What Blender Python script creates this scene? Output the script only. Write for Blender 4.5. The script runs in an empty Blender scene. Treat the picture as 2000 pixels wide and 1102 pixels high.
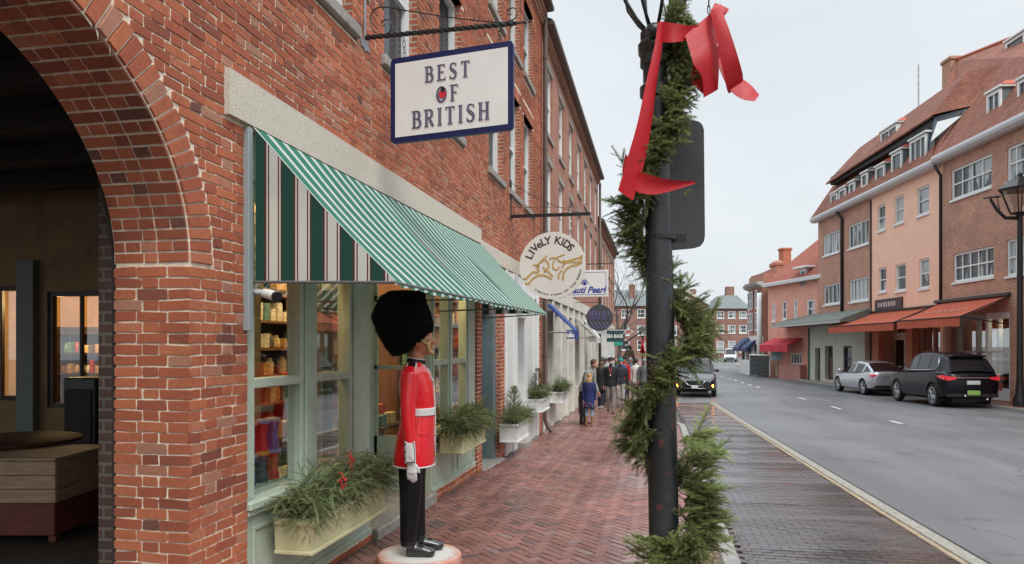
import bpy, bmesh, math, random
from mathutils import Vector, Matrix, noise
R = math.radians
rnd = random.Random(11)
SC = bpy.context.scene
COL = SC.collection
# ---------------------------------------------------------------- camera
TH = math.atan(285/1400); CT = math.cos(TH); ST = math.sin(TH); EYE = 1.8
cd = bpy.data.cameras.new('camera'); cam = bpy.data.objects.new('camera', cd); COL.objects.link(cam)
cam.location = (0, 0, EYE); cam.rotation_euler = (R(90), 0, TH)
cd.lens = 25.2; cd.sensor_width = 36; cd.shift_y = 0.062; cd.clip_start = .05; cd.clip_end = 2500
SC.camera = cam
# ---------------------------------------------------------------- world, sun, exposure
w = bpy.data.worlds.new('World'); SC.world = w; w.use_nodes = True
nt = w.node_tree; nt.nodes.clear()
def wn(t): return nt.nodes.new(t)
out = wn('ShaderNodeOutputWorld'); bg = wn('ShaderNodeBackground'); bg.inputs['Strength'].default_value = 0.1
sky = wn('ShaderNodeTexSky'); sky.sky_type = 'NISHITA'; sky.sun_disc = False
sky.sun_elevation = R(42); sky.sun_rotation = R(140); sky.air_density = 1.5; sky.dust_density = 3
tc = wn('ShaderNodeTexCoord'); nz = wn('ShaderNodeTexNoise'); nz.inputs['Scale'].default_value = 1.6; nz.inputs['Detail'].default_value = 5
mp = wn('ShaderNodeMapping'); mp.inputs['Scale'].default_value = (1, 1, 2.5)
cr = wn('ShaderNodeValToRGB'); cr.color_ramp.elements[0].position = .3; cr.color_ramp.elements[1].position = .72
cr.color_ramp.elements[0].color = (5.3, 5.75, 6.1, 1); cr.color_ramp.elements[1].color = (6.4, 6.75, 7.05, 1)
mx = wn('ShaderNodeMix'); mx.data_type = 'RGBA'; mx.inputs['Factor'].default_value = .93
L = nt.links.new
L(tc.outputs['Generated'], mp.inputs['Vector']); L(mp.outputs['Vector'], nz.inputs['Vector']); L(nz.outputs['Fac'], cr.inputs['Fac'])
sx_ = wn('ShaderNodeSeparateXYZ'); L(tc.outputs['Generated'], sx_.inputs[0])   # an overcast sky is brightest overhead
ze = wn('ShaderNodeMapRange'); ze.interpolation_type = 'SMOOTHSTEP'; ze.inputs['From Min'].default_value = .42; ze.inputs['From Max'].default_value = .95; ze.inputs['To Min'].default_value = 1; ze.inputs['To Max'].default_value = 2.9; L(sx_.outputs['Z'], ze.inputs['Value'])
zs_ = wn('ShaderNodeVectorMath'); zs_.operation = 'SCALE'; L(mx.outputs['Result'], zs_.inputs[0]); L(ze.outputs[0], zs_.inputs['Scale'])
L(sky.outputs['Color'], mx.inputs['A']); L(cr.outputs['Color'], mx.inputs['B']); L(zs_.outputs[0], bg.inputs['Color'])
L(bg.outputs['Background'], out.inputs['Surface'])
sd = bpy.data.lights.new('sun', 'SUN'); sd.energy = 1.5; sd.angle = R(25); sd.color = (1, .96, .9)
so = bpy.data.objects.new('sun', sd); COL.objects.link(so)
so.rotation_euler = (R(40), 0, R(35)); so.location = (10, -10, 30)
SC.view_settings.view_transform = 'Standard'; SC.view_settings.look = 'None'
SC.view_settings.exposure = 0.45; SC.view_settings.gamma = 1
SC.render.engine = 'CYCLES'
SC.cycles.max_bounces = 7; SC.cycles.transparent_max_bounces = 12; SC.cycles.caustics_reflective = False; SC.cycles.caustics_refractive = False
SC.cycles.sample_clamp_indirect = 4
# ---------------------------------------------------------------- ground height and view geometry used to measure the place
KN = [(-60, .1), (-20, .1), (0, 0), (10, -.18), (20, -.34), (30, -.46), (40, -.54), (50, -.58), (60, -.53), (80, -.36), (120, -.14), (200, -.1), (900, -.1)]
def g(y):
    for i in range(len(KN)-1):
        if y <= KN[i+1][0] or i == len(KN)-2:
            a, b = KN[i]; c, d = KN[i+1]
            return b + (d-b)*(y-a)/(c-a)
def ray(px, py):
    u = (px-1000)/1400; v = (675-py)/1400
    return (u*CT-ST, u*ST+CT, v)
def onX(px, py, X): r = ray(px, py); t = X/r[0]; return Vector((X, r[1]*t, EYE+r[2]*t))
def onY(px, py, Y): r = ray(px, py); t = Y/r[1]; return Vector((r[0]*t, Y, EYE+r[2]*t))
def onW(px, py, w): r = ray(px, py); return Vector((r[0]*w, r[1]*w, EYE+r[2]*w))
def onG(px, py, off=0):
    r = ray(px, py); t = .5
    while t < 400 and EYE+r[2]*t > g(r[1]*t)+off: t += .02
    return Vector((r[0]*t, r[1]*t, EYE+r[2]*t))
# ---------------------------------------------------------------- materials
MATS = {}
def newmat(name):
    m = bpy.data.materials.new(name); m.use_nodes = True; MATS[name] = m
    return m, m.node_tree, m.node_tree.nodes['Principled BSDF']
def M(name, col, rough=.6, metal=0., nscale=0, namt=.3, bump=0, bscale=40, rv=0., coat=0, emit=None, spec=.5, alpha=None, stretch=None, rvar=0, trans=0):
    if name in MATS: return MATS[name]
    m, t, p = newmat(name); N = t.nodes.new; K = t.links.new
    p.inputs['Roughness'].default_value = rough; p.inputs['Metallic'].default_value = metal
    p.inputs['Specular IOR Level'].default_value = spec
    if coat: p.inputs['Coat Weight'].default_value = coat; p.inputs['Coat Roughness'].default_value = .06
    base = None
    tcn = N('ShaderNodeTexCoord'); src = tcn.outputs['Object']
    if stretch:
        mpp = N('ShaderNodeMapping'); mpp.inputs['Scale'].default_value = stretch; K(src, mpp.inputs['Vector']); src = mpp.outputs['Vector']
    rgb = N('ShaderNodeRGB'); rgb.outputs[0].default_value = (*col, 1); base = rgb.outputs[0]
    if nscale:
        n = N('ShaderNodeTexNoise'); n.inputs['Scale'].default_value = nscale; n.inputs['Detail'].default_value = 6; n.inputs['Roughness'].default_value = .65
        K(src, n.inputs['Vector'])
        mr = N('ShaderNodeMapRange'); mr.inputs['From Min'].default_value = .28; mr.inputs['From Max'].default_value = .72
        mr.inputs['To Min'].default_value = 1-namt; mr.inputs['To Max'].default_value = 1+namt; K(n.outputs['Fac'], mr.inputs['Value'])
        vm = N('ShaderNodeVectorMath'); vm.operation = 'SCALE'; K(base, vm.inputs[0]); K(mr.outputs[0], vm.inputs['Scale']); base = vm.outputs[0]
        if rvar:
            m2 = N('ShaderNodeMapRange'); m2.inputs['From Min'].default_value = .3; m2.inputs['From Max'].default_value = .7
            m2.inputs['To Min'].default_value = max(0, rough-rvar); m2.inputs['To Max'].default_value = rough+rvar; K(n.outputs['Fac'], m2.inputs['Value']); K(m2.outputs[0], p.inputs['Roughness'])
    if rv:
        a = N('ShaderNodeAttribute'); a.attribute_name = 'rv'
        mr = N('ShaderNodeMapRange'); mr.inputs['To Min'].default_value = 1-rv; mr.inputs['To Max'].default_value = 1+rv; K(a.outputs['Fac'], mr.inputs['Value'])
        vm = N('ShaderNodeVectorMath'); vm.operation = 'SCALE'; K(base, vm.inputs[0]); K(mr.outputs[0], vm.inputs['Scale']); base = vm.outputs[0]
    K(base, p.inputs['Base Color'])
    if bump:
        n = N('ShaderNodeTexNoise'); n.inputs['Scale'].default_value = bscale; n.inputs['Detail'].default_value = 4; K(src, n.inputs['Vector'])
        b = N('ShaderNodeBump'); b.inputs['Strength'].default_value = bump; b.inputs['Distance'].default_value = .01; K(n.outputs['Fac'], b.inputs['Height']); K(b.outputs[0], p.inputs['Normal'])
    if emit:
        p.inputs['Emission Color'].default_value = (*emit[0], 1); p.inputs['Emission Strength'].default_value = emit[1]
    if trans:
        tr = N('ShaderNodeBsdfTranslucent'); K(base, tr.inputs['Color']); ms = N('ShaderNodeMixShader'); ms.inputs[0].default_value = trans
        K(p.outputs[0], ms.inputs[1]); K(tr.outputs[0], ms.inputs[2]); K(ms.outputs[0], t.nodes['Material Output'].inputs['Surface'])
    return m
def surf_uv(t, wob=0.0):
    """wall coordinates: along the wall and up it, from the true normal, so any upright or pitched face is laid in courses"""
    N = t.nodes.new; K = t.links.new
    ge = N('ShaderNodeNewGeometry')
    c = N('ShaderNodeVectorMath'); c.operation = 'CROSS_PRODUCT'; c.inputs[0].default_value = (0, 0, 1); K(ge.outputs['True Normal'], c.inputs[1])
    n = N('ShaderNodeVectorMath'); n.operation = 'NORMALIZE'; K(c.outputs[0], n.inputs[0])
    b = N('ShaderNodeVectorMath'); b.operation = 'CROSS_PRODUCT'; K(ge.outputs['True Normal'], b.inputs[0]); K(n.outputs[0], b.inputs[1])
    d1 = N('ShaderNodeVectorMath'); d1.operation = 'DOT_PRODUCT'; K(ge.outputs['Position'], d1.inputs[0]); K(n.outputs[0], d1.inputs[1])
    d2 = N('ShaderNodeVectorMath'); d2.operation = 'DOT_PRODUCT'; K(ge.outputs['Position'], d2.inputs[0]); K(b.outputs[0], d2.inputs[1])
    cb = N('ShaderNodeCombineXYZ'); K(d1.outputs['Value'], cb.inputs[0]); K(d2.outputs['Value'], cb.inputs[1])
    o = cb.outputs[0]
    if wob:
        nn = N('ShaderNodeTexNoise'); nn.inputs['Scale'].default_value = 6; K(ge.outputs['Position'], nn.inputs['Vector'])
        s = N('ShaderNodeVectorMath'); s.operation = 'MULTIPLY_ADD'; K(nn.outputs['Color'], s.inputs[0]); s.inputs[1].default_value = (wob, wob, 0); K(o, s.inputs[2]); o = s.outputs[0]
    return o, ge.outputs['Position']
def brickmat(name, c1, c2, mortar, bw=.21, rh=.067, ms=.011, rough=.85, wear=.35, off=.5, bump=.6, tint=None):
    m, t, p = newmat(name); N = t.nodes.new; K = t.links.new
    uv, pos = surf_uv(t, .006)
    b = N('ShaderNodeTexBrick'); b.inputs['Scale'].default_value = 1; b.inputs['Brick Width'].default_value = bw; b.inputs['Row Height'].default_value = rh
    b.inputs['Mortar Size'].default_value = ms; b.inputs['Mortar Smooth'].default_value = .25; b.inputs['Bias'].default_value = 0; b.offset = off
    b.inputs['Color1'].default_value = (*c1, 1); b.inputs['Color2'].default_value = (*c2, 1); b.inputs['Mortar'].default_value = (*mortar, 1)
    K(uv, b.inputs['Vector'])
    n = N('ShaderNodeTexNoise'); n.inputs['Scale'].default_value = 1.1; n.inputs['Detail'].default_value = 8; n.inputs['Roughness'].default_value = .7; K(pos, n.inputs['Vector'])
    mr = N('ShaderNodeMapRange'); mr.inputs['From Min'].default_value = .3; mr.inputs['From Max'].default_value = .7; mr.inputs['To Min'].default_value = 1-wear; mr.inputs['To Max'].default_value = 1+wear; K(n.outputs['Fac'], mr.inputs['Value'])
    vm = N('ShaderNodeVectorMath'); vm.operation = 'SCALE'; K(b.outputs['Color'], vm.inputs[0]); K(mr.outputs[0], vm.inputs['Scale'])
    K(vm.outputs[0], p.inputs['Base Color']); p.inputs['Roughness'].default_value = rough
    if bump:
        bp = N('ShaderNodeBump'); bp.invert = True; bp.inputs['Strength'].default_value = bump; bp.inputs['Distance'].default_value = .01; K(b.outputs['Fac'], bp.inputs['Height']); K(bp.outputs[0], p.inputs['Normal'])
    return m
def vbrick(name, stops, rough, nscale=25, namt=.25, bump=.4, rvar=0, spec=.4, pn=None, streak=None):
    """real bricks: a colour of its own for each from the rv attribute, plus grime"""
    m, t, p = newmat(name); N = t.nodes.new; K = t.links.new
    a = N('ShaderNodeAttribute'); a.attribute_name = 'rv'; r = N('ShaderNodeValToRGB'); K(a.outputs['Fac'], r.inputs['Fac'])
    e = r.color_ramp.elements
    while len(e) < len(stops): e.new(.5)
    for i, (ps, c) in enumerate(stops): e[i].position = ps; e[i].color = (*c, 1)
    ge = N('ShaderNodeNewGeometry'); n = N('ShaderNodeTexNoise'); n.inputs['Scale'].default_value = nscale; n.inputs['Detail'].default_value = 6; n.inputs['Roughness'].default_value = .7; K(ge.outputs['Position'], n.inputs['Vector'])
    n2 = N('ShaderNodeTexNoise'); n2.inputs['Scale'].default_value = .9; n2.inputs['Detail'].default_value = 5; K(ge.outputs['Position'], n2.inputs['Vector'])
    ad = N('ShaderNodeMath'); ad.operation = 'ADD'; K(n.outputs['Fac'], ad.inputs[0]); K(n2.outputs['Fac'], ad.inputs[1])
    mr = N('ShaderNodeMapRange'); mr.inputs['From Min'].default_value = .65; mr.inputs['From Max'].default_value = 1.35; mr.inputs['To Min'].default_value = 1-namt; mr.inputs['To Max'].default_value = 1+namt; K(ad.outputs[0], mr.inputs['Value'])
    vm = N('ShaderNodeVectorMath'); vm.operation = 'SCALE'; K(r.outputs['Color'], vm.inputs[0]); K(mr.outputs[0], vm.inputs['Scale']); K(vm.outputs[0], p.inputs['Base Color'])
    p.inputs['Roughness'].default_value = rough; p.inputs['Specular IOR Level'].default_value = spec
    if streak:
        sm_ = N('ShaderNodeMapping'); sm_.inputs['Scale'].default_value = streak; K(ge.outputs['Position'], sm_.inputs['Vector']); K(sm_.outputs[0], n2.inputs['Vector'])
    if rvar:
        if pn:
            n2.inputs['Scale'].default_value = pn
        m2 = N('ShaderNodeMapRange'); m2.inputs['From Min'].default_value = .38; m2.inputs['From Max'].default_value = .62; m2.inputs['To Min'].default_value = max(.03, rough-rvar); m2.inputs['To Max'].default_value = rough+rvar; K(n2.outputs['Fac'], m2.inputs['Value']); K(m2.outputs[0], p.inputs['Roughness'])
    bp = N('ShaderNodeBump'); bp.inputs['Strength'].default_value = bump; bp.inputs['Distance'].default_value = .006; K(n.outputs['Fac'], bp.inputs['Height']); K(bp.outputs[0], p.inputs['Normal'])
    if streak:
        b2 = N('ShaderNodeBump'); b2.inputs['Strength'].default_value = .55; b2.inputs['Distance'].default_value = .05; K(n2.outputs['Fac'], b2.inputs['Height']); K(bp.outputs[0], b2.inputs['Normal']); K(b2.outputs[0], p.inputs['Normal'])
    return m
def curtglass(name):
    m, t, p = newmat(name); N = t.nodes.new; K = t.links.new
    uv, pos = surf_uv(t); mp_ = N('ShaderNodeMapping'); mp_.inputs['Scale'].default_value = (1.7, .28, 1); K(uv, mp_.inputs['Vector'])
    n = N('ShaderNodeTexNoise'); n.inputs['Scale'].default_value = 1.3; n.inputs['Detail'].default_value = 3; K(mp_.outputs[0], n.inputs['Vector'])
    wv_ = N('ShaderNodeTexWave'); wv_.inputs['Scale'].default_value = 4.5; wv_.inputs['Distortion'].default_value = 1.5; K(uv, wv_.inputs['Vector'])
    a = N('ShaderNodeAttribute'); a.attribute_name = 'rv'
    ad = N('ShaderNodeMath'); ad.operation = 'MULTIPLY_ADD'; K(a.outputs['Fac'], ad.inputs[0]); ad.inputs[1].default_value = .22; K(n.outputs['Fac'], ad.inputs[2])
    r = N('ShaderNodeValToRGB'); e = r.color_ramp.elements; e[0].position = .585; e[0].color = (.022, .027, .032, 1); e[1].position = .62; e[1].color = (.40, .43, .44, 1); K(ad.outputs[0], r.inputs['Fac'])
    mr = N('ShaderNodeMapRange'); mr.inputs['To Min'].default_value = .7; mr.inputs['To Max'].default_value = 1.1; K(wv_.outputs['Fac'], mr.inputs['Value'])
    vm = N('ShaderNodeVectorMath'); vm.operation = 'SCALE'; K(r.outputs['Color'], vm.inputs[0]); K(mr.outputs[0], vm.inputs['Scale']); K(vm.outputs[0], p.inputs['Base Color'])
    p.inputs['Roughness'].default_value = .6; p.inputs['Coat Weight'].default_value = .7; p.inputs['Coat Roughness'].default_value = .03
    return m
def glassmat(name, tint=(.9, .95, .95), refl=.12, dirt=.04):
    m, t, p = newmat(name); N = t.nodes.new; K = t.links.new
    tr = N('ShaderNodeBsdfTransparent'); tr.inputs['Color'].default_value = (*tint, 1)
    gl = N('ShaderNodeBsdfGlossy'); gl.inputs['Roughness'].default_value = .02; gl.inputs['Color'].default_value = (1, 1, 1, 1)
    ly = N('ShaderNodeLayerWeight'); ly.inputs['Blend'].default_value = .35
    mr = N('ShaderNodeMapRange'); mr.inputs['To Min'].default_value = refl*.4; mr.inputs['To Max'].default_value = min(1, refl*4); K(ly.outputs['Facing'], mr.inputs['Value'])
    ms = N('ShaderNodeMixShader'); K(mr.outputs[0], ms.inputs[0]); K(tr.outputs[0], ms.inputs[1]); K(gl.outputs[0], ms.inputs[2])
    K(ms.outputs[0], t.nodes['Material Output'].inputs['Surface'])
    return m
# ---------------------------------------------------------------- mesh builder
class MB:
    def __init__(s): s.v = []; s.f = []; s.m = []; s.c = []; s.mi = 0; s.rv = .5
    def face(s, pts, mi=None, rv=None):
        b = len(s.v); s.v += [tuple(p) for p in pts]; s.f.append(tuple(range(b, b+len(pts)))); s.m.append(s.mi if mi is None else mi); s.c.append(s.rv if rv is None else rv)
    def idx(s, vs, fs, mi=None, rv=None):
        b = len(s.v); s.v += [tuple(p) for p in vs]
        for f in fs: s.f.append(tuple(b+i for i in f)); s.m.append(s.mi if mi is None else mi); s.c.append(s.rv if rv is None else rv)
    def box(s, x0, x1, y0, y1, z0, z1, mi=None, rv=None, mat=None, bev=0):
        if x0 > x1: x0, x1 = x1, x0
        if y0 > y1: y0, y1 = y1, y0
        if z0 > z1: z0, z1 = z1, z0
        if bev:
            b = min(bev, (x1-x0)*.45, (y1-y0)*.45, (z1-z0)*.45)
            vs = []
            for z, k in ((z0, 1), (z0+b, 0), (z1-b, 0), (z1, 1)):
                i = b*k
                vs += [(x0+i+b, y0+i, z), (x1-i-b, y0+i, z), (x1-i, y0+i+b, z), (x1-i, y1-i-b, z), (x1-i-b, y1-i, z), (x0+i+b, y1-i, z), (x0+i, y1-i-b, z), (x0+i, y0+i+b, z)]
            fs = [tuple(range(7, -1, -1)), tuple(range(24, 32))]
            for r in range(3):
                for q in range(8): fs.append((r*8+q, r*8+(q+1) % 8, r*8+8+(q+1) % 8, r*8+8+q))
        else:
            vs = [(x0, y0, z0), (x1, y0, z0), (x1, y1, z0), (x0, y1, z0), (x0, y0, z1), (x1, y0, z1), (x1, y1, z1), (x0, y1, z1)]
            fs = [(0, 3, 2, 1), (4, 5, 6, 7), (0, 1, 5, 4), (1, 2, 6, 5), (2, 3, 7, 6), (3, 0, 4, 7)]
        if mat is not None: vs = [mat @ Vector(v) for v in vs]
        s.idx(vs, fs, mi, rv); return s
    def loft(s, rings, cap=True, mi=None, rv=None, close=True):
        n = len(rings[0]); b = len(s.v)
        for r in rings: s.v += [tuple(p) for p in r]
        for i in range(len(rings)-1):
            for j in range(n if close else n-1):
                s.f.append((b+i*n+j, b+i*n+(j+1) % n, b+(i+1)*n+(j+1) % n, b+(i+1)*n+j)); s.m.append(s.mi if mi is None else mi); s.c.append(s.rv if rv is None else rv)
        if cap:
            s.f.append(tuple(b+j for j in range(n-1, -1, -1))); s.f.append(tuple(b+(len(rings)-1)*n+j for j in range(n)))
            for _ in (0, 1): s.m.append(s.mi if mi is None else mi); s.c.append(s.rv if rv is None else rv)
        return s
    def tube(s, pts, r, n=8, cap=True, mi=None, rv=None, ry=None, up=None):
        pts = [Vector(p) for p in pts]; k = len(pts)
        if not hasattr(r, '__len__'): r = [r]*k
        if ry is None: ry = r
        elif not hasattr(ry, '__len__'): ry = [ry]*k
        rings = []; ref = Vector(up) if up else None
        for i in range(k):
            t = (pts[min(i+1, k-1)]-pts[max(i-1, 0)])
            if t.length < 1e-9: t = Vector((0, 0, 1))
            t.normalize()
            if ref is None: ref = Vector((0, 0, 1)) if abs(t.z) < .9 else Vector((1, 0, 0))
            a = t.cross(ref)
            if a.length < 1e-4: a = t.orthogonal()
            a.normalize(); bb = a.cross(t); 
            if not up: ref = bb
            rings.append([pts[i]+a*(r[i]*math.cos(q*2*math.pi/n))+bb*(ry[i]*math.sin(q*2*math.pi/n)) for q in range(n)])
        return s.loft(rings, cap, mi, rv)
    def lathe(s, prof, c=(0, 0, 0), n=16, axis='z', mi=None, rv=None, cap=True):
        c = Vector(c); rings = []
        for r, h in prof:
            ring = []
            for q in range(n):
                a = q*2*math.pi/n; x, y = r*math.cos(a), r*math.sin(a)
                ring.append(c+(Vector((x, y, h)) if axis == 'z' else Vector((h, x, y)) if axis == 'x' else Vector((y, h, x))))
            rings.append(ring)
        return s.loft(rings, cap, mi, rv)
    def ball(s, c, r, n=12, m=8, mi=None, rv=None):
        if not hasattr(r, '__len__'): r = (r, r, r)
        c = Vector(c)
        rings = [[c+Vector((r[0]*math.sin(p)*math.cos(q*2*math.pi/n), r[1]*math.sin(p)*math.sin(q*2*math.pi/n), -r[2]*math.cos(p))) for q in range(n)] for p in [max(.02, min(math.pi-.02, i*math.pi/m)) for i in range(m+1)]]
        return s.loft(rings, True, mi, rv)
    def prism(s, poly, z0, z1, f=None, mi=None, rv=None):
        """poly in a plane (a,b); f(a,b,h)->point"""
        if f is None: f = lambda a, b, h: (a, b, h)
        n = len(poly); vs = [f(a, b, z0) for a, b in poly]+[f(a, b, z1) for a, b in poly]
        fs = [tuple(range(n-1, -1, -1)), tuple(range(n, 2*n))]+[(i, (i+1) % n, n+(i+1) % n, n+i) for i in range(n)]
        s.idx(vs, fs, mi, rv); return s
    def xf(s, m, start=0): s.v[start:] = [tuple(m @ Vector(p)) for p in s.v[start:]]; return s
    def build(s, name, mats, parent=None, smooth=False, label=None, cat=None, group=None, kind=None, loc=None, fix=False):
        if not isinstance(mats, (list, tuple)): mats = [mats]
        o0 = Vector((0, 0, 0))
        if parent is not None:
            rt = parent
            while rt.parent: rt = rt.parent
            o0 = Vector(rt.location)
        elif loc is not None: o0 = Vector(loc)
        me = bpy.data.meshes.new(name)
        me.from_pydata([(p[0]-o0.x, p[1]-o0.y, p[2]-o0.z) for p in s.v], [], s.f)
        for m in mats: me.materials.append(m)
        me.polygons.foreach_set('material_index', [min(i, len(mats)-1) for i in s.m])
        if any(c != .5 for c in s.c):
            at = me.attributes.new('rv', 'FLOAT', 'FACE'); at.data.foreach_set('value', s.c)
        if fix:
            bm = bmesh.new(); bm.from_mesh(me); bmesh.ops.recalc_face_normals(bm, faces=bm.faces); bm.to_mesh(me); bm.free()
        if smooth: me.polygons.foreach_set('use_smooth', [True]*len(me.polygons))
        me.validate(); me.update()
        if smooth and smooth != 1:
            me.set_sharp_from_angle(angle=R(smooth))
        ob = bpy.data.objects.new(name, me); COL.objects.link(ob)
        if parent is not None: ob.parent = parent
        elif loc is not None: ob.location = o0
        tag(ob, label, cat, group, kind); return ob
def tag(o, label=None, cat=None, group=None, kind=None):
    if label: o['label'] = label
    if cat: o['category'] = cat
    if group: o['group'] = group
    if kind: o['kind'] = kind
    return o
def thing(name, label, cat, loc=(0, 0, 0), group=None):
    o = bpy.data.objects.new(name, None); COL.objects.link(o); o.location = loc; o.empty_display_size = .2
    return tag(o, label, cat, group)
def text_mesh(txt, size, shear=0, depth=.004, bold=0, spacing=1):
    cu = bpy.data.curves.new('t', 'FONT'); cu.body = txt; cu.size = size; cu.extrude = depth; cu.shear = shear; cu.offset = bold
    cu.align_x = 'CENTER'; cu.align_y = 'CENTER'; cu.space_character = spacing; cu.resolution_u = 3
    ob = bpy.data.objects.new('t', cu); COL.objects.link(ob)
    dg = bpy.context.evaluated_depsgraph_get(); me = bpy.data.meshes.new_from_object(ob.evaluated_get(dg))
    vs = [v.co.copy() for v in me.vertices]; fs = [tuple(p.vertices) for p in me.polygons]
    bpy.data.objects.remove(ob); bpy.data.curves.remove(cu); bpy.data.meshes.remove(me)
    return vs, fs
def add_text(mb, txt, size, f, mi=0, **k):
    vs, fs = text_mesh(txt, size, **k); mb.idx([f(v.x, v.y, v.z) for v in vs], fs, mi)
# facade frame: u along, z up, d out of the wall towards the street
class Fr:
    def __init__(s, P, ang, side):
        s.P = Vector((P[0], P[1])); a = R(ang); s.d = Vector((-math.sin(a), math.cos(a)))
        s.n = Vector((s.d.y, -s.d.x))*side
    def at(s, u, z, d=0): p = s.P+s.d*u+s.n*d; return Vector((p.x, p.y, z))
    def px(s, x, y, d=0):
        r = ray(x, y); q = s.P+s.n*d; det = -r[0]*s.d.y+s.d.x*r[1]; t = (-q.x*s.d.y+s.d.x*q.y)/det
        p = Vector((r[0]*t, r[1]*t)); return ((p-q).dot(s.d), EYE+r[2]*t)
def fbox(mb, fr, u0, u1, z0, z1, d0, d1, **k):
    vs = []
    mb2 = MB(); mb2.box(u0, u1, d0, d1, z0, z1, **k)
    mb.idx([fr.at(v[0], v[2], v[1]) for v in mb2.v], mb2.f, k.get('mi'), k.get('rv'))
def wall_open(mb, fr, u0, u1, z0, z1, rects, dep=.15, mi=0, mi_rev=None):
    """wall face with real openings and their reveals"""
    us = sorted({u0, u1, *[min(max(r[0], u0), u1) for r in rects], *[min(max(r[1], u0), u1) for r in rects]})
    zs = sorted({z0, z1, *[min(max(r[2], z0), z1) for r in rects], *[min(max(r[3], z0), z1) for r in rects]})
    for a, b in zip(us, us[1:]):
        for c, d in zip(zs, zs[1:]):
            if b-a < 1e-4 or d-c < 1e-4: continue
            m, n = (a+b)/2, (c+d)/2
            if any(r[0] < m < r[1] and r[2] < n < r[3] for r in rects): continue
            mb.face([fr.at(a, c), fr.at(b, c), fr.at(b, d), fr.at(a, d)], mi)
    mr = mi if mi_rev is None else mi_rev
    for a, b, c, d in rects:
        for (p, q) in (((a, c), (b, c)), ((b, c), (b, d)), ((b, d), (a, d)), ((a, d), (a, c))):
            mb.face([fr.at(*p), fr.at(*q), fr.at(*q, -dep), fr.at(*p, -dep)], mr)
def window(fr, u0, u1, z0, z1, cols, rows, fm, gm, parent, dep=.1, ft=.07, mt=.03, sill=True, name='window', back=None, sm=None, proud=.0):
    mb = MB(); d0, d1 = -dep-.03, -dep+.05+proud
    fbox(mb, fr, u0, u0+ft, z0, z1, d0, d1); fbox(mb, fr, u1-ft, u1, z0, z1, d0, d1)
    fbox(mb, fr, u0+ft, u1-ft, z1-ft, z1, d0, d1-.002); fbox(mb, fr, u0+ft, u1-ft, z0, z0+ft, d0, d1-.002)
    for i in range(1, cols):
        u = u0+(u1-u0)*i/cols; fbox(mb, fr, u-mt/2, u+mt/2, z0+ft, z1-ft, d0+.01, d1-.02)
    for i in range(1, rows):
        z = z0+(z1-z0)*i/rows; fbox(mb, fr, u0+ft, u1-ft, z-mt*.6, z+mt*.6, d0+.012, d1-.015)
    o = mb.build(name, fm, parent)
    p = MB(); p.face([fr.at(u0+.01, z0+.01, -dep-.02), fr.at(u1-.01, z0+.01, -dep-.02), fr.at(u1-.01, z1-.01, -dep-.02), fr.at(u0+.01, z1-.01, -dep-.02)], rv=rnd.random())
    p.build('pane', gm, o)
    if sill:
        s = MB(); fbox(s, fr, u0-.06, u1+.06, z0-.1, z0-.002, -dep, .06); s.build('sill', sm or fm, o)
    return o
# ================================================================ palette
RED = [(0, (.16, .065, .05)), (.09, (.23, .068, .042)), (.45, (.345, .096, .048)), (.8, (.44, .14, .068)), (1, (.38, .18, .12))]
m_brick = vbrick('old_brick', RED, .88, 30, .28, .6)
m_mortar = M('mortar', (.84, .73, .58), .95, nscale=14, namt=.3, bump=1, bscale=120)
m_granite = M('granite', (.58, .53, .45), .8, nscale=60, namt=.22, bump=.5, bscale=90)
m_granite2 = M('worn_stone', (.30, .28, .25), .7, nscale=12, namt=.35, bump=.5, bscale=60)
m_green = M('pale_green_paint', (.42, .50, .41), .5, nscale=5, namt=.12, bump=.15, bscale=18)
m_dgreen = M('dark_green_paint', (.012, .10, .07), .35, nscale=5, namt=.2)
m_white = M('white_paint', (.74, .76, .75), .5, nscale=3, namt=.07, bump=.1, bscale=25)
m_cream = M('cream_stone', (.64, .62, .55), .7, nscale=3, namt=.15, bump=.2)
m_greyst = M('grey_stone', (.40, .40, .38), .75, nscale=4, namt=.15, bump=.2)
m_iron = M('black_iron', (.012, .012, .013), .38, nscale=30, namt=.4, bump=.3, bscale=60)
m_glass = glassmat('shop_glass', (.88, .93, .9), .2)
m_dglass = M('dark_window_glass', (.035, .045, .055), .07, nscale=1.5, namt=.6, spec=.9, rv=.6)
m_cgl = curtglass('curtained_window')
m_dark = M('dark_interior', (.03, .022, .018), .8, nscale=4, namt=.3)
m_slate = M('slate_blue_paint', (.12, .165, .175), .45, nscale=4, namt=.12)
m_bp = brickmat('far_brick_red', (.40, .115, .062), (.28, .075, .045), (.42, .33, .25), wear=.3)
RD = Vector((CT, ST, 0)); FD = Vector((-ST, CT, 0)); UP = Vector((0, 0, 1))
FL = Fr((-2.76, 0), 0, 1)    # the brick row on the left, u = Y
# ================================================================ left row: the near brick building, brick by brick
ARC = (2.2, 1.64, 2.3, 1.3)
def in_arch(y, z, grow=0):
    yc, a, zs, b = ARC; a += grow; b += grow
    if z < zs: return abs(y-yc) < a
    return ((y-yc)/a)**2+((z-zs)/b)**2 < 1
def arch_half(z, grow=0):
    yc, a, zs, b = ARC; a += grow; b += grow
    if z < zs: return a
    k = 1-((z-zs)/b)**2
    return a*math.sqrt(k) if k > 0 else -1
upw = [(1.3, 2.35), (3.2, 4.25), (5.1, 6.18), (6.95, 8.0), (8.85, 9.92), (11.6, 12.72), (13.3, 14.34), (14.8, 15.9)]
W2 = [(a, b, 4.77, 6.68) for a, b in upw]; W3 = [(a, b, 7.55, 9.15) for a, b in upw]
SHOP = (4.45, 10.82, -.6, 3.285); DOOR1 = (11.12, 12.52, -.6, 3.2); WSHOP = (12.85, 16.56, -.6, 3.2)
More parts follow.
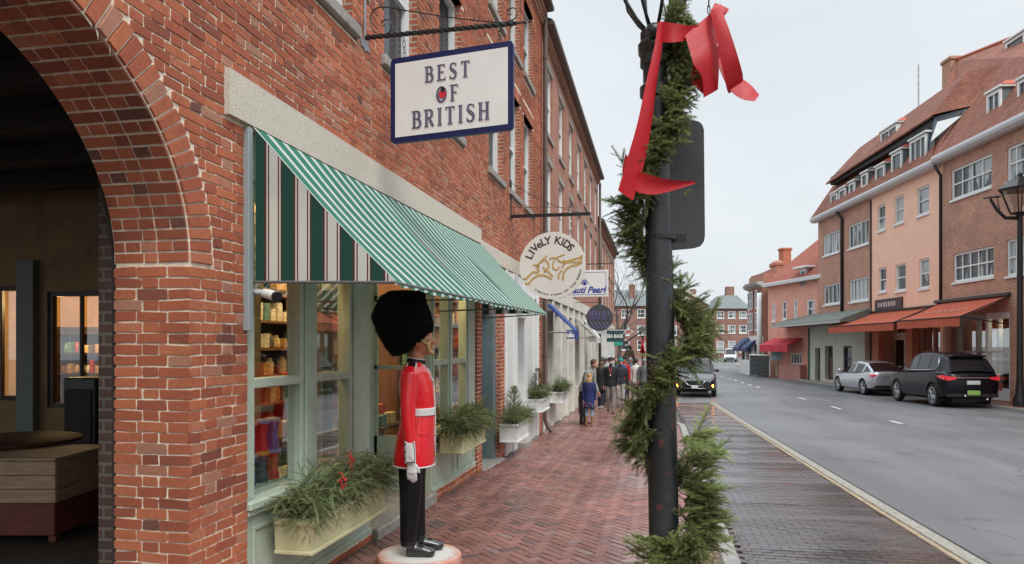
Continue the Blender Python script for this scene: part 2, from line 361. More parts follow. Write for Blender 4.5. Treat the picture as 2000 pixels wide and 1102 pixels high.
LINT = [(4.18, 10.94, 3.285, 3.60), (10.98, 17.0, 3.2, 3.47)]
openA = W2+W3+[SHOP, DOOR1, WSHOP]+LINT+[(a-.08, b+.08, c-.13, c) for a, b, c, d in W2+W3]+[(a-.12, b+.12, d, d+.24) for a, b, c, d in W2+W3]
def solid(row_z, u0, u1, ops):
    cuts = [(o[0], o[1]) for o in ops if o[2]-.02 < row_z < o[3]+.02]
    h = arch_half(row_z, .0 if row_z < ARC[2] else .235)
    if h > 0: cuts.append((ARC[0]-h, ARC[0]+h))
    cuts.sort(); res = []; a = u0
    for c, d in cuts:
        if c > a: res.append((a, min(c, u1)))
        a = max(a, d)
    if a < u1: res.append((a, u1))
    e_ = [(ARC[0]+h, -.008), (ARC[0]-h, .008)] if 0 < h and row_z < ARC[2] else []
    def nud(v):
        for c, d in e_:
            if abs(v-c) < 1e-6: return v+d
        return v
    return [(nud(p), nud(q)) for p, q in res if q-p > .03]
def one_brick(mb, f, a, b, z0, z1, proud=.0, det=True, jz=0):
    """face of one brick: f(u, z, d) -> point; outer ring sits on the mortar, front face proud of it"""
    j = .0035; rv = min(1, max(0, rnd.gauss(.55, .25))); pr = .006+rnd.uniform(-.002, .0035)+proud
    tl = rnd.uniform(-.003, .003)
    c = [(a+rnd.uniform(-j, j), z0+rnd.uniform(-j, j)+tl), (b+rnd.uniform(-j, j), z0+rnd.uniform(-j, j)-tl), (b+rnd.uniform(-j, j), z1+rnd.uniform(-j, j)-tl), (a+rnd.uniform(-j, j), z1+rnd.uniform(-j, j)+tl)]
    if not det:
        vs = [f(p[0], p[1], -.004) for p in c]+[f(p[0]+(.003 if i in (0, 3) else -.003), p[1]+(.003 if i < 2 else -.003), pr) for i, p in enumerate(c)]
        mb.idx(vs, [(4, 5, 6, 7), (0, 1, 5, 4), (1, 2, 6, 5), (2, 3, 7, 6), (3, 0, 4, 7)], 0, rv); return
    ring = []
    k = .004+rnd.random()*.004
    for i, (p, q) in enumerate(((0, 1), (1, 2), (2, 3), (3, 0))):
        A = Vector(c[p]); B = Vector(c[q]); d = (B-A); l = d.length; d.normalize()
        ring += [A+d*min(k, l*.3), (A+B)/2+Vector((-d.y, d.x))*rnd.uniform(-.002, .002), B-d*min(k, l*.3)]
    cen = (Vector(c[0])+Vector(c[2]))/2
    def rr(s, d): return [f(*(cen+(p-cen)-(p-cen).normalized()*s), d) for p in ring]
    vs = rr(0, -.004)+rr(.0003, pr-.0025)+rr(.003, pr)
    n = 12; fs = [tuple(range(24, 36))]
    for r in (0, 1):
        for q in range(n): fs.append((r*n+q, r*n+(q+1) % n, (r+1)*n+(q+1) % n, (r+1)*n+q))
    mb.idx(vs, fs, 0, rv)
def lay(mb, f, z0, z1, rowfn, hdr=.1, st=.21, rh=.067, det=lambda u, z: True, z_anchor=0, joint=.0095):
    i = math.floor((z0-z_anchor)/rh); z = z_anchor+i*rh
    while z < z1:
        if z+rh*.5 > z0:
            off = (.155 if i % 2 else 0)
            for a, b in rowfn(z+rh/2):
                if b-a < .03: continue
                per = st+hdr+2*joint; k = math.floor((a-off)/per); u = off+k*per; segs = []
                while u < b:
                    segs.append((u, u+st)); segs.append((u+st+joint, u+st+joint+hdr)); u += per
                cl_ = []
                for p, q in segs:
                    w_ = rnd.uniform(-.008, .008); p2 = max(a, p+w_*.4); q2 = min(b, q+w_*.4)
                    if q2-p2 < .012: continue
                    cl_.append([p2, q2])
                if not cl_: continue
                cl_[0][0] = a; cl_[-1][1] = b
                if len(cl_) > 1 and cl_[0][1]-cl_[0][0] < .05: cl_[1][0] = a; cl_.pop(0)
                if len(cl_) > 1 and cl_[-1][1]-cl_[-1][0] < .05: cl_[-2][1] = b; cl_.pop()
                for p2, q2 in cl_:
                    wz = .004*math.sin(p2*1.7+z*3)+.002*math.sin(p2*5.1)
                    one_brick(mb, f, p2, q2, z+joint/2+wz, z+rh-joint/2+wz, det=det(p2, z))
        z += rh; i += 1
bldA = thing('brick_building', 'near red brick building with a dark archway, granite lintel and green shopfront', 'building', (-2.76, 4, 0))
mb = MB()
wall_open(mb, FL, -2.5, 17.2, -.6, 9.6, [o for o in openA if o not in LINT]+[], .25, 1, 2)
# carve the arch out of the mortar sheet: rebuild the low left part as slices
mb2 = MB()
for i in range(len(mb.f)):
    pts = [Vector(mb.v[j]) for j in mb.f[i]]
    c = sum(pts, Vector())/len(pts)
    ymin, ymax = min(p.y for p in pts), max(p.y for p in pts); zmin, zmax = min(p.z for p in pts), max(p.z for p in pts)
    if abs(c.x+2.76) < 1e-3 and ymax-ymin > .01 and zmax-zmin > .01 and zmin < ARC[2]+ARC[3] and ymin < ARC[0]+ARC[1] and ymax > ARC[0]-ARC[1]:
        n = max(1, int((zmax-zmin)/.05))
        for k in range(n):
            za, zb = zmin+(zmax-zmin)*k/n, zmin+(zmax-zmin)*(k+1)/n
            ha, hb = max(0, arch_half(za)), max(0, arch_half(zb))
            for s in (-1, 1):
                ya, yb = ARC[0]+s*ha, ARC[0]+s*hb
                e = ymin if s < 0 else ymax
                ya, yb = min(max(ya, ymin), ymax), min(max(yb, ymin), ymax)
                if abs(e-ya) < 1e-4 and abs(e-yb) < 1e-4: continue
                mb2.face([(-2.76, ya, za), (-2.76, e, za), (-2.76, e, zb), (-2.76, yb, zb)], 1)
    else: mb2.face(pts, mb.m[i])
fA = lambda u, z, d: (-2.76+d, u, z)
lay(mb2, fA, -.5, 9.62, lambda z: solid(z, .2, 17.2, openA), det=lambda u, z: u < 8.5 and z < 4.6)
# soldier bricks over the upper windows, voussoirs of the arch
for a, b, c, d in W2+W3:
    n = int((b-a+.1)/.075)
    for k in range(n):
        u = a-.12+(b-a+.24)*k/n; one_brick(mb2, fA, u+.005, u+(b-a+.24)/n-.006, d+.01, d+.23, det=False)
yc, aa, zs, bb_ = ARC
N_V = 60
for k in range(N_V):
    t0 = math.pi*k/N_V; t1 = math.pi*(k+1)/N_V
    for (g0, g1) in ((.006, .21),) if k % 1 == 0 else ():
        def fv(u, z, d, t0=t0, t1=t1):
            t = t0+(t1-t0)*u; gr = z
            return (-2.76+d+.002, yc+(aa+gr)*math.cos(t), zs+(bb_+gr)*math.sin(t))
        j = .05; rv = min(1, max(0, rnd.gauss(.6, .2))); pr = .011+rnd.uniform(-.002, .004)
        c = [(j+rnd.uniform(0, .06), g0), (1-j-rnd.uniform(0, .06), g0), (1-j-.02, g1+rnd.uniform(-.012, .006)), (j+.02, g1+rnd.uniform(-.012, .006))]
        vs = [fv(p, q, -.004) for p, q in c]+[fv(p+(.05 if i in (0, 3) else -.05), q+(.004 if i < 2 else -.004), pr) for i, (p, q) in enumerate(c)]
        mb2.idx(vs, [(7, 6, 5, 4), (4, 5, 1, 0), (5, 6, 2, 1), (6, 7, 3, 2), (7, 4, 0, 3)], 0, rv)
# jamb and soffit of the arch: depth .52
DEP = .52
def fj(u, z, d): return (-2.76-u, ARC[0]+ARC[1]-d, z)
mb2.face([(-2.76, 3.84, -.5), (-2.76-DEP, 3.84, -.5), (-2.76-DEP, 3.84, zs), (-2.76, 3.84, zs)], 1)
lay(mb2, fj, -.45, zs-.03, lambda z: [(-.007, DEP)], st=.205, hdr=.105, z_anchor=0)
mb2.face([(-2.76, .56, -.5), (-2.76-DEP, .56, -.5), (-2.76-DEP, .56, zs), (-2.76, .56, zs)], 1)
M_S = 60
for k in range(M_S):
    t0 = math.pi*k/M_S; t1 = math.pi*(k+1)/M_S
    P = lambda x, t, gr=0: (x, yc+(aa+gr)*math.cos(t), zs+(bb_+gr)*math.sin(t))
    mb2.face([P(-2.76, t0), P(-2.76-DEP, t0), P(-2.76-DEP, t1), P(-2.76, t1)], 1)
    if t0 > math.pi*.75: continue
    xs = [0, .11, .22, .33, .44, DEP] if k % 2 else [0, .215, .31, DEP]
    for a, b in zip(xs, xs[1:]):
        rv = min(1, max(0, rnd.gauss(.4, .22))); pr = rnd.uniform(.006, .013); dt = (t1-t0)*.08
        o = [P(-2.76-a-.005, t0+dt, .003), P(-2.76-b+.005, t0+dt, .003), P(-2.76-b+.005, t1-dt, .003), P(-2.76-a-.005, t1-dt, .003)]
        i_ = [P(-2.76-a-.009, t0+dt*1.6, -pr), P(-2.76-b+.009, t0+dt*1.6, -pr), P(-2.76-b+.009, t1-dt*1.6, -pr), P(-2.76-a-.009, t1-dt*1.6, -pr)]
        mb2.idx(o+i_, [(4, 5, 6, 7), (0, 1, 5, 4), (1, 2, 6, 5), (2, 3, 7, 6), (3, 0, 4, 7)], 0, rv)
mb2.build('wall', [m_brick, m_mortar, m_bp], bldA)
# lintels, sills
mb = MB()
mb.prism([(4.18, 3.30), (10.94, 3.40), (10.94, 3.625), (4.18, 3.60)], -2.95, -2.715, lambda a, b, h: (h, a, b))
mb.build('lintel', m_granite, bldA)
mb = MB(); mb.box(-2.95, -2.72, 10.98, 17.0, 3.2, 3.47, bev=.012); mb.build('lintel', m_granite, bldA, label='duller second lintel over the white shopfront')
m_curt = M('grey_curtain', (.075, .09, .10), .8, nscale=2, namt=.15)
m_upglass = glassmat('upper_glass', (.75, .8, .82), .05)
for (a, b, c, d) in W2+W3:
    if b < 4.5: continue
    wd = window(FL, a, b, c, d, 1, 2, m_white, m_upglass, bldA, dep=.15, ft=.06, mt=.03, sill=False)
    s = MB(); s.box(-2.9, -2.70, a-.08, b+.08, c-.115, c-.002, bev=.01); s.build('sill', m_granite2, wd)
    cu = MB(); n = 22
    for k in range(n):
        x = lambda q: -2.99+.03*math.sin(q*1.9+a)
        cu.face([(x(k), a+(b-a)*k/n, c), (x(k+1), a+(b-a)*(k+1)/n, c), (x(k+1), a+(b-a)*(k+1)/n, d), (x(k), a+(b-a)*k/n, d)])
    cu.build('curtain', m_curt, wd, smooth=True)
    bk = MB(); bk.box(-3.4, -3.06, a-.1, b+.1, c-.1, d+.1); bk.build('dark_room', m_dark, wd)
# cornice and roof edge, downpipe
mb = MB()
for k in range(int(16/.2)):
    y = 1.2+k*.2; mb.box(-2.76, -2.66, y, y+.1, 9.62, 9.74, rv=.5)
mb.box(-3.2, -2.70, -2.5, 17.2, 9.55, 9.62); mb.box(-3.2, -2.62, -2.5, 17.2, 9.745, 9.86)
mb.build('cornice', m_bp, bldA)
m_gut = M('dull_brown_metal', (.10, .075, .06), .45, nscale=8, namt=.2)
mb = MB(); mb.box(-3.4, -2.45, -2.5, 17.2, 9.862, 9.98, bev=.03); mb.face([(-2.5, -2.5, 9.98), (-2.5, 17.2, 9.98), (-9, 17.2, 13), (-9, -2.5, 13)])
mb.build('roof', m_gut, bldA)
# ---- archway passage
m_pass = M('passage_plaster', (.27, .17, .09), .9, nscale=2, namt=.3)
m_beam = M('dark_beam', (.035, .025, .02), .8, nscale=6, namt=.4, stretch=(1, 1, 6))
pr = ray(226, 600); pd = Vector((pr[0], pr[1])).normalized()
A0 = Vector((-3.29, 3.92)); A1 = A0+pd*6.2
bldP = bldA
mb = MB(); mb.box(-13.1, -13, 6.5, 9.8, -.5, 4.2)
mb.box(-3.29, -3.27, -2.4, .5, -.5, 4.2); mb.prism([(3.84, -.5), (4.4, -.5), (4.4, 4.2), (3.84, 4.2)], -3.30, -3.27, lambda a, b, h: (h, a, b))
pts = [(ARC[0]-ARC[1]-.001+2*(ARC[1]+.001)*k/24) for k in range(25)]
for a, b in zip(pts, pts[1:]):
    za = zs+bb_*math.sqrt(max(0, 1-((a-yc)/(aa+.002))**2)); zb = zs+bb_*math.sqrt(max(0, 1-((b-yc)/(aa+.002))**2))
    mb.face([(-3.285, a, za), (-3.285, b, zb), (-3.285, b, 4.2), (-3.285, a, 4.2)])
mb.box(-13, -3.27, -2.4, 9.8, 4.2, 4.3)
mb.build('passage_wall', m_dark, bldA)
# rough dark brick end of the party wall behind the jamb, then the side wall of the passage
mb = MB(); q = Vector((-pd.y, pd.x))
P3 = lambda v, z: (v.x, v.y, z)
m_pbr = brickmat('dark_brick', (.07, .035, .028), (.045, .025, .02), (.10, .085, .07), wear=.4)  # brick and mortar in very dark brown tones
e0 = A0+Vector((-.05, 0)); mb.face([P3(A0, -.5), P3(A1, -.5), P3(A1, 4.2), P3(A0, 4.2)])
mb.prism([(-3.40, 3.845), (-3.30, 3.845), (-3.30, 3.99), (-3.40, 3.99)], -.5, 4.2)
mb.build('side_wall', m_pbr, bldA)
mb = MB()
for k in range(9):
    yy = -.5+k*1.1; mb.box(-12.8, -3.4, yy, yy+.18, 3.95, 4.19)
mb.box(-3.9, -3.7, -2, 9.5, 3.75, 3.94)
mb.build('ceiling_beam', m_beam, bldA)
# far wall of the passage with lit shop windows
Yb = 9.3
FB = Fr((-13, Yb), -90, 1)    # u from -13 rightwards (+X), n towards -Y
wa = [onY(*p, Yb).x+13 for p in ((-45, 600), (38, 600), (90, 600), (192, 600))]
ops = [(wa[0], wa[1], .95, 2.72), (wa[2]+.02, wa[3]+.2, .85, 2.62)]
mb = MB(); wall_open(mb, FB, 0, 7.5, -.5, 4.2, ops, .12); mb.build('inner_wall', m_pass, bldA)
m_dkwood = M('dark_stained_wood', (.035, .018, .012), .5, nscale=8, namt=.3)
for a, b, c, d in ops: window(FB, a, b, c, d, 2, 1, m_dkwood, m_glass, bldA, dep=.08, ft=.07, mt=.04, sill=False, name='inner_window')
mb = MB(); fbox(mb, FB, wa[1]+.06, wa[2]-.12, -.5, 3.1, .0, .12); mb.build('pilaster', M('grey_green_paint', (.17, .19, .18), .6, nscale=3, namt=.15), bldA)
m_warm = M('warm_plaster', (.55, .33, .12), .8, nscale=2, namt=.2)
mb = MB(); mb.box(-13, -5.4, Yb+2.6, Yb+2.7, -.5, 4.2); mb.box(-13, -5.4, Yb+.13, Yb+2.6, 3.3, 3.4); mb.box(-5.4, -5.3, Yb, Yb+2.7, -.5, 4.2); mb.box(-13, -5.4, Yb+.13, Yb+2.6, -.2, -.1)
mb.build('back_room', m_warm, bldA)
def lamp(name, loc, e, col, r=.15):
    l = bpy.data.lights.new(name, 'POINT'); l.energy = e; l.color = col; l.shadow_soft_size = r
    o = bpy.data.objects.new(name, l); COL.objects.link(o); o.location = loc; return o
lamp('room_lamp', (onY(188, 590, Yb+1.6).x, Yb+.8, 2.55), 110, (1, .66, .28), .08)
lamp('room_lamp', (-12.2, Yb+1.4, 2.4), 25, (1, .6, .25), .08)
m_floor = M('passage_floor', (.07, .055, .045), .65, nscale=3, namt=.4, bump=.8, bscale=14)
mb = MB(); mb.face([(-13, -2.4, .02), (-2.77, -2.4, .02), (-2.77, 9.8, -.17), (-13, 9.8, -.17)]); mb.build('passage_floor', m_floor, kind='structure')
def shelf_goods(fr, u0, u1, z0, rows, dz, dep, label, cat_label, n, mats, depth=.28):
    """a shelf thing and the goods on it"""
    t = thing('display_shelf', label, 'shelf', fr.at((u0+u1)/2, z0, -dep))
    mb = MB()
    for k in range(rows+1): fbox(mb, fr, u0, u1, z0+k*dz-.03, z0+k*dz, -dep-depth, -dep)
    mb.build('board', m_dkwood if 'dark' in label else M('brown_wood', (.16, .07, .03), .5, nscale=6, namt=.3, stretch=(1, 6, 1)), t)
    mb = MB(); fbox(mb, fr, u0-.04, u0, z0-.6, z0+rows*dz+.1, -dep-depth, -dep); fbox(mb, fr, u1, u1+.04, z0-.6, z0+rows*dz+.1, -dep-depth, -dep); fbox(mb, fr, u0, u1, z0-.6, z0+rows*dz+.1, -dep-depth-.03, -dep-depth-.004)
    mb.build('frame', m_dkwood, t)
    for k in range(rows):
        for i in range(n):
            if rnd.random() < .12: continue
            u = u0+(u1-u0)*(i+.5)/n; w2 = (u1-u0)/n*.38; h = dz*rnd.uniform(.35, .72)
            b = MB(); z = z0+k*dz+.001; mm = rnd.choice(mats); kind = rnd.choice(('box', 'jar', 'box'))
            if kind == 'jar':
                c = fr.at(u, z, -dep-depth*.5)
                b.lathe([(w2*.8, 0), (w2, h*.08), (w2, h*.7), (w2*.6, h*.85), (w2*.62, h*.87), (w2*.62, h)], c, 10)
            else: fbox(b, fr, u-w2, u+w2, z, z+h, -dep-depth*.75, -dep-depth*.25, bev=.006)
            b.build({'box': 'packet', 'jar': 'jar'}[kind], mm, label=cat_label % {'box': 'packet', 'jar': 'jar'}[kind], cat={'box': 'packet', 'jar': 'jar'}[kind], group='goods on the shelves of '+cat_label.split(' of ')[-1], smooth=(kind == 'jar'), loc=fr.at(u, z, -dep-depth*.5))
gm = [M('goods_'+a_, c_, .45, nscale=38, namt=.85) for a_, c_ in (('cream', (.6, .45, .24)), ('red', (.38, .03, .02)), ('tan', (.42, .26, .11)), ('dark', (.09, .07, .06)), ('teal', (.09, .2, .18)), ('white', (.62, .57, .48)), ('brown', (.2, .09, .04)))]
FB2 = Fr((-13, Yb+1.5), -90, 1)
shelf_goods(FB2, onY(112, 600, Yb+1.5).x+13, onY(200, 600, Yb+1.5).x+13, .95, 3, .36, .0, 'dark shelf of dim goods glimpsed through the far archway window', 'small dim %s on the dark shelf of the archway shop', 8, gm)
cx0, cx1 = onY(122, 800, Yb-.9).x, onY(186, 800, Yb-.9).x
t = thing('black_cabinet', 'plain black cabinet under the lit window at the back of the archway', 'cabinet', ((cx0+cx1)/2, Yb-.9, -.17))
mb = MB(); mb.box(cx0, cx1, Yb-.9, Yb-.3, -.17, onY(150, 738, Yb-.9).z, bev=.02); mb.build('case', m_iron, t)
mb = MB(); mb.box(cx0+.05, cx1-.05, Yb-.92, Yb-.901, -.05, onY(150, 760, Yb-.9).z, bev=.005); mb.build('door', m_dark, t)
# wooden crate, table in the passage
c0 = onW(108, 1055, 6.9); zf = -.10
def camf(c, a, b, h): return c+RD*a+FD*b+UP*h
cr_ = thing('wooden_crate', 'large weathered plank crate on a dark red base inside the archway', 'crate', (c0.x, c0.y, zf))
m_plank = M('weathered_plank', (.55, .38, .24), .75, nscale=4, namt=.35, stretch=(1, 1, 9), bump=.4, bscale=9)
m_rbase = M('dark_red_wood', (.20, .05, .03), .55, nscale=5, namt=.4, stretch=(1, 1, 5))
B = Vector((c0.x, c0.y, zf))
Xm = Matrix.Translation(B) @ Matrix(((RD.x, FD.x, 0, 0), (RD.y, FD.y, 0, 0), (0, 0, 1, 0), (0, 0, 0, 1)))
mb = MB()
for k in range(3): mb.box(-1.6, -.0, 0, .02, .38+k*.135, .38+k*.135+.13, mat=Xm, bev=.006); mb.box(-.02, 0, .021, 1.0, .38+k*.135, .38+k*.135+.13, mat=Xm, bev=.006); mb.box(-1.6, -1.58, .021, 1.0, .38+k*.135, .38+k*.135+.13, mat=Xm)
mb.build('side_board', m_plank, cr_)
mb = MB()
for k in range(7): mb.box(-1.6, .0, .005+k*.142, .005+k*.142+.138, .787, .812, mat=Xm, bev=.005)
mb.build('lid', m_plank, cr_)
mb = MB(); mb.box(-1.58, -.02, .02, .98, .06, .375, mat=Xm, bev=.01)
for x in (-1.55, -.1):
    for y in (.05, .9): mb.box(x, x+.07, y, y+.07, 0, .06, mat=Xm)
mb.build('base', m_rbase, cr_)
c1 = onW(20, 850, 8.0); tb = thing('round_table', 'round brown table standing behind the crate in the archway', 'table', (c1.x, c1.y, -.13))
mb = MB(); mb.lathe([(.68, .72), (.70, .735), (.70, .755), (.68, .765)], (c1.x, c1.y, -.0), 32); mb.build('tabletop', M('table_brown', (.10, .035, .02), .75, nscale=4, namt=.3), tb, smooth=30)
for k in range(4):
    a = k*math.pi/2+.5; mb = MB(); mb.tube([(c1.x, c1.y, .3), (c1.x+.2*math.cos(a), c1.y+.2*math.sin(a), .18), (c1.x+.4*math.cos(a), c1.y+.4*math.sin(a), -.12)], [.04, .035, .03]); mb.build('leg', m_dkwood, tb, smooth=True)
mb = MB(); mb.tube([(c1.x, c1.y, .2), (c1.x, c1.y, .72)], .05); mb.build('column', m_dkwood, tb, smooth=True)
c2 = onW(200, 1035, 6.2); c3 = onW(212, 870, 7.1)
mb = MB(); mb.tube([c2, (c2+c3)/2+Vector((.02, 0, .03)), c3], [.028, .026, .022], 8); mb.build('leaning_pole', M('green_pole', (.06, .11, .035), .5), smooth=True, label='green pole leaning beside the wooden crate in the archway', cat='pole')
# ================================================================ pale green shopfront
Zb = -.05
def post(mb, u0, u1, z0, z1, d0=-.16, d1=-.03, bev=.008): fbox(mb, FL, u0, u1, z0, z1, d0, d1, bev=bev)
shop = bldA
def bay(u0, u1, panes, ztr, zt=2.95):
    """glazed bay: posts, transom, sill, panelled base; panes = list of (u0,u1)"""
    mb = MB(); edges = [u0]+[x for p in panes for x in p]+[u1]
    for i in range(0, len(edges), 2):
        a, b = edges[i], edges[i+1]
        post(mb, a, b, .72, zt)
        if b-a > .15: fbox(mb, FL, a+.05, b-.05, .74, zt-.01, -.03, -.012, bev=.006)
    for a, b in panes: fbox(mb, FL, a, b, zt-.1, zt, -.15, -.04)
    fbox(mb, FL, u0, u1, zt, 3.285, -.16, -.02, bev=.006)
    o = mb.build('shop_window', m_green, shop)
    mb = MB()
    for a, b in panes: fbox(mb, FL, a, b, ztr-.035, ztr+.035, -.13, -.035, bev=.006)
    mb.build('transom', m_green, o)
    for a, b in panes:
        for c, d in ((.74, ztr-.035), (ztr+.035, zt-.1)):
            p = MB(); p.face([FL.at(a, c, -.09), FL.at(b, c, -.09), FL.at(b, d, -.09), FL.at(a, d, -.09)]); p.build('pane', m_glass, o)
    mb = MB(); fbox(mb, FL, u0-.01, u1+.01, .66, .72, -.16, .035, bev=.01); fbox(mb, FL, u0, u1, .62, .66, -.16, .01, bev=.005); mb.build('sill', m_green, o)
    mb = MB(); fbox(mb, FL, u0, u1, Zb, .62, -.16, -.03)
    n = max(1, round((u1-u0)/1.0))
    for k in range(n):
        a = u0+(u1-u0)*k/n+.1; b = u0+(u1-u0)*(k+1)/n-.1
        for (p, q, r_, s_) in ((a, b, .5, .53), (a, b, .05, .08), (a, a+.03, .08, .5), (b-.03, b, .08, .5)): fbox(mb, FL, p, q, r_, s_, -.03, -.012, bev=.004)
    fbox(mb, FL, u0, u1, Zb, Zb+.06, -.03, -.005, bev=.005)
    mb.build('base_panel', m_green, o)
    return o
bay(4.455, 6.66, [(4.60, 5.27), (5.55, 6.2)], 1.53)
bay(8.6, 10.8, [(8.76, 9.37), (9.57, 10.31)], 1.58)
mb = MB()
lay(mb, lambda u, z, d: (-2.775+d, u, z), -.45, Zb-.01, lambda z: [(4.455, 10.8)], z_anchor=Zb-.01-.067*6)
mb.box(-2.95, -2.775, 4.455, 10.8, -.6, Zb-.003, mi=1); mb.build('brick_base', [m_brick, m_mortar], shop)
# recessed entry: floor stone, side glazing, dark green door
mb = MB(); mb.box(-4.0, -2.70, 6.67, 8.59, -.35, -.02, bev=.015); mb.build('door_step', m_granite2, shop)
XR = -3.55
FR_ = Fr((XR, 0), 0, 1)
mb = MB(); fbox(mb, FR_, 6.66, 7.15, -.02, 3.0, -.05, .03); fbox(mb, FR_, 8.1, 8.6, -.02, 3.0, -.05, .03); fbox(mb, FR_, 7.15, 8.1, 2.3, 3.0, -.05, .02)
mb.build('door_surround', m_green, shop)
mb = MB()
for (a, b, c, d) in ((7.16, 7.3, 0, 2.28), (7.96, 8.09, 0, 2.28), (7.3, 7.96, 0, .7), (7.3, 7.96, 2.15, 2.28)): fbox(mb, FR_, a, b, c, d, -.03, .02, bev=.004)
dr = mb.build('door', m_dgreen, shop)
p = MB(); p.face([FR_.at(7.3, .7, -.01), FR_.at(7.96, .7, -.01), FR_.at(7.96, 2.15, -.01), FR_.at(7.3, 2.15, -.01)]); p.build('pane', m_glass, dr)
mb = MB(); mb.ball(FR_.at(7.36, 1.0, .05), .03); mb.build('handle', M('brass', (.5, .34, .1), .3, 1), dr)
def side_glaze(Y, nm):
    mb = MB(); X0, X1 = XR, -2.92
    for (a, b, c, d) in ((X0, X0+.07, .0, 3.0), (X1-.07, X1, .0, 3.0), (X0, X1, -.02, .66), (X0, X1, 2.35, 2.43), (X0, X1, 1.5, 1.55), (X0, X1, 2.9, 3.0)): mb.box(a, b, Y-.03, Y+.03, c, d)
    o = mb.build(nm, m_green, shop); p = MB(); p.face([(X0, Y, .66), (X1, Y, .66), (X1, Y, 2.9), (X0, Y, 2.9)]); p.build('pane', m_glass, o)
side_glaze(6.63, 'side_window'); side_glaze(8.57, 'side_window')
mb = MB(); mb.box(XR, -2.92, 6.6, 8.6, 3.0, 3.06); mb.box(-2.92, -2.79, 6.66, 8.6, 2.5, 2.56, bev=.005); mb.box(-2.92, -2.79, 6.66, 8.6, 2.95, 3.285); mb.build('entry_ceiling', m_green, shop)
mb = MB(); mb.box(XR+.1, XR+.16, 6.98, 7.08, -.02, 2.4); mb.build('door_post', m_dgreen, shop)
# shop room (warm lit)
mb = MB(); B0 = A0+Vector((.02, .05)); 
poly = [(-2.93, 4.46), (-3.3, 4.46), (-3.55, 4.46), tuple(A0+pd*4.6+Vector((q.x*-.06, q.y*-.06))), (-7.0, 10.9), (-2.93, 10.9)]
pa = [(-3.5, 4.46), (-7.1, 8.45), (-7.1, 10.9)]
for a, b in zip(pa, pa[1:]): mb.face([(a[0], a[1], -.1), (b[0], b[1], -.1), (b[0], b[1], 3.2), (a[0], a[1], 3.2)])
mb.face([(-7.1, 10.9, -.1), (-2.93, 10.9, -.1), (-2.93, 10.9, 3.2), (-7.1, 10.9, 3.2)])
mb.face([(-2.93, 4.45, -.1), (-3.5, 4.45, -.1), (-3.5, 4.45, 3.2), (-2.93, 4.45, 3.2)])
mb.build('shop_room', M('brown_panelling', (.17, .075, .04), .6, nscale=2, namt=.3), shop)
mb = MB(); mb.face([(-2.93, 4.45, 3.2), (-3.5, 4.45, 3.2), (-7.1, 8.45, 3.2), (-7.1, 10.9, 3.2), (-2.93, 10.9, 3.2)]); mb.build('room_ceiling', M('ceiling_ochre', (.62, .44, .18), .8), shop)
mb = MB(); mb.face([(-2.93, 4.45, -.05), (-3.5, 4.45, -.05), (-7.1, 8.45, -.05), (-7.1, 10.9, -.05), (-2.93, 10.9, -.05)]); mb.build('room_floor', M('wood_floor', (.12, .05, .025), .4, nscale=5, namt=.3), shop)
for i, (x, y, e) in enumerate(((-3.5, 5.4, 40), (-4.1, 7.2, 45), (-4.3, 8.9, 60), (-3.4, 9.9, 40))): lamp('shop_lamp', (x, y, 2.95), e, (1, .70, .36), .12)
# window backdrop: shelves, pale curtain columns, display tins
m_beige = M('beige_cloth', (.60, .47, .31), .8, nscale=2, namt=.1)
mb = MB()
for (y0, y1, x) in ((6.02, 6.45, -3.22), ):
    n = 10
    for k in range(n):
        f = lambda q: x+.02*math.sin(q*2.1)
        mb.face([(f(k), y0+(y1-y0)*k/n, .4), (f(k+1), y0+(y1-y0)*(k+1)/n, .4), (f(k+1), y0+(y1-y0)*(k+1)/n, 2.9), (f(k), y0+(y1-y0)*k/n, 2.9)])
mb.build('window_curtain', m_beige, smooth=True, label='plain beige curtain hanging behind the second pane of the green shop window', cat='curtain')
mb = MB(); mb.box(-3.35, -3.25, 5.28, 5.45, .3, 2.9); mb.build('inner_post', m_beige, shop)
FS = Fr((-4.7, 0), 0, 1)
shelf_goods(FS, 7.3, 9.0, .75, 5, .34, .0, 'tall brown shelf of packets and jars seen through the left shop window', 'small %s on the tall brown shelf of the green shop', 11, gm)
FS2 = Fr((-4.5, 0), 0, 1)
shelf_goods(FS2, 9.25, 10.7, .6, 5, .36, .0, 'brown shelf of goods seen through the second pane of the green shop', 'small %s on the right-hand shelf of the green shop', 8, gm)
shelf_goods(Fr((-4.05, 10.75), -90, 1), .05, 1.05, .7, 5, .36, .0, 'brown end shelf of goods seen past the guard through the right shop window', 'small %s on the end shelf past the guard figure', 9, gm)
shelf_goods(Fr((-5.6, 0), 0, 1), 8.6, 10.6, .7, 5, .36, .0, 'deep brown shelf of goods at the back of the green shop', 'tiny %s on the deep back shelf of the green shop', 12, gm)
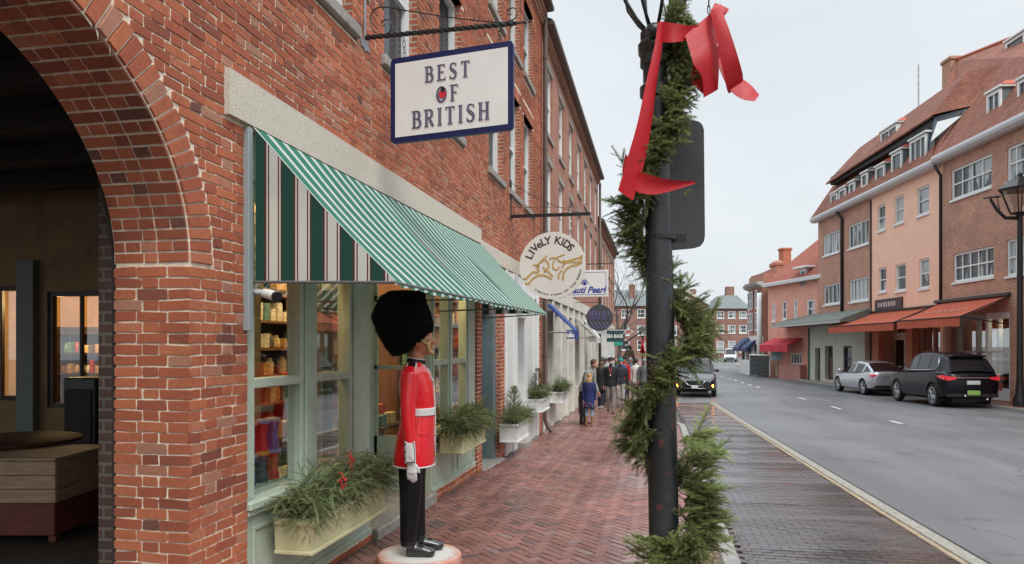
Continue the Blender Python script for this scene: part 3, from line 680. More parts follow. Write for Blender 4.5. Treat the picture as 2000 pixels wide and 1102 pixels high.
for i_, (yy_, xx_) in enumerate(((7.7, -3.95), (9.0, -3.7))):
    t = thing('display_table', ('dark display table with folded goods behind the glazed door', 'dark display table inside the right shop window')[i_], 'table', (xx_, yy_, -.05))
    mb = MB(); mb.box(xx_-.3, xx_+.3, yy_-.4, yy_+.4, .72, .76, bev=.01); mb.build('tabletop', m_dkwood, t)
    for sx2 in (-.26, .22):
        for sy2 in (-.36, .32): mb = MB(); mb.box(xx_+sx2, xx_+sx2+.04, yy_+sy2, yy_+sy2+.04, -.05, .72); mb.build('leg', m_dkwood, t)
    for k in range(8):
        b = MB(); c_ = (xx_-.2+.13*(k % 4), yy_-.25+.3*(k//4), .761); b.box(c_[0]-.05, c_[0]+.05, c_[1]-.09, c_[1]+.09, .761, .761+rnd.uniform(.06, .3), bev=.008); b.build('packet', gm[(k*5+i_) % 6], label=('small packet on the display table behind the glazed door', 'small packet on the display table in the right shop window')[i_], cat='packet', group=('packets on the door-side display table', 'packets on the window display table')[i_], loc=c_)
shelf_goods(Fr((-3.25, 0), 0, 1), 4.65, 5.22, .78, 2, .36, .0, 'low dark rack of small goods right behind the first window pane', 'small %s on the low dark rack of the window corner', 7, gm, depth=.2)
# tins in the window: two rows
tins = [M('tin_red', (.42, .02, .02), .3, nscale=60, namt=.6, coat=.4), M('tin_blue', (.03, .07, .25), .3, nscale=50, namt=.7, coat=.4), M('tin_navy', (.02, .03, .09), .3, nscale=70, namt=.9, coat=.4)]
lids = [M('lid_orange', (.6, .22, .05), .4), M('lid_blue', (.1, .2, .42), .4), M('lid_grey', (.3, .33, .4), .4)]
k = 0
nm_row = ['nearest the brick pillar', 'second from the brick pillar', 'third from the brick pillar', 'farthest from the brick pillar']
for row, zt in enumerate((.76, 1.0)):
    for i in range(4):
        y = 4.70+i*.145; x = -3.0+.012*i; c = (x, y, zt); cn = ('red', 'blue', 'navy')[k % 3]
        t = thing('gift_tin', '%s gift tin, %s row in the shop window, %s' % (cn, ('lower', 'upper')[row], nm_row[i]), 'tin', c, 'gift tins stacked in the shop window')
        b = MB(); b.lathe([(.058, 0), (.06, .02), (.045, .11), (.06, .2), (.062, .205)], c, 6); b.build('can', tins[k % 3], t, smooth=25)
        b = MB(); b.lathe([(.065, .206), (.066, .225), (.05, .235)], c, 12); b.build('lid', lids[(k+1) % 3], t, smooth=30); k += 1
mb = MB(); mb.box(-3.2, -2.93, 4.6, 6.2, .7, .755); mb.build('display_ledge', m_green, shop)
for nmi, (ya, za) in enumerate(((5.62, 2.8), (6.0, 2.72))):
    mb = MB(); mb.prism([(ya-.08, za), (ya+.08, za), (ya+.01, za-.42)], -3.0, -2.99, lambda a, b, h: (h, a, b)); mb.build('hanging_pennant', M('pennant', (.20, .07, .07), .8, nscale=20, namt=.5), label='dark red pennant in the window, '+('first from the brick pillar' if nmi == 0 else 'beside the window curtain'), cat='pennant', loc=(-3, ya, za), group='pennants in the shop window')
# security camera
cc = onY(515, 576, 4.62)
sc_ = thing('security_camera', 'small white security camera on the frame under the awning corner', 'camera', (-2.72, 4.5, cc.z))
mb = MB(); mb.tube([(-2.73, 4.50, 2.17), (-2.66, 4.50, 2.17), (-2.64, 4.5, 2.16)], [.03, .014, .018]); mb.build('bracket', m_white, sc_, smooth=True)
mb = MB(); mb.tube([(-2.665, 4.50, 2.165), (-2.66, 4.505, 2.163), (-2.55, 4.46, 2.135), (-2.545, 4.457, 2.134)], [.02, .033, .035, .03], 12); mb.build('housing', m_white, sc_, smooth=40)
mb = MB(); mb.tube([(-2.549, 4.46, 2.135), (-2.525, 4.448, 2.128)], [.036, .034], 12); mb.build('lens_cap', M('black_plastic', (.01, .01, .01), .3), sc_, smooth=40)
# ================================================================ striped awning
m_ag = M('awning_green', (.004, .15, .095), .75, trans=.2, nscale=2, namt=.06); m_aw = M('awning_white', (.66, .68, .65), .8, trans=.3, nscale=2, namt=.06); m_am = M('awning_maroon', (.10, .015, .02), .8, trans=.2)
aw = thing('striped_awning', 'green and white striped awning with maroon pinstripes over the shop window', 'awning', (-2.74, 7.7, 3.3))
Y0, Y1 = 4.46, 11.05; XT, ZT, XF, ZF = -2.72, 3.30, -1.70, 2.235
PAT = [(0, .088, 0), (.088, .101, 2), (.101, .112, 1), (.112, .122, 2), (.122, .186, 1), (.186, .196, 2), (.196, .207, 1), (.207, .215, 2)]
PER = .215
def stripes(lo, hi):
    k = math.floor(lo/PER)
    while k*PER < hi:
        for a, b, m in PAT:
            p, q = max(lo, k*PER+a), min(hi, k*PER+b)
            if q > p: yield p, q, m
        k += 1
mb = MB()
def tp(y, s):     # s 0 at the wall, 1 at the front bar; sag between
    zt = ZT+.012*(y-Y0); zf = ZF+.011*(y-Y0)
    rb = abs(math.sin((y-Y0)*math.pi/2.2)); sg = -.05*math.sin(s*math.pi)*(.5+.5*rb)-.018*s*rb+.007*math.sin(y*3.1+s*4)*math.sin(s*math.pi)+.004*math.sin(y*9+s*7)*s
    return (XT+(XF-XT)*s, y, zt+(zf-zt)*s+sg)
PT = [(0, .075, 0), (.075, .115, 1), (.115, .119, 2), (.119, .15, 0), (.15, .19, 1), (.19, .194, 2), (.194, .215, 0)]
PAT2, PAT = PAT, [(0, .045, 0), (.045, .054, 3), (.054, .060, 0), (.060, .105, 0), (.105, .118, 3), (.118, .188, 1), (.188, .202, 3), (.202, .215, 0)]
S = 10
for a, b, m in stripes(Y0, Y1):
    for k in range(S):
        mb.face([tp(a, k/S), tp(b, k/S), tp(b, (k+1)/S), tp(a, (k+1)/S)], m)
    zf = tp(a, 1)[2]; sc = lambda y: .028+.014*abs(math.sin(y*math.pi/.215))
    mb.face([tp(a, 1), tp(b, 1), (XF+.012, b, tp(b, 1)[2]-sc(b)), (XF+.012, a, tp(a, 1)[2]-sc(a))], m)
mb.build('canopy', [m_ag, m_aw, m_am, M('awning_mint', (.13, .38, .29), .8, trans=.3)], aw)
PAT = PAT2
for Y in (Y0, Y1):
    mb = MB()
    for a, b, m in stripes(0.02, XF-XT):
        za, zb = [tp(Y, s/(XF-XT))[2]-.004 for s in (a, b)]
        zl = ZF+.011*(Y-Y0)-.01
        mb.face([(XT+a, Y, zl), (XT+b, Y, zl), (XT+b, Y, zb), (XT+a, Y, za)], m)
    mb.build('side_flap', [M('awning_green_shaded', (.002, .048, .034), .8, trans=.05), m_aw, m_am], aw)  # same green cloth as the canopy, its shaded side painted darker
mb = MB(); mb.tube([(XF, Y0, ZF-.02), (XF, Y1, ZF+.011*(Y1-Y0)-.02)], .012)
mb.tube([(XT, Y0, ZF), (XF, Y0, ZF-.02)], .01)
for y in (6.6, 8.7, Y1-.02): mb.tube([(XT, y, ZF), (XF, y, ZF+.011*(y-Y0)-.02)], .01); mb.tube([(XT, y, ZT), (XF, y, ZF+.011*(y-Y0)-.02)], .01)
mb.build('frame', M('galvanised', (.12, .12, .12), .5, 0), aw)
mb = MB(); mb.box(-2.765, -2.715, 4.40, 4.455, 1.9, 3.285, bev=.004); mb.build('corner_board', M('blue_grey_board', (.28, .33, .33), .6), shop)
# ================================================================ serif lettering for the hanging sign
def stroke_poly(pts, ws):
    """polygon strip of quads along pts with widths"""
    P = [Vector(p) for p in pts]; out_ = []
    for i, p in enumerate(P):
        t = (P[min(i+1, len(P)-1)]-P[max(i-1, 0)]).normalized(); n = Vector((-t.y, t.x)); w_ = ws[i] if hasattr(ws, '__len__') else ws
        out_.append((p+n*w_/2, p-n*w_/2))
    return out_
def arc(cx, cy, rx, ry, a0, a1, n=14): return [(cx+rx*math.cos(R(a0+(a1-a0)*i/n)), cy+ry*math.sin(R(a0+(a1-a0)*i/n))) for i in range(n+1)]
def wv(a, b, n=14): return [a+(b-a)*math.sin(math.pi*i/n) for i in range(n+1)]
T, t_ = .17, .07
def stem(x): return ([(x, 0), (x, 1)], T, 1)
def serif(x, y, w_=.30): return ([(x-w_/2, y), (x+w_/2, y)], .05, 0)
GL = {
 'B': (.66, [stem(.14), serif(.12, .02), serif(.12, .98), ([(.14, .97), (.34, .97)], .06, 0), (arc(.32, .745, .2, .23, 90, -90), wv(.06, .17), 1), ([(.14, .52), (.34, .52)], .06, 0), (arc(.34, .265, .24, .255, 90, -90), wv(.06, .18), 1), ([(.14, .03), (.36, .03)], .06, 0)]),
 'E': (.62, [stem(.14), serif(.12, .02), serif(.12, .98), ([(.14, .97), (.56, .97)], .06, 0), ([(.555, .99), (.54, .83)], .05, 0), ([(.14, .52), (.44, .52)], .055, 0), ([(.44, .60), (.44, .44)], .045, 0), ([(.14, .03), (.58, .03)], .06, 0), ([(.585, .0), (.60, .2)], .05, 0)]),
 'S': (.60, [([(.50, .80), (.47, .92), (.34, .98), (.20, .96), (.11, .86), (.10, .74), (.17, .62), (.30, .53), (.42, .44), (.50, .33), (.50, .19), (.43, .07), (.30, .01), (.16, .04), (.08, .13), (.06, .22)], [.04, .05, .06, .08, .11, .14, .17, .18, .18, .17, .14, .11, .08, .06, .05, .04], 1), ([(.51, .97), (.50, .78)], .045, 0), ([(.06, .02), (.07, .24)], .045, 0)]),
 'T': (.66, [([(.33, 0), (.33, 1)], T, 1), serif(.33, .02, .34), ([(.02, .97), (.64, .97)], .06, 0), ([(.03, .99), (.05, .82)], .05, 0), ([(.63, .99), (.61, .82)], .05, 0)]),
 'O': (.80, [(arc(.40, .5, .31, .46, 0, 360, 28), [.07+.11*abs(math.cos(R(360*i/28))) for i in range(29)], 1)]),
 'F': (.58, [stem(.14), serif(.14, .02), serif(.12, .98), ([(.14, .97), (.54, .97)], .06, 0), ([(.535, .99), (.52, .82)], .05, 0), ([(.14, .52), (.42, .52)], .055, 0), ([(.42, .60), (.42, .44)], .045, 0)]),
 'R': (.68, [stem(.14), serif(.14, .02), serif(.12, .98), ([(.14, .97), (.34, .97)], .06, 0), (arc(.32, .735, .21, .24, 90, -90), wv(.06, .17), 1), ([(.14, .50), (.34, .50)], .06, 0), ([(.32, .50), (.44, .30), (.56, .08), (.66, .01)], [.1, .16, .16, .06], 1)]),
 'I': (.34, [([(.17, 0), (.17, 1)], T, 1), serif(.17, .02), serif(.17, .98)]),
 'H': (.76, [stem(.15), serif(.15, .02), serif(.15, .98), ([(.61, 0), (.61, 1)], T, 1), serif(.61, .02), serif(.61, .98), ([(.15, .51), (.61, .51)], .055, 0)]),
}
def word(mbs, txt, cx, cz, h, sp, f):
    wd = sum(GL[c][0] for c in txt)*h*.86+sp*(len(txt)-1); x = cx-wd/2
    for c in txt:
        gw, st = GL[c]
        for pts, ws, inl in st:
            for lay_, grow, dd, ox, oy in ((0, .075, .0015, .03, -.045), (1, .0, .004, 0, 0), (2, None, .0065, 0, 0)):
                if lay_ == 2:
                    if not inl: continue
                    w2 = [max(.001, (v-.08)*.34) for v in (ws if hasattr(ws, '__len__') else [ws]*len(pts))]
                    if max(w2) < .012: continue
                else: w2 = [v+grow for v in (ws if hasattr(ws, '__len__') else [ws]*len(pts))]
                q = stroke_poly(pts, w2)
                if lay_ == 0: q = [(a, b) for a, b in q]
                for (a, b), (c_, d_) in zip(q, q[1:]):
                    ff = lambda p: f(x+(p.x+ox)*h*.86, cz+(p.y-.5+oy)*h, dd+rnd.uniform(0, .0002))
                    mbs[lay_].face([ff(a), ff(b), ff(d_), ff(c_)])
        x += gw*h*.86+sp
# sign: hanging from a twisted bar
bs = thing('sign_bracket', 'black twisted iron bar bracket with scrolls above the large rectangular sign', 'bracket', (-2.76, 6.44, 4.75))
mb = MB(); n = 150; b0, b1 = Vector((-2.74, 6.44, 4.745)), Vector((-1.27, 6.44, 4.752))
rings = []
for i in range(n+1):
    c = b0.lerp(b1, i/n); a = i/n*math.pi*11
    rings.append([c+Vector((0, math.cos(a+k*math.pi/2)*.024, math.sin(a+k*math.pi/2)*.024)) for k in range(4)])
mb.loft(rings); mb.tube([(-1.27, 6.44, 4.752), (-1.2, 6.44, 4.752)], .009); mb.ball((-1.19, 6.44, 4.752), .016); mb.build('bar', m_iron, bs, smooth=30)
mb = MB(); mb.box(-2.75, -2.742, 6.42, 6.46, 4.62, 5.35)
for zz in (4.68, 5.18): mb.prism([(6.32, zz+.03), (6.36, zz-.04), (6.56, zz-.04), (6.52, zz+.06)], -2.752, -2.744, lambda a, b, h: (h, a, b))
mb.build('wall_plate', M('weathered_steel', (.30, .31, .33), .5, .3, nscale=12, namt=.3), bs)
def px6(x, y): return onY(x, y, 6.44)
mb = MB()
sp = [(770, 55), (760, 48), (752, 44), (747, 46), (744, 50), (747, 54), (752, 55), (756, 50), (756, 44), (750, 38), (744, 42), (741, 52), (744, 60), (752, 65), (762, 60), (766, 50), (760, 40), (753, 36)]
s1 = [(752, 49), (748, 51), (745, 48), (746, 43), (752, 39), (760, 40), (765, 48), (763, 60), (754, 67), (742, 68), (730, 60), (724, 45), (725, 30), (733, 18), (748, 14), (770, 17), (800, 22), (850, 30), (900, 37), (950, 42), (980, 44), (998, 41), (1008, 33), (1010, 22), (1005, 16), (997, 17), (990, 23), (992, 29), (999, 29)]
pts = [px6(*p) for p in s1]
sm = []
for i in range(len(pts)-1):
    p0, p1, p2, p3 = pts[max(i-1, 0)], pts[i], pts[i+1], pts[min(i+2, len(pts)-1)]
    for k in range(5):
        t = k/5; sm.append(.5*((2*p1)+(p2-p0)*t+(2*p0-5*p1+4*p2-p3)*t*t+(3*p1-p0-3*p2+p3)*t**3))
sm.append(pts[-1])
mb.tube(sm, .0045, 6, ry=.010, up=(0, 1, 0)); mb.build('scroll', m_iron, bs, smooth=True)
def chain(p0, p1, parent, n=5, r=.012, m=m_iron):
    mb = MB(); p0, p1 = Vector(p0), Vector(p1)
    for i in range(n):
        c = p0.lerp(p1, (i+.5)/n); h = (p1-p0).length/n*.66
        ring = [c+Vector(((r if i % 2 else .002)*math.cos(a), (.002 if i % 2 else r)*math.cos(a), h*math.sin(a))) for a in [k*math.pi/5 for k in range(11)]]
        mb.tube(ring, .0032, 5)
    mb.build('chain', m, parent)
sg = thing('hanging_sign', 'large white rectangular sign with navy border and serif words BEST OF BRITISH', 'sign', (-1.9, 6.44, 4.1))
# sign plane, turned 6 degrees, tilted a little out of level
pc = onY(881, 184, 6.44); SW, SH = 1.22, .81; rr_ = R(-5)
sx = Vector((math.cos(rr_), math.sin(rr_), .0)); SLP = .028
def fs(a, b, h): p = pc+sx*a+Vector((0, 0, b+a*SLP))+Vector((math.sin(rr_), -math.cos(rr_), 0))*h; return p
def rrect(w_, h_, r, n=5):
    o = []
    for cx, cy, a0 in ((w_-r, h_-r, 0), (-w_+r, h_-r, 90), (-w_+r, -h_+r, 180), (w_-r, -h_+r, 270)):
        for i in range(n+1): a = R(a0+90*i/n); o.append((cx+r*math.cos(a), cy+r*math.sin(a)))
    return o
m_navy = M('navy_sign_paint', (.006, .012, .075), .4); m_signw = M('sign_white', (.74, .74, .72), .45, nscale=3, namt=.04)
mb = MB(); mb.prism(rrect(SW/2, SH/2, .045), -.02, .02, fs); mb.build('border', m_navy, sg)
mb = MB(); mb.prism(rrect(SW/2-.05, SH/2-.055, .004), .0205, .024, fs); mb.prism(rrect(SW/2-.05, SH/2-.055, .004), -.0205, -.024, fs); mb.build('panel', m_signw, sg)
ml = [MB(), MB(), MB()]; f2 = lambda a, b, h: fs(a, b, .0242+h)
word(ml, 'BEST', -.03, .205, .148, .04, f2); word(ml, 'OF', -.03, .0, .15, .04, f2); word(ml, 'BRITISH', -.0, -.205, .162, .034, f2)
ml[0].build('letter_outline', M('pinkish_edge', (.50, .40, .40), .6), sg); ml[1].build('lettering', M('letter_navy', (.008, .012, .075), .4), sg); ml[2].build('letter_inline', M('inline_white', (.45, .44, .55), .5), sg)
mb = MB(); mb.prism([(a*.035-.076, b*.038+.0) for a, b in arc(0, 0, 1, 1, 0, 360, 14)[:-1]], .0, .009, f2); mb.build('emblem_tunic', M('emblem_red', (.6, .02, .04), .5), sg)
mb = MB(); mb.prism([(a*.022-.07, b*.024+.04) for a, b in arc(0, 0, 1, 1, 0, 360, 14)[:-1]], .0095, .0115, f2); mb.build('emblem_hat', M('emblem_black', (.01, .01, .012), .5), sg)
for a_ in (-.47, .47):
    top = fs(a_, SH/2-.012*0, 0); chain((top.x, 6.44, 4.73), (top.x, top.y, top.z-.005), sg, 4)
# ================================================================ round hanging sign, and the ones behind
def mast(name, label, x0, x1, y, z, zt, r=.018, scroll=True):
    t = thing(name, label, 'bracket', (x0, y, z)); mb = MB(); mb.box(x0, x1, y-r*.7, y+r*.7, z-r*.55, z+r*.55, bev=.003); mb.build('bar', m_iron, t)
    mb = MB(); mb.box(x0, x0+.025, y-.02, y+.02, z-.06, zt); mb.build('wall_plate', m_iron, t)
    if scroll:
        mb = MB(); mb.tube([(x0+.02, y, zt-.05), (x0+.25, y, zt-.20), (x0+.6, y, z+.28), (x0+1.0, y, z+.12), (x0+1.3, y, z+.02)], .005, 6)
        for cx, cz, s in ((x0+.17, zt-.22, 1), (x0+.42, zt-.3, -1), (x0+1.2, z+.1, 1)):
            mb.tube([(cx+.08*(1-i/26)*math.cos(i*.5)*s, y, cz+.08*(1-i/26)*math.sin(i*.5)) for i in range(26)], .005, 5)
        mb.tube([(x0+.01, y, z+.17), (x1-.3, y, z+.13)], .004, 5)
        mb.build('scroll', m_iron, t, smooth=True)
    return t
mast('sign_bracket', 'black iron bracket with fine scrollwork above the round white sign', -2.76, -1.23, 13.4, 4.26, 4.95, .052)
rs = thing('round_sign', 'round white sign lettered LIVELY KIDS with two golden running horses', 'sign', (-1.95, 13.4, 3.3))
rc = onY(1079, 519, 13.4); RR_ = .635
def fr_(a, b, h): return Vector((rc.x+a*.995, 13.4-h-a*.05, rc.z+b))
mb = MB(); mb.prism([(RR_*math.cos(a), RR_*math.sin(a)) for a in [k*2*math.pi/64 for k in range(64)]], -.02, .02, fr_); mb.build('disc', M('disc_white', (.70, .69, .64), .5, nscale=3, namt=.04), rs)
m_dkl = M('dark_brown_lettering', (.05, .035, .03), .5); m_gold = M('gold_paint', (.50, .33, .10), .45, nscale=9, namt=.2)
mb = MB()
def arc_text(mb, txt, rad, a0, a1, size, f, flip=False, bold=.0, wmap=None):
    n = len(txt)
    for i, ch in enumerate(txt):
        if ch == ' ': continue
        a = R(a0+(a1-a0)*(i+.5)/n); vs, fs_ = text_mesh(ch, size, bold=bold)
        rot = a-math.pi/2 if not flip else a+math.pi/2
        cx, cy = rad*math.cos(a), rad*math.sin(a)
        mb.idx([f(cx+v.x*math.cos(rot)-v.y*math.sin(rot), cy+v.x*math.sin(rot)+v.y*math.cos(rot), v.z) for v in vs], fs_)
fr2 = lambda a, b, h: fr_(a, b, .0215+h)
arc_text(mb, 'LIVeLY KIDS', .475, 163, 37, .20, fr2, bold=.004); mb.build('lettering', m_dkl, rs)
mb = MB(); arc_text(mb, 'timeless pieces for tiny humans', .545, 232, 352, .058, fr2, flip=True, bold=.001); mb.build('small_lettering', m_dkl, rs)
mb = MB()
def gpath(pts, w_): 
    q = stroke_poly([Vector(((x-1079)/66*RR_*1.0, (519-y)/66*RR_)) for x, y in pts], w_)
    P = []
    for (a, b), (c_, d_) in zip(q, q[1:]):
        mb.face([fr2(a.x, a.y, .006), fr2(b.x, b.y, .006), fr2(d_.x, d_.y, .006), fr2(c_.x, c_.y, .006)])
        mb.face([fr2(a.x, a.y, 0), fr2(c_.x, c_.y, 0), fr2(c_.x, c_.y, .006), fr2(a.x, a.y, .006)]); mb.face([fr2(b.x, b.y, 0), fr2(d_.x, d_.y, 0), fr2(d_.x, d_.y, .006), fr2(b.x, b.y, .006)])
def bez(p, n=9):
    o = []
    for i in range(len(p)-1):
        p0, p1, p2, p3 = [Vector(q) for q in (p[max(i-1, 0)], p[i], p[i+1], p[min(i+2, len(p)-1)])]
        for k in range(4):
            t = k/4; o.append(tuple(.5*((2*p1)+(p2-p0)*t+(2*p0-5*p1+4*p2-p3)*t*t+(3*p1-p0-3*p2+p3)*t**3)))
    o.append(p[-1]); return o
for pth, w_ in [([(1019, 543), (1026, 544), (1033, 537), (1041, 531), (1050, 532), (1052, 526)], .034), ([(1024, 553), (1032, 553), (1038, 546), (1048, 539), (1058, 537), (1070, 541), (1078, 546)], .036),
    ([(1062, 531), (1070, 530), (1076, 536), (1080, 541)], .034), ([(1046, 521), (1052, 521), (1050, 517), (1056, 512), (1064, 507), (1068, 511), (1072, 517), (1071, 524), (1064, 526), (1061, 521)], .03), ([(1049, 526), (1051, 518), (1040, 517)], .026), ([(1055, 511), (1062, 505), (1069, 499)], .024),
    ([(1073, 507), (1080, 504), (1088, 506), (1093, 511), (1098, 512), (1104, 509)], .03), ([(1088, 503), (1095, 501), (1104, 498)], .024), ([(1083, 509), (1080, 518), (1083, 526), (1090, 527), (1093, 521)], .03),
    ([(1100, 515), (1110, 511), (1122, 508), (1134, 505), (1139, 501)], .034), ([(1098, 524), (1104, 516), (1116, 513), (1128, 514), (1136, 511), (1137, 503)], .03), ([(1101, 548), (1101, 538), (1106, 528), (1116, 521), (1128, 519), (1138, 514)], .036), ([(1092, 545), (1092, 537), (1098, 529)], .032)]:
    gpath(bez(pth), w_)
mb.build('horse_emblem', m_gold, rs)
chain((rc.x-.35, 13.4, 4.24), (rc.x-.35, 13.4, rc.z+.52), rs, 6, .02); chain((rc.x+.35, 13.4, 4.24), (rc.x+.35, 13.4, rc.z+.52), rs, 6, .02)
# rectangular white sign
YN = 18.0; zt = onY(1150, 528, YN).z; zb = onY(1150, 580, YN).z; xl = onY(1098, 550, YN).x; xr = onY(1188, 550, YN).x
mast('sign_bracket', 'thin plain iron bracket above the white sign behind the round sign', -2.76, onY(1196, 515, YN).x, YN, onY(1196, 515, YN).z, onY(1196, 500, YN).z, .02, False)
t = thing('hanging_sign', 'white rectangular sign lettered Nauti Pearl in blue with a shell, half behind the round sign', 'sign', (xl, YN, zb))
mb = MB(); mb.box(xl, xr, YN-.02, YN+.02, zb, zt, bev=.004); mb.build('panel', M('sign_white', (.66, .655, .63)), t)
m_blue = M('sign_blue', (.02, .045, .30), .5)
mb = MB()
for (a, b, c, d) in ((xl+.05, xr-.05, zt-.06, zt-.05), (xl+.05, xr-.05, zb+.05, zb+.06), (xl+.05, xl+.06, zb+.06, zt-.06), (xr-.06, xr-.05, zb+.06, zt-.06)): mb.box(a, b, YN-.024, YN-.0205, c, d)
mb.build('border', m_blue, t)
mb = MB(); tc_ = onY(1143, 567, YN); add_text(mb, 'Nauti Pearl', .22, lambda a, b, h: (tc_.x+a*.98, YN-.024-h, tc_.z+b), shear=.35, bold=.006); mb.build('lettering', m_blue, t)
mb = MB(); sc0 = onY(1142, 552, YN)
for k in range(7):
    a = R(20+k*23.3); mb.tube([(sc0.x, YN-.024, sc0.z-.07), (sc0.x+.085*math.cos(a), YN-.024, sc0.z-.07+.16*math.sin(a)), (sc0.x+.11*math.cos(a), YN-.024, sc0.z-.07+.10*math.sin(a))], .007, 4)
mb.build('shell_emblem', m_blue, t)
# dark round sign
YJ = 24.0; jc = onY(1171, 621, YJ); jr = onY(1197, 621, YJ).x-jc.x
t = thing('round_sign', 'small dark grey round sign lettered JEN JU with purple dots', 'sign', tuple(jc))
fj2 = lambda a, b, h: (jc.x+a, YJ-h, jc.z+b)
mb = MB(); mb.prism([(jr*math.cos(a), jr*math.sin(a)) for a in [k*2*math.pi/40 for k in range(40)]], -.02, .02, fj2); mb.build('disc', M('charcoal_disc', (.05, .052, .065), .6), t)
m_pur = M('purple_paint', (.16, .13, .34), .6)
mb = MB(); add_text(mb, 'JEN JU', .24, lambda a, b, h: fj2(a, b+.13, .022+h)); add_text(mb, 'BOBA TEA', .10, lambda a, b, h: fj2(a, b-.02, .022+h)); mb.build('lettering', m_pur, t)
mb = MB()
for r_, n in ((-.17, 5), (-.25, 5), (-.32, 4)):
    for k in range(n): mb.prism([(.028*math.cos(a)+(k-(n-1)/2)*.13+(0 if n == 5 and r_ > -.2 else .03), .028*math.sin(a)+r_) for a in [q*math.pi/3 for q in range(6)]], .0205, .023, fj2)
mb.build('dot_pattern', m_pur, t)
mast('sign_bracket', 'plain iron bracket above the small dark round sign', -2.76, jc.x+.1, YJ, jc.z+jr+.08, jc.z+jr+.4, .016, False)
# green SEA BAGS sign, arrow sign
YS = 29.0; a0 = onY(1185, 646, YS); a1 = onY(1217, 668, YS)
t = thing('hanging_sign', 'small dark teal sign lettered SEA BAGS above the people on the pavement', 'sign', tuple(a1))
mb = MB(); mb.box(a0.x, a1.x, YS-.02, YS+.02, a1.z, a0.z, bev=.005); mb.build('panel', M('teal_sign', (.02, .06, .07), .5), t)
mb = MB(); add_text(mb, 'SEA BAGS', .15, lambda a, b, h: ((a0.x+a1.x)/2+a, YS-.022-h, (a0.z+a1.z)/2+b*1.3), bold=.006); mb.build('lettering', m_signw, t)
mast('sign_bracket', 'short dark bracket above the teal sign lettered SEA BAGS', -2.76, a1.x, YS, a0.z+.06, a0.z+.3, .015, False)
e0, e1 = onY(1199, 668, 30.5), onY(1216, 676, 30.5)
mb = MB(); mb.box(e0.x, e1.x, 30.48, 30.52, e1.z, e0.z, bev=.01); mb.build('small_green_sign', M('bright_green', (.03, .36, .25), .5), label='small plain bright green board below the teal sign', cat='sign', loc=tuple(e0))
e0, e1 = onY(1206, 644, 33), onY(1239, 652, 33)
t = thing('arrow_sign', 'thin whitish arrow-ended sign with tiny blue and red marks behind the teal sign', 'sign', (-2.7, 33, e0.z))
mb = MB(); h_ = (e0.z-e1.z)/2; zc = (e0.z+e1.z)/2
mb.prism([(-2.74, zc-h_), (e1.x-.15, zc-h_), (e1.x, zc), (e1.x-.15, zc+h_), (-2.74, zc+h_)], 32.98, 33.02, lambda a, b, h: (a, h, b)); mb.build('board', M('faded_white', (.5, .5, .48), .6), t)
mb = MB(); mb.box(e1.x-.75, e1.x-.45, 32.972, 32.978, zc-.05, zc+.05); mb.build('blue_mark', M('mark_blue', (.1, .15, .3), .6), t)
mb = MB(); mb.box(e1.x-.38, e1.x-.15, 32.972, 32.978, zc-.05, zc+.05); mb.build('red_mark', M('mark_red', (.45, .1, .1), .6), t)
# ================================================================ the rest of the left row
def pier(mb, y0, y1, z0, z1, x0=-2.95, x1=-2.74, bev=.006, mi=None): mb.box(x0, x1, y0, y1, z0, z1, bev=bev, mi=mi)
# slate blue door between the brick piers
mb = MB(); pier(mb, 11.15, 11.35, -.35, 3.2, -3.1, -2.84); pier(mb, 12.3, 12.5, -.35, 3.2, -3.1, -2.84); mb.box(-3.1, -2.85, 11.35, 12.3, 2.5, 2.62, bev=.005); mb.box(-3.1, -3.06, 11.35, 12.3, -.3, 2.5); mb.box(-3.1, -3.0, 11.35, 12.3, 2.62, 3.2)
o = mb.build('side_door', m_slate, bldA)
mb = MB(); mb.box(-3.2, -2.66, 11.12, 12.55, -.5, -.2, bev=.02); mb.build('doorstep', m_granite2, bldA)
# white shopfront
mb = MB()
for a, b in ((12.86, 12.98), (13.55, 13.95), (14.65, 15.05), (15.75, 15.9), (16.3, 16.55)): pier(mb, a, b, -.35, 3.2, -3.1, -2.74+.02)
mb.box(-3.1, -2.74, 12.86, 16.55, 2.85, 3.198, bev=.01); mb.box(-3.1, -2.66, 13.95, 14.65, 2.35, 2.43, bev=.01); mb.box(-3.1, -2.76, 12.98, 13.55, -.35, .25); mb.box(-3.1, -2.76, 15.05, 16.3, -.35, .35); mb.box(-3.15, -2.68, 15.0, 16.35, .35, .42, bev=.01); mb.box(-3.15, -2.68, 12.9, 13.6, .25, .32, bev=.01)
wsf = mb.build('white_shopfront', m_white, bldA)
for a, b, c, d in ((12.98, 13.55, .32, 2.85), (15.05, 15.75, .42, 2.85), (15.9, 16.3, .42, 2.85), (14.08, 14.52, .9, 2.1)):
    p = MB(); p.face([(-2.9, a, c), (-2.9, b, c), (-2.9, b, d), (-2.9, a, d)]); p.build('pane', glassmat('display_glass', (.6, .6, .55), .25) if 'display_glass' not in MATS else MATS['display_glass'], wsf)
mb = MB(); mb.box(-3.1, -3.02, 13.95, 14.65, -.3, 2.35); mb.build('door', m_white, wsf)
mb = MB(); mb.box(-3.1, -2.55, 13.95, 14.65, -.6, -.12, bev=.02); mb.box(-3.1, -2.66, 12.86, 13.9, -.7, -.33, bev=.01); mb.box(-3.1, -2.66, 14.7, 16.6, -.7, -.33, bev=.01); mb.build('door_step', m_granite2, bldA)
mb = MB(); mb.box(-4.2, -4.1, 12.8, 16.6, -.3, 3.2); mb.build('shop_room', m_warm, bldA)
lamp('shop_lamp', (-3.6, 13.2, 2.6), 7, (1, .8, .55)); lamp('shop_lamp', (-3.6, 15.6, 2.6), 7, (1, .8, .55))
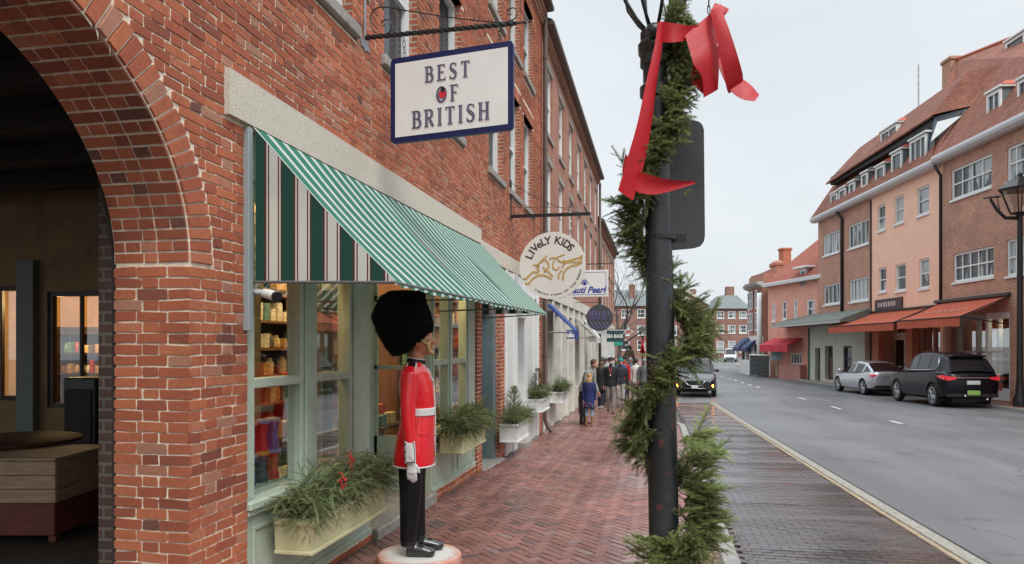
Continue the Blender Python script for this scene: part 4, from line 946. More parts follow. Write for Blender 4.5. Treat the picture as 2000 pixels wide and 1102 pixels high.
# downpipe
mb = MB(); mb.tube([(-2.66, 17.1, 9.9), (-2.66, 17.1, .0), (-2.6, 17.1, -.15), (-2.5, 17.08, -.27)], .055, 10)
for z in (1.5, 4, 6.5, 8.7): mb.lathe([(.066, z), (.066, z+.07)], (-2.66, 17.1, 0), 10)
mb.build('downpipe', m_gut, bldA, smooth=40)
def far_bldg(name, label, y0, y1, zt, rows, nwin, shopmat, bays, zs1=3.0, roofd=.3, brickm=m_bp, band=True, winw=1.05):
    t = thing(name, label, 'building', (-2.76, (y0+y1)/2, g(y0)))
    st = (y1-y0)/nwin; rects = []
    for (za, zb2) in rows:
        for k in range(nwin): c = y0+st*(k+.5); rects.append((c-winw/2, c+winw/2, za, zb2))
    sh = (y0+.15, y1-.15, -1.2, zs1)
    mb = MB(); wall_open(mb, FL, y0, y1, -1.2, zt, rects+[sh], .2); mb.face([(-2.76, y1, -1.2), (-12, y1, -1.2), (-12, y1, zt), (-2.76, y1, zt)]); mb.face([(-12, y1, -1.2), (-12, y0, -1.2), (-12, y0, zt), (-12, y1, zt)])
    mb.build('wall', brickm, t)
    for a, b, c, d in rects:
        wq = window(FL, a, b, c, d, 1, 2, m_white, m_cgl, t, dep=.10, ft=.06, mt=.04, sill=False)
        mb = MB(); mb.box(-2.85, -2.71, a-.08, b+.08, c-.12, c-.001); mb.build('sill', m_granite2, wq)
        mb = MB(); mb.box(-2.85, -2.745, a-.1, b+.1, d+.001, d+.18); mb.build('window_lintel', m_granite2, wq)
    mb = MB(); mb.box(-3.0, -2.64, y0, y1, zt+.001, zt+.12)
    k = y0
    while k < y1-.12: mb.box(-2.755, -2.68, k, k+.11, zt-.12, zt-.001); k += .22
    mb.build('cornice', brickm, t)
    mb = MB(); mb.box(-3.2, -2.46, y0, y1+.05, zt+.122, zt+.26, bev=.03); mb.face([(-2.5, y0, zt+.262), (-2.5, y1, zt+.262), (-8, y1, zt+3), (-8, y0, zt+3)]); mb.build('roof', m_gut, t)
    if band: mb = MB(); mb.box(-2.9, -2.72, y0, y1, zs1, zs1+.35, bev=.01); mb.build('lintel', m_cream, t)
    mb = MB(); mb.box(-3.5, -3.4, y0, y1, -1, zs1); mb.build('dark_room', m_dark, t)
    f = MB(); n = bays; w_ = (y1-y0-.3)/n; gl = []
    for k in range(n+1):
        y = y0+.15+k*w_; f.box(-3.1, -2.73, y-.16, y+.16, -1.2, zs1-.001, bev=.01)
        if k < n: f.box(-3.0, -2.80, y+.16, y+w_-.16, -1.2, g(y)+.75+.1*(k % 2)); f.box(-3.0, -2.8, y+.16, y+w_-.16, zs1-.3, zs1-.002); f.box(-3.0, -2.82, y+w_/2-.05, y+w_/2+.05, g(y)+.8, zs1-.3)
    fo = f.build('shopfront', shopmat, t)
    for k in range(n):
        y = y0+.15+k*w_; p = MB(); p.face([(-2.9, y+.16, g(y)+.7), (-2.9, y+w_-.16, g(y)+.7), (-2.9, y+w_-.16, zs1-.3), (-2.9, y+.16, zs1-.3)], rv=rnd.random()); p.build('pane', m_dglass, fo)
    return t
b2 = far_bldg('brick_building', 'second red brick building with blue shop awning beyond the tall downpipe', 17.22, 33.8, 9.45, [(4.7, 6.5), (7.2, 8.9)], 7, m_cream, 10)
b3 = far_bldg('brick_building', 'farthest and lowest brick building of the left row, at the street end', 33.9, 46.8, 7.5, [(3.9, 5.1), (5.8, 7.0)], 6, m_white, 6, zs1=2.7)
mb = MB(); mb.tube([(-2.66, 33.75, 9.4), (-2.66, 33.75, -.4)], .06, 8); mb.build('downpipe', m_gut, b2, smooth=True)
def drop_awning(label, y0, y1, z0, z1, xf, mat, val, logo=False):
    t = thing('shop_awning', label, 'awning', (-2.74, (y0+y1)/2, z0)); mb = MB()
    th = .03; mb.prism([(-2.73, z0+.05), (xf, z1), (xf, z1-val), (xf-.012, z1-val), (xf-.012, z1-.02), (-2.73, z0-.04)], y0, y1, lambda a, b, h: (a, h, b)); mb.build('canopy', mat, t)
    mb = MB(); mb.tube([(-2.73, y0, z1-.05), (xf-.02, y0, z1-.05)], .012); mb.tube([(-2.73, y1, z1-.05), (xf-.02, y1, z1-.05)], .012); mb.tube([(xf-.02, y0, z1-.05), (xf-.02, y1, z1-.05)], .012); mb.build('frame', m_greyst, t)
    mb = MB(); mb.box(xf-.2, xf-.001, y0-.006, y0, z1-val, z1+.0); mb.build('end_flap', mat, t)
    if logo: mb = MB(); add_text(mb, 'ulu', .15, lambda a, b, h: (xf-.10+a, y0-.008-h, z1-val/2-.02+b), bold=.01); mb.build('lettering', m_signw, t)
    return t
p0, p1 = onX(1064, 598, -2.73), None
drop_awning('short blue shop awning with white letters on its end', 18.0, 18.95, 2.82, 2.19, -2.06, M('royal_blue_cloth', (.012, .05, .24), .6), .22, True)
drop_awning('grey folding awning, nearer of the two pale awnings past the blue one', 24.2, 25.2, 2.7, 2.12, -2.10, M('pale_grey_cloth', (.35, .36, .35), .7), .2)
drop_awning('whiter and farther of the two pale awnings past the blue one', 27.0, 28.0, 2.75, 2.1, -2.18, M('white_cloth', (.62, .62, .6), .7), .2)
# ================================================================ ground, road, pavements
def floormat(name, c1, c2, mortar, bw, rh, rough, spec, wet=0, rot=0):
    m, t, p = newmat(name); N = t.nodes.new; K = t.links.new
    ge = N('ShaderNodeNewGeometry'); mp_ = N('ShaderNodeMapping'); mp_.inputs['Rotation'].default_value = (0, 0, R(rot)); K(ge.outputs['Position'], mp_.inputs['Vector'])
    b = N('ShaderNodeTexBrick'); b.inputs['Scale'].default_value = 1; b.inputs['Brick Width'].default_value = bw; b.inputs['Row Height'].default_value = rh; b.inputs['Mortar Size'].default_value = .006
    b.inputs['Color1'].default_value = (*c1, 1); b.inputs['Color2'].default_value = (*c2, 1); b.inputs['Mortar'].default_value = (*mortar, 1); K(mp_.outputs[0], b.inputs['Vector'])
    n = N('ShaderNodeTexNoise'); n.inputs['Scale'].default_value = .8; n.inputs['Detail'].default_value = 7; K(ge.outputs['Position'], n.inputs['Vector'])
    mr = N('ShaderNodeMapRange'); mr.inputs['From Min'].default_value = .3; mr.inputs['From Max'].default_value = .7; mr.inputs['To Min'].default_value = .75; mr.inputs['To Max'].default_value = 1.3; K(n.outputs['Fac'], mr.inputs['Value'])
    vm = N('ShaderNodeVectorMath'); vm.operation = 'SCALE'; K(b.outputs['Color'], vm.inputs[0]); K(mr.outputs[0], vm.inputs['Scale']); K(vm.outputs[0], p.inputs['Base Color'])
    m2 = N('ShaderNodeMapRange'); m2.inputs['From Min'].default_value = .35; m2.inputs['From Max'].default_value = .65; m2.inputs['To Min'].default_value = max(.05, rough-wet); m2.inputs['To Max'].default_value = rough+wet; K(n.outputs['Fac'], m2.inputs['Value']); K(m2.outputs[0], p.inputs['Roughness'])
    p.inputs['Specular IOR Level'].default_value = spec
    return m
def asphalt():
    m, t, p = newmat('asphalt'); N = t.nodes.new; K = t.links.new
    ge = N('ShaderNodeNewGeometry')
    def ns(s, d, vec=None): n = N('ShaderNodeTexNoise'); n.inputs['Scale'].default_value = s; n.inputs['Detail'].default_value = d; K(vec or ge.outputs['Position'], n.inputs['Vector']); return n
    mp_ = N('ShaderNodeMapping'); mp_.inputs['Scale'].default_value = (1, .12, 1); K(ge.outputs['Position'], mp_.inputs['Vector'])
    a = ns(.9, 6, mp_.outputs[0]); b = ns(90, 4); c = ns(.25, 4)
    ad = N('ShaderNodeMath'); ad.operation = 'ADD'; K(a.outputs['Fac'], ad.inputs[0]); K(b.outputs['Fac'], ad.inputs[1])
    ad2 = N('ShaderNodeMath'); ad2.operation = 'ADD'; K(ad.outputs[0], ad2.inputs[0]); K(c.outputs['Fac'], ad2.inputs[1])
    cr_ = N('ShaderNodeValToRGB'); e = cr_.color_ramp.elements; e[0].position = .38; e[0].color = (.085, .087, .093, 1); e[1].position = .62; e[1].color = (.165, .168, .175, 1)
    dv = N('ShaderNodeMath'); dv.operation = 'MULTIPLY'; dv.inputs[1].default_value = .333; K(ad2.outputs[0], dv.inputs[0]); K(dv.outputs[0], cr_.inputs['Fac'])
    vo = N('ShaderNodeTexVoronoi'); vo.feature = 'DISTANCE_TO_EDGE'; vo.inputs['Scale'].default_value = .34; wo = ns(1.7, 5); wm = N('ShaderNodeVectorMath'); wm.operation = 'MULTIPLY_ADD'; K(wo.outputs['Color'], wm.inputs[0]); wm.inputs[1].default_value = (1.1, 1.1, 0); K(ge.outputs['Position'], wm.inputs[2]); K(wm.outputs[0], vo.inputs['Vector'])
    ck = N('ShaderNodeMapRange'); ck.inputs['From Min'].default_value = .0; ck.inputs['From Max'].default_value = .009; ck.inputs['To Min'].default_value = .62; ck.inputs['To Max'].default_value = 1; K(vo.outputs['Distance'], ck.inputs['Value'])
    pt = ns(.55, 2); pr_ = N('ShaderNodeMapRange'); pr_.inputs['From Min'].default_value = .60; pr_.inputs['From Max'].default_value = .63; pr_.inputs['To Min'].default_value = 1; pr_.inputs['To Max'].default_value = .86; K(pt.outputs['Fac'], pr_.inputs['Value'])
    mu = N('ShaderNodeMath'); mu.operation = 'MULTIPLY'; K(ck.outputs[0], mu.inputs[0]); K(pr_.outputs[0], mu.inputs[1])
    vs_ = N('ShaderNodeVectorMath'); vs_.operation = 'SCALE'; K(cr_.outputs[0], vs_.inputs[0]); K(mu.outputs[0], vs_.inputs['Scale']); K(vs_.outputs[0], p.inputs['Base Color'])
    m2 = N('ShaderNodeMapRange'); m2.inputs['From Min'].default_value = .3; m2.inputs['From Max'].default_value = .7; m2.inputs['To Min'].default_value = .38; m2.inputs['To Max'].default_value = .62; K(a.outputs['Fac'], m2.inputs['Value']); K(m2.outputs[0], p.inputs['Roughness'])
    bp = N('ShaderNodeBump'); bp.inputs['Strength'].default_value = .5; bp.inputs['Distance'].default_value = .004; K(b.outputs['Fac'], bp.inputs['Height']); K(bp.outputs[0], p.inputs['Normal'])
    return m
YS_ = [-60, -40, -20, -10, -5]+list(range(0, 130, 2))+[140, 160, 200, 300, 600, 900]
def sheet(name, xl, xr, off, mat, y0=-60, y1=900, label=None):
    """strip between x = xl(y) and x = xr(y) lying off metres above the ground profile"""
    mb = MB(); ys = [y0]+[y for y in YS_ if y0 < y < y1]+[y1]
    for a, b in zip(ys, ys[1:]): mb.face([(xl(a), a, g(a)+off), (xr(a), a, g(a)+off), (xr(b), b, g(b)+off), (xl(b), b, g(b)+off)])
    return mb.build(name, mat, kind='structure')
def lerp_tab(tab):
    def f(y):
        if y <= tab[0][0]: return tab[0][1]
        for (a, b), (c, d) in zip(tab, tab[1:]):
            if y <= c: return b+(d-b)*(y-a)/(c-a)
        return tab[-1][1]
    return f
sheet('ground', lambda y: -700, lambda y: 900, -.17, M('earth', (.12, .11, .10), .9, nscale=.3, namt=.2))
RK = [(-60, 13.2), (0, 13.0), (20, 12.7), (29, 12.45), (37, 11.9), (46, 10.62), (52, 9.95), (57, 9.3), (62, 8.85), (67, 8.6), (74, 8.5), (83, 8.55), (88, 9.0), (92, 10.5), (96, 14)]
rk = lerp_tab(RK)
LK = [(-60, 3.3), (0, 2.98), (7, 2.80), (10, 2.70), (30, 2.10), (33, 1.9), (36, .9)]
lk = lerp_tab(LK)
kx = lambda y: lk(y) if y < 31 else -.2 if y > 34 else lk(31)+(-.2-lk(31))*(y-31)/3
m_asph = asphalt()
sheet('road', lambda y: kx(y)+.30 if y < 100 else -60, lambda y: rk(y)+.02 if y < 95 else 60, -.12, m_asph, y1=128)
sheet('road', lambda y: -.5, lambda y: kx(y)+.35, -.124, m_asph, y0=30.5, y1=100)
m_farpave = floormat('far_pavers', (.26, .10, .075), (.17, .075, .06), (.14, .11, .09), .21, .105, .40, .5, .2, 45)
sheet('far_pavement', lambda y: -2.9, lambda y: -.4, -.0, m_farpave, y0=27.8, y1=46)
sheet('far_pavement', lambda y: -9, lambda y: -.4, -.004, m_farpave, y0=46, y1=100)
mb = MB(); ys = [27.8]+[y for y in YS_ if 28 <= y <= 100]
for a, b in zip(ys, ys[1:]): mb.face([(-.4, a, g(a)), (-.4, b, g(b)), (-.36, b, g(b)-.16), (-.36, a, g(a)-.16)])
mb.build('far_kerb', m_granite, kind='structure')
# paved near footway: herringbone bricks one by one on a sand bed
PAV = [(0, (.12, .07, .068)), (.25, (.19, .085, .075)), (.6, (.25, .105, .088)), (.85, (.29, .13, .11)), (1, (.24, .155, .14))]
m_pav = vbrick('paver', PAV, .34, 30, .25, .3, rvar=.2, spec=.6, pn=.8)
m_sand = M('joint_sand', (.11, .09, .075), .8, nscale=20, namt=.3)
KX0, KX1 = .56, .72
sheet('footway_bed', lambda y: -2.9 if y > 4.4 or y < .6 else -2.9, lambda y: KX0, -.006, m_sand, y0=-3, y1=27.9)
mb = MB(); w_ = .1; c45 = math.cos(R(45))
mbd = {'n': 0}
def paver(mb, cx, cy, L_, W_, ang, off, ramp=None, rvf=None, tiltamt=.012, gp_=.004, k=.006):
    ca, sa = math.cos(ang), math.sin(ang); dz = rnd.uniform(-.0025, .0025)*(1 if k > .005 else .4); tx, ty = rnd.uniform(-tiltamt, tiltamt), rnd.uniform(-tiltamt, tiltamt)
    a = L_/2-gp_; b = W_/2-gp_
    def P(x, y, z): X = cx+x*ca-y*sa; Y = cy+x*sa+y*ca; return (X, Y, g(Y)+off+z+dz+x*tx+y*ty)
    vs = [P(-a, -b, -.012), P(a, -b, -.012), P(a, b, -.012), P(-a, b, -.012), P(-a+k, -b+k, 0), P(a-k, -b+k, 0), P(a-k, b-k, 0), P(-a+k, b-k, 0)]
    mb.idx(vs, [(4, 5, 6, 7), (0, 1, 5, 4), (1, 2, 6, 5), (2, 3, 7, 6), (3, 0, 4, 7)], 0, rvf if rvf is not None else min(1, max(0, rnd.gauss(.5, .24))))
for i in range(-320, 320):
    for j in range(-320, 320):
        m4 = (i-j) % 4
        if m4 == 0: cx, cy, a = (i+1)*w_, (j+.5)*w_, 0
        elif m4 == 3: cx, cy, a = (i+.5)*w_, (j+1)*w_, math.pi/2
        else: continue
        X = (cx-cy)*c45; Y = (cx+cy)*c45
        if -2.74 < X < KX0-.02 and 3.0 < Y < 27.9: paver(mb, X, Y, .2, .1, a+R(45), 0)
mb.build('footway', m_pav, kind='structure')
# granite kerb of the footway
m_kerb = M('kerb_granite', (.29, .28, .26), .6, nscale=14, namt=.35, bump=.5, bscale=50)
mb = MB(); y = -3.0
while y < 19.6:
    l = rnd.uniform(1.6, 2.3); y2 = min(19.6, y+l)
    b = MB(); b.box(KX0, KX1, y+.006, y2-.006, -.2, .012, bev=.014); mb.idx([(v[0]+rnd.uniform(-.002, .002), v[1], v[2]+g(v[1])) for v in b.v], b.f, rv=rnd.random()); y = y2
pts = [(KX1-.08-.9*(1-math.cos(t)), 19.6+1.3*math.sin(t)) for t in [i*math.pi/2/8 for i in range(9)]]
for (a, b) in zip(pts, pts[1:]):
    d = Vector((b[0]-a[0], b[1]-a[1])).normalized(); n = Vector((-d.y, d.x))*.08
    mb.prism([(a[0]+n.x, a[1]+n.y), (a[0]-n.x, a[1]-n.y), (b[0]-n.x, b[1]-n.y), (b[0]+n.x, b[1]+n.y)], g(a[1])-.2, g(a[1])+.012)
mb.build('kerb', m_kerb, kind='structure')
# parking bay of wet dark bricks
BAY = [(0, (.052, .049, .052)), (.4, (.066, .059, .061)), (.7, (.085, .065, .064)), (1, (.17, .085, .07))]
m_bay = vbrick('bay_paver', BAY, .21, 9, .35, .5, rvar=.16, spec=.85, pn=1, streak=(.45, 2.3, 1))
sheet('bay_bed', lambda y: KX1-.01, lambda y: lk(y), -.142, M('bay_sand', (.06, .052, .052), .25, nscale=20, namt=.3), y0=-3, y1=33)
mb = MB(); y = 3.0; r = 0
while y < 30.4:
    x = KX1-.1+(r % 2)*.1
    und = .006*math.sin(y*5.1)+.005*math.sin(y*2.3+1)
    while x < lk(y)-.02:
        if x+.1 > KX1+.01: paver(mb, min(x+.1, lk(y)-.06), y+.05, .2, .1, 0, -.12+und+.004*math.sin(x*3+y), tiltamt=.006, gp_=.0012, k=.002, rvf=min(1, max(0, rnd.gauss(.33+max(0, (y-18)/12), .13))))
        x += .2
    y += .1; r += 1
mb.build('parking_bay', m_bay, kind='structure')
# flush granite edging with a rust-yellow inner line between the bay and the road
mb = MB(); m2 = MB(); m3 = MB(); y = -3.0
while y < 30.6:
    y2 = min(30.6, y+rnd.uniform(1.2, 1.9))
    for mm, xa, xb, z in ((mb, .075, .235, -.098), (m2, .0, .07, -.106), (m3, .236, .33, -.121)):
        b = MB(); b.box(xa, xb, y+.004, y2-.004, -.25, z, bev=.008); mm.idx([(v[0]+lk(v[1]), v[1], v[2]+g(v[1])) for v in b.v], b.f, rv=rnd.random())
    y = y2
mb.build('road_edging', M('edging_stone', (.28, .265, .225), .6, nscale=16, namt=.4, bump=.5, bscale=60), kind='structure')
m2.build('edging_line', M('yellow_brown_edge', (.31, .24, .16), .6, nscale=12, namt=.35), kind='structure')
m3.build('tar_seam', M('tar', (.02, .02, .021), .5, nscale=9, namt=.3), kind='structure')
mb = MB(); pts = [onG(x, y, -.12) for x, y in ((1318, 779), (1335, 783), (1360, 785.5), (1385, 786))]
for a, b in zip(pts, pts[1:]): mb.face([(a.x, a.y-.14, g(a.y)-.106), (b.x, b.y-.14, g(b.y)-.106), (b.x, b.y+.14, g(b.y)-.106), (a.x, a.y+.14, g(a.y)-.106)])
mb.build('edging_stone', m_kerb, kind='structure')
# dashed lane line
m_mark = M('road_paint', (.55, .56, .56), .6, nscale=20, namt=.2)
mb = MB()
for (x0, y0), (x1, y1) in (((1738, 822), (1762, 828)), ((1623, 794), (1643, 799.5)), ((1560, 777), (1573, 780.3)), ((1476, 754.5), (1484, 757.5)), ((1461, 750.8), (1468, 753.3)), ((1447, 746.5), (1453.5, 749)), ((1434, 742.3), (1439.5, 744.4)), ((1424, 739.8), (1429, 741.3)), ((1407, 735.7), (1412, 737.3))):
    a, b = onG(x0, y0, -.12), onG(x1, y1, -.12); w_ = .055
    mb.face([(a.x-w_, a.y, g(a.y)-.116), (b.x-w_, b.y, g(b.y)-.116), (b.x+w_, b.y, g(b.y)-.116), (a.x+w_, a.y, g(a.y)-.116)])
mb.build('lane_marking', m_mark, kind='structure')
# right pavement and kerb
FRR = Fr((13.4, 33.6), 8.5, -1)
mb = MB(); kb = MB(); pts = []
for (ya, xa), (yb, xb) in zip(RK, RK[1:]):
    n = max(1, int((yb-ya)/4)) if ya >= 0 else 1
    for i in range(n):
        y0, y1 = ya+(yb-ya)*i/n, ya+(yb-ya)*(i+1)/n; x0, x1 = rk(y0), rk(y1)
        kb.idx([(x0, y0, g(y0)-.2), (x0, y0, g(y0)+.008), (x0+.16, y0, g(y0)+.008), (x0+.16, y0, g(y0)-.2), (x1, y1, g(y1)-.2), (x1, y1, g(y1)+.008), (x1+.16, y1, g(y1)+.008), (x1+.16, y1, g(y1)-.2)], [(0, 1, 5, 4), (1, 2, 6, 5), (2, 3, 7, 6), (0, 3, 2, 1), (4, 5, 6, 7)])
        mb.face([(x0+.16, y0, g(y0)), (x0+14, y0, g(y0)), (x1+14, y1, g(y1)), (x1+.16, y1, g(y1))])
kb.build('right_kerb', m_kerb, kind='structure'); mb.build('right_pavement', m_farpave, kind='structure')
# ================================================================ greenery
def needle(mb, p, d, l, w_, side, rv): mb.face([p-side*w_/2, p+side*w_/2, p+d*l], rv=rv)
def twig(mb, p0, d, L, nl, nw, dens, rv, droop=.0, side=None, up=None, stemr=.0022, flat=.8, tip=.25):
    """a fir twig: stem and a comb of needles on both sides"""
    d = Vector(d).normalized(); up = Vector(up) if up else Vector((0, 0, 1)); s = d.cross(up)
    if s.length < .05: s = d.orthogonal()
    s.normalize(); u = s.cross(d); n = max(3, int(L*dens)); pts = []
    p = Vector(p0); st = L/n
    for i in range(n):
        d = (d+Vector((0, 0, -droop*st))).normalized(); p2 = p+d*st; pts.append((p.copy(), d.copy()))
        f = i/n; ll = nl*(1-.45*f*f)*(.6+.4*min(1, i/3))
        for sg_ in (-1, 1):
            a = s*sg_*.82+d*.55+u*rnd.uniform(-.15, .45); a.normalize()
            needle(mb, p, a, ll*rnd.uniform(.8, 1.1), nw, d*.9+u*.3, min(1, max(0, rv+tip*f+rnd.uniform(-.12, .12))))
        if rnd.random() < flat: a = (u+d*.8+s*rnd.uniform(-.6, .6)).normalized(); needle(mb, p, a, ll*.8, nw, s, min(1, max(0, rv+.1+tip*f)))
        p = p2
    q = pts[0][0]; e = pts[-1][0]
    mb.face([q-s*stemr, q+s*stemr, e+s*stemr*.4, e-s*stemr*.4], mi=1); mb.face([q-u*stemr, q+u*stemr, e+u*stemr*.4, e-u*stemr*.4], mi=1)
    return pts
def spray(mb, p0, d, L, nl, nw, dens, rv, droop=1.2, nside=5, tip=.25):
    up = Vector((rnd.uniform(-.3, .3), rnd.uniform(-.3, .3), 1))
    pts = twig(mb, p0, d, L, nl, nw, dens, rv, droop, up=up, tip=tip)
    for k in range(nside):
        f = .12+.75*k/nside; p, dd = pts[min(len(pts)-1, int(f*len(pts)))]
        s = dd.cross(up).normalized()*(1 if k % 2 else -1)
        twig(mb, p, dd*.75+s*.8+Vector((0, 0, rnd.uniform(-.1, .1))), L*(.5-.32*f)*rnd.uniform(.8, 1.2), nl*.92, nw, dens, rv, droop, up=up, tip=tip)
m_fir = M('fir_needles', (.215, .26, .10), .5, rv=.8, trans=.35); m_bark = M('twig_bark', (.10, .06, .035), .8)
m_juni = M('juniper_leaf', (.22, .285, .13), .6, rv=.75, trans=.3)
def rdir(a): v = Vector((rnd.gauss(0, 1), rnd.gauss(0, 1), rnd.gauss(0, 1))).normalized(); return v
def planter(name, label, x0, x1, y0, y1, z0, z1, mat, group, juni, cone=False, berries=0, n=150, spread=.30, seed=1, brown=False):
    global rnd
    keep = rnd; rnd = random.Random(seed)
    t = thing('window_box', label, 'planter', ((x0+x1)/2, (y0+y1)/2, z0), group)
    mb = MB(); th = .018; tp_ = .025
    def ring(z, e): return [(x0-0*e, y0-e, z), (x1+e, y0-e, z), (x1+e, y1+e, z), (x0, y1+e, z)]
    mb.loft([ring(z0+.02, -.012), ring(z1-.05, 0)], cap=True)
    mb.build('box', mat, t)
    mb = MB(); mb.box(x0, x1+tp_, y0-tp_, y1+tp_, z1-.048, z1, bev=.01); mb.box(x0, x1+.012, y0-.012, y1+.012, z0-.012, z0+.018, bev=.006); mb.build('moulding', mat, t)
    mb = MB(); mb.box(x0+.02, x1-.02, y0+.02, y1-.02, z1+.001, z1+.02); mb.build('soil', M('potting_soil', (.03, .02, .015), .95, nscale=20), t)
    mb = MB(); cx, cy = (x0+x1)/2, (y0+y1)/2
    for k in range(n):
        p = Vector((rnd.uniform(x0+.05, x1-.02), rnd.uniform(y0+.03, y1-.03), z1+rnd.uniform(.0, .12)))
        o = Vector((rnd.uniform(-.25, 1.0), (p.y-cy)/(y1-y0)*1.5+rnd.gauss(0, .5), rnd.uniform(.1, 1.1)))
        spray(mb, p, o, spread*rnd.uniform(.6, 1.25), .022, .0042, 130, rnd.uniform(.15, .75), droop=rnd.uniform(2, 6), nside=6, tip=.3)
    mb.build('foliage', [m_juni, m_bark], t)
    if cone:
        mb = MB(); h = .62
        for k in range(260):
            f = rnd.random()**.8; z = z1+f*h; rr = .16*(1-f)**.7+.02; a = rnd.uniform(0, 6.28); q_ = Vector((cx+rr*.5*math.cos(a), cy-.08+rr*.5*math.sin(a), z))
            twig(mb, q_, (math.cos(a), math.sin(a), .9), rr*.9+.04, .012, .005, 150, rnd.uniform(.1, .6))
        mb.build('dwarf_spruce', [m_fir if not brown else M('bronze_leaf', (.13, .10, .045), .6, rv=.6, trans=.2), m_bark], t)
    if berries:
        for (bx, by, bz) in ((x1+.04, y0+.42, z1+.20), (x1-.04, y0+.75, z1+.30)):
            mb = MB(); mb.tube([(bx, by, z1+.05), (bx, by, bz+.04)], .004, 4)
            for k in range(berries): mb.ball((bx+rnd.gauss(0, .020), by+rnd.gauss(0, .020), bz+rnd.gauss(0, .04)), .0085, 6, 4)
            mb.build('berry_sprig', M('red_berry', (.55, .02, .02), .3), t, smooth=True)
    rnd = keep; return t
m_ycream = M('butter_yellow_paint', (.62, .59, .36), .55, nscale=4, namt=.12, bump=.1, bscale=20)
G_ = 'window boxes along the left row'
planter('w', 'large butter yellow window box of juniper with red berries, beside the guard figure', -2.72, -2.43, 4.74, 6.16, .305, .555, m_ycream, G_, 1, berries=22, n=460, spread=.31, seed=3)
planter('w', 'smaller butter yellow window box of juniper under the right-hand shop window, behind the guard', -2.72, -2.42, 8.75, 10.0, .44, .68, m_ycream, G_, 1, n=420, spread=.36, seed=5)
planter('w', 'white window box with a small dark conical spruce, before the brick pier', -2.74, -2.42, 12.35, 13.5, .10, .42, m_white, G_, 1, cone=True, n=220, spread=.30, seed=6)
planter('w', 'white window box with a bronze-tinted conical shrub, beside the downpipe', -2.74, -2.42, 15.05, 16.2, .38, .66, m_white, G_, 1, cone=True, brown=True, n=180, spread=.3, seed=8)
planter('w', 'small white window box farthest along, beside the bending man', -2.74, -2.42, 18.35, 19.5, .32, .60, m_white, G_, 1, n=200, spread=.34, seed=9)
# a little granite rubble and leaf litter at the foot of the wall
mb = MB()
for k in range(700):
    y = rnd.uniform(7.6, 17); x = -2.72+abs(rnd.gauss(0, .12)); s = rnd.uniform(.004, .012); z = g(y)+.002
    p = Vector((x, y, z)); a = rnd.uniform(0, 6.28); mb.face([p+Vector((s*math.cos(a+q*1.57), s*math.sin(a+q*1.57), s*.3*(q % 2))) for q in range(4)], rv=rnd.random())
for k in range(400):
    y = rnd.uniform(6, 9.5); x = KX1+abs(rnd.gauss(0, .1)); s = rnd.uniform(.006, .02); z = g(y)-.11
    p = Vector((x, y, z)); a = rnd.uniform(0, 6.28); mb.face([p+Vector((s*math.cos(a+q*1.57), s*.6*math.sin(a+q*1.57), s*.3*(q % 2))) for q in range(4)], rv=rnd.random())
mb.build('leaf_litter', M('litter', (.16, .10, .07), .8, rv=.8), kind='stuff', label='scattered leaf litter and grit along the wall foot and kerb', cat='litter')
for (px_, py_, nm) in ((850, 1043, 'small pale dry leaf on the round white plinth'), (1065, 868, 'dark dry leaf lying on the brick footway')):
    q = onG(px_, py_); z = q.z+.01
    if py_ > 1000: q = onW(px_, py_, 6.5); z = -.012
    mb = MB(); pp = [(0, 0), (.03, .025), (.07, .02), (.10, 0), (.065, -.022), (.03, -.018)]
    mb.prism(pp, 0, .004, lambda a, b, h: (q.x+a, q.y+b, z+h+.012*math.sin(a*40))); mb.build('fallen_leaf', M('dry_leaf', (.45, .34, .2), .8) if py_ > 1000 else M('brown_leaf', (.10, .05, .03), .8), label=nm, cat='leaf', loc=(q.x, q.y, z))
# ================================================================ lamp post with garland, bow and sign back
PW = 4.72
pb = onW(1300, 1236, PW); ptop = onW(1279, 60, PW)
lp = thing('lamp_post', 'tall black iron lamp post wrapped in a fir garland in the foreground', 'lamp post', (pb.x, pb.y, g(pb.y)))
def pole_at(z): t = (z-pb.z)/(ptop.z-pb.z); return pb.lerp(ptop, t)
mb = MB(); zs = [pb.z, .02, .2, .22, .3, .34, .9, 1.6, 2.3, 2.9, 3.2]; rs_ = [.17, .17, .15, .12, .12, .098, .097, .095, .088, .082, .08]
rings = []
for z, r in zip(zs, rs_):
    c = pole_at(z); rings.append([c+Vector((r*math.cos(a), r*math.sin(a), 0)) for a in [k*2*math.pi/28 for k in range(28)]])
m_post = M('black_post_paint', (.014, .016, .019), .38, nscale=7, namt=.5, bump=.35, bscale=9, coat=.15)
_t = m_post.node_tree; _p = _t.nodes['Principled BSDF']; _src = _p.inputs['Base Color'].links[0].from_socket
_n = _t.nodes.new('ShaderNodeTexNoise'); _n.inputs['Scale'].default_value = 9; _n.inputs['Detail'].default_value = 5; _g = _t.nodes.new('ShaderNodeNewGeometry'); _t.links.new(_g.outputs['Position'], _n.inputs['Vector'])
_r = _t.nodes.new('ShaderNodeMapRange'); _r.inputs['From Min'].default_value = .60; _r.inputs['From Max'].default_value = .66; _t.links.new(_n.outputs['Fac'], _r.inputs['Value'])
_z = _t.nodes.new('ShaderNodeSeparateXYZ'); _t.links.new(_g.outputs['Position'], _z.inputs[0]); _m = _t.nodes.new('ShaderNodeMapRange'); _m.inputs['From Min'].default_value = 1.5; _m.inputs['From Max'].default_value = 1.2; _t.links.new(_z.outputs['Z'], _m.inputs['Value'])
_k = _t.nodes.new('ShaderNodeMath'); _k.operation = 'MULTIPLY'; _t.links.new(_r.outputs[0], _k.inputs[0]); _t.links.new(_m.outputs[0], _k.inputs[1])
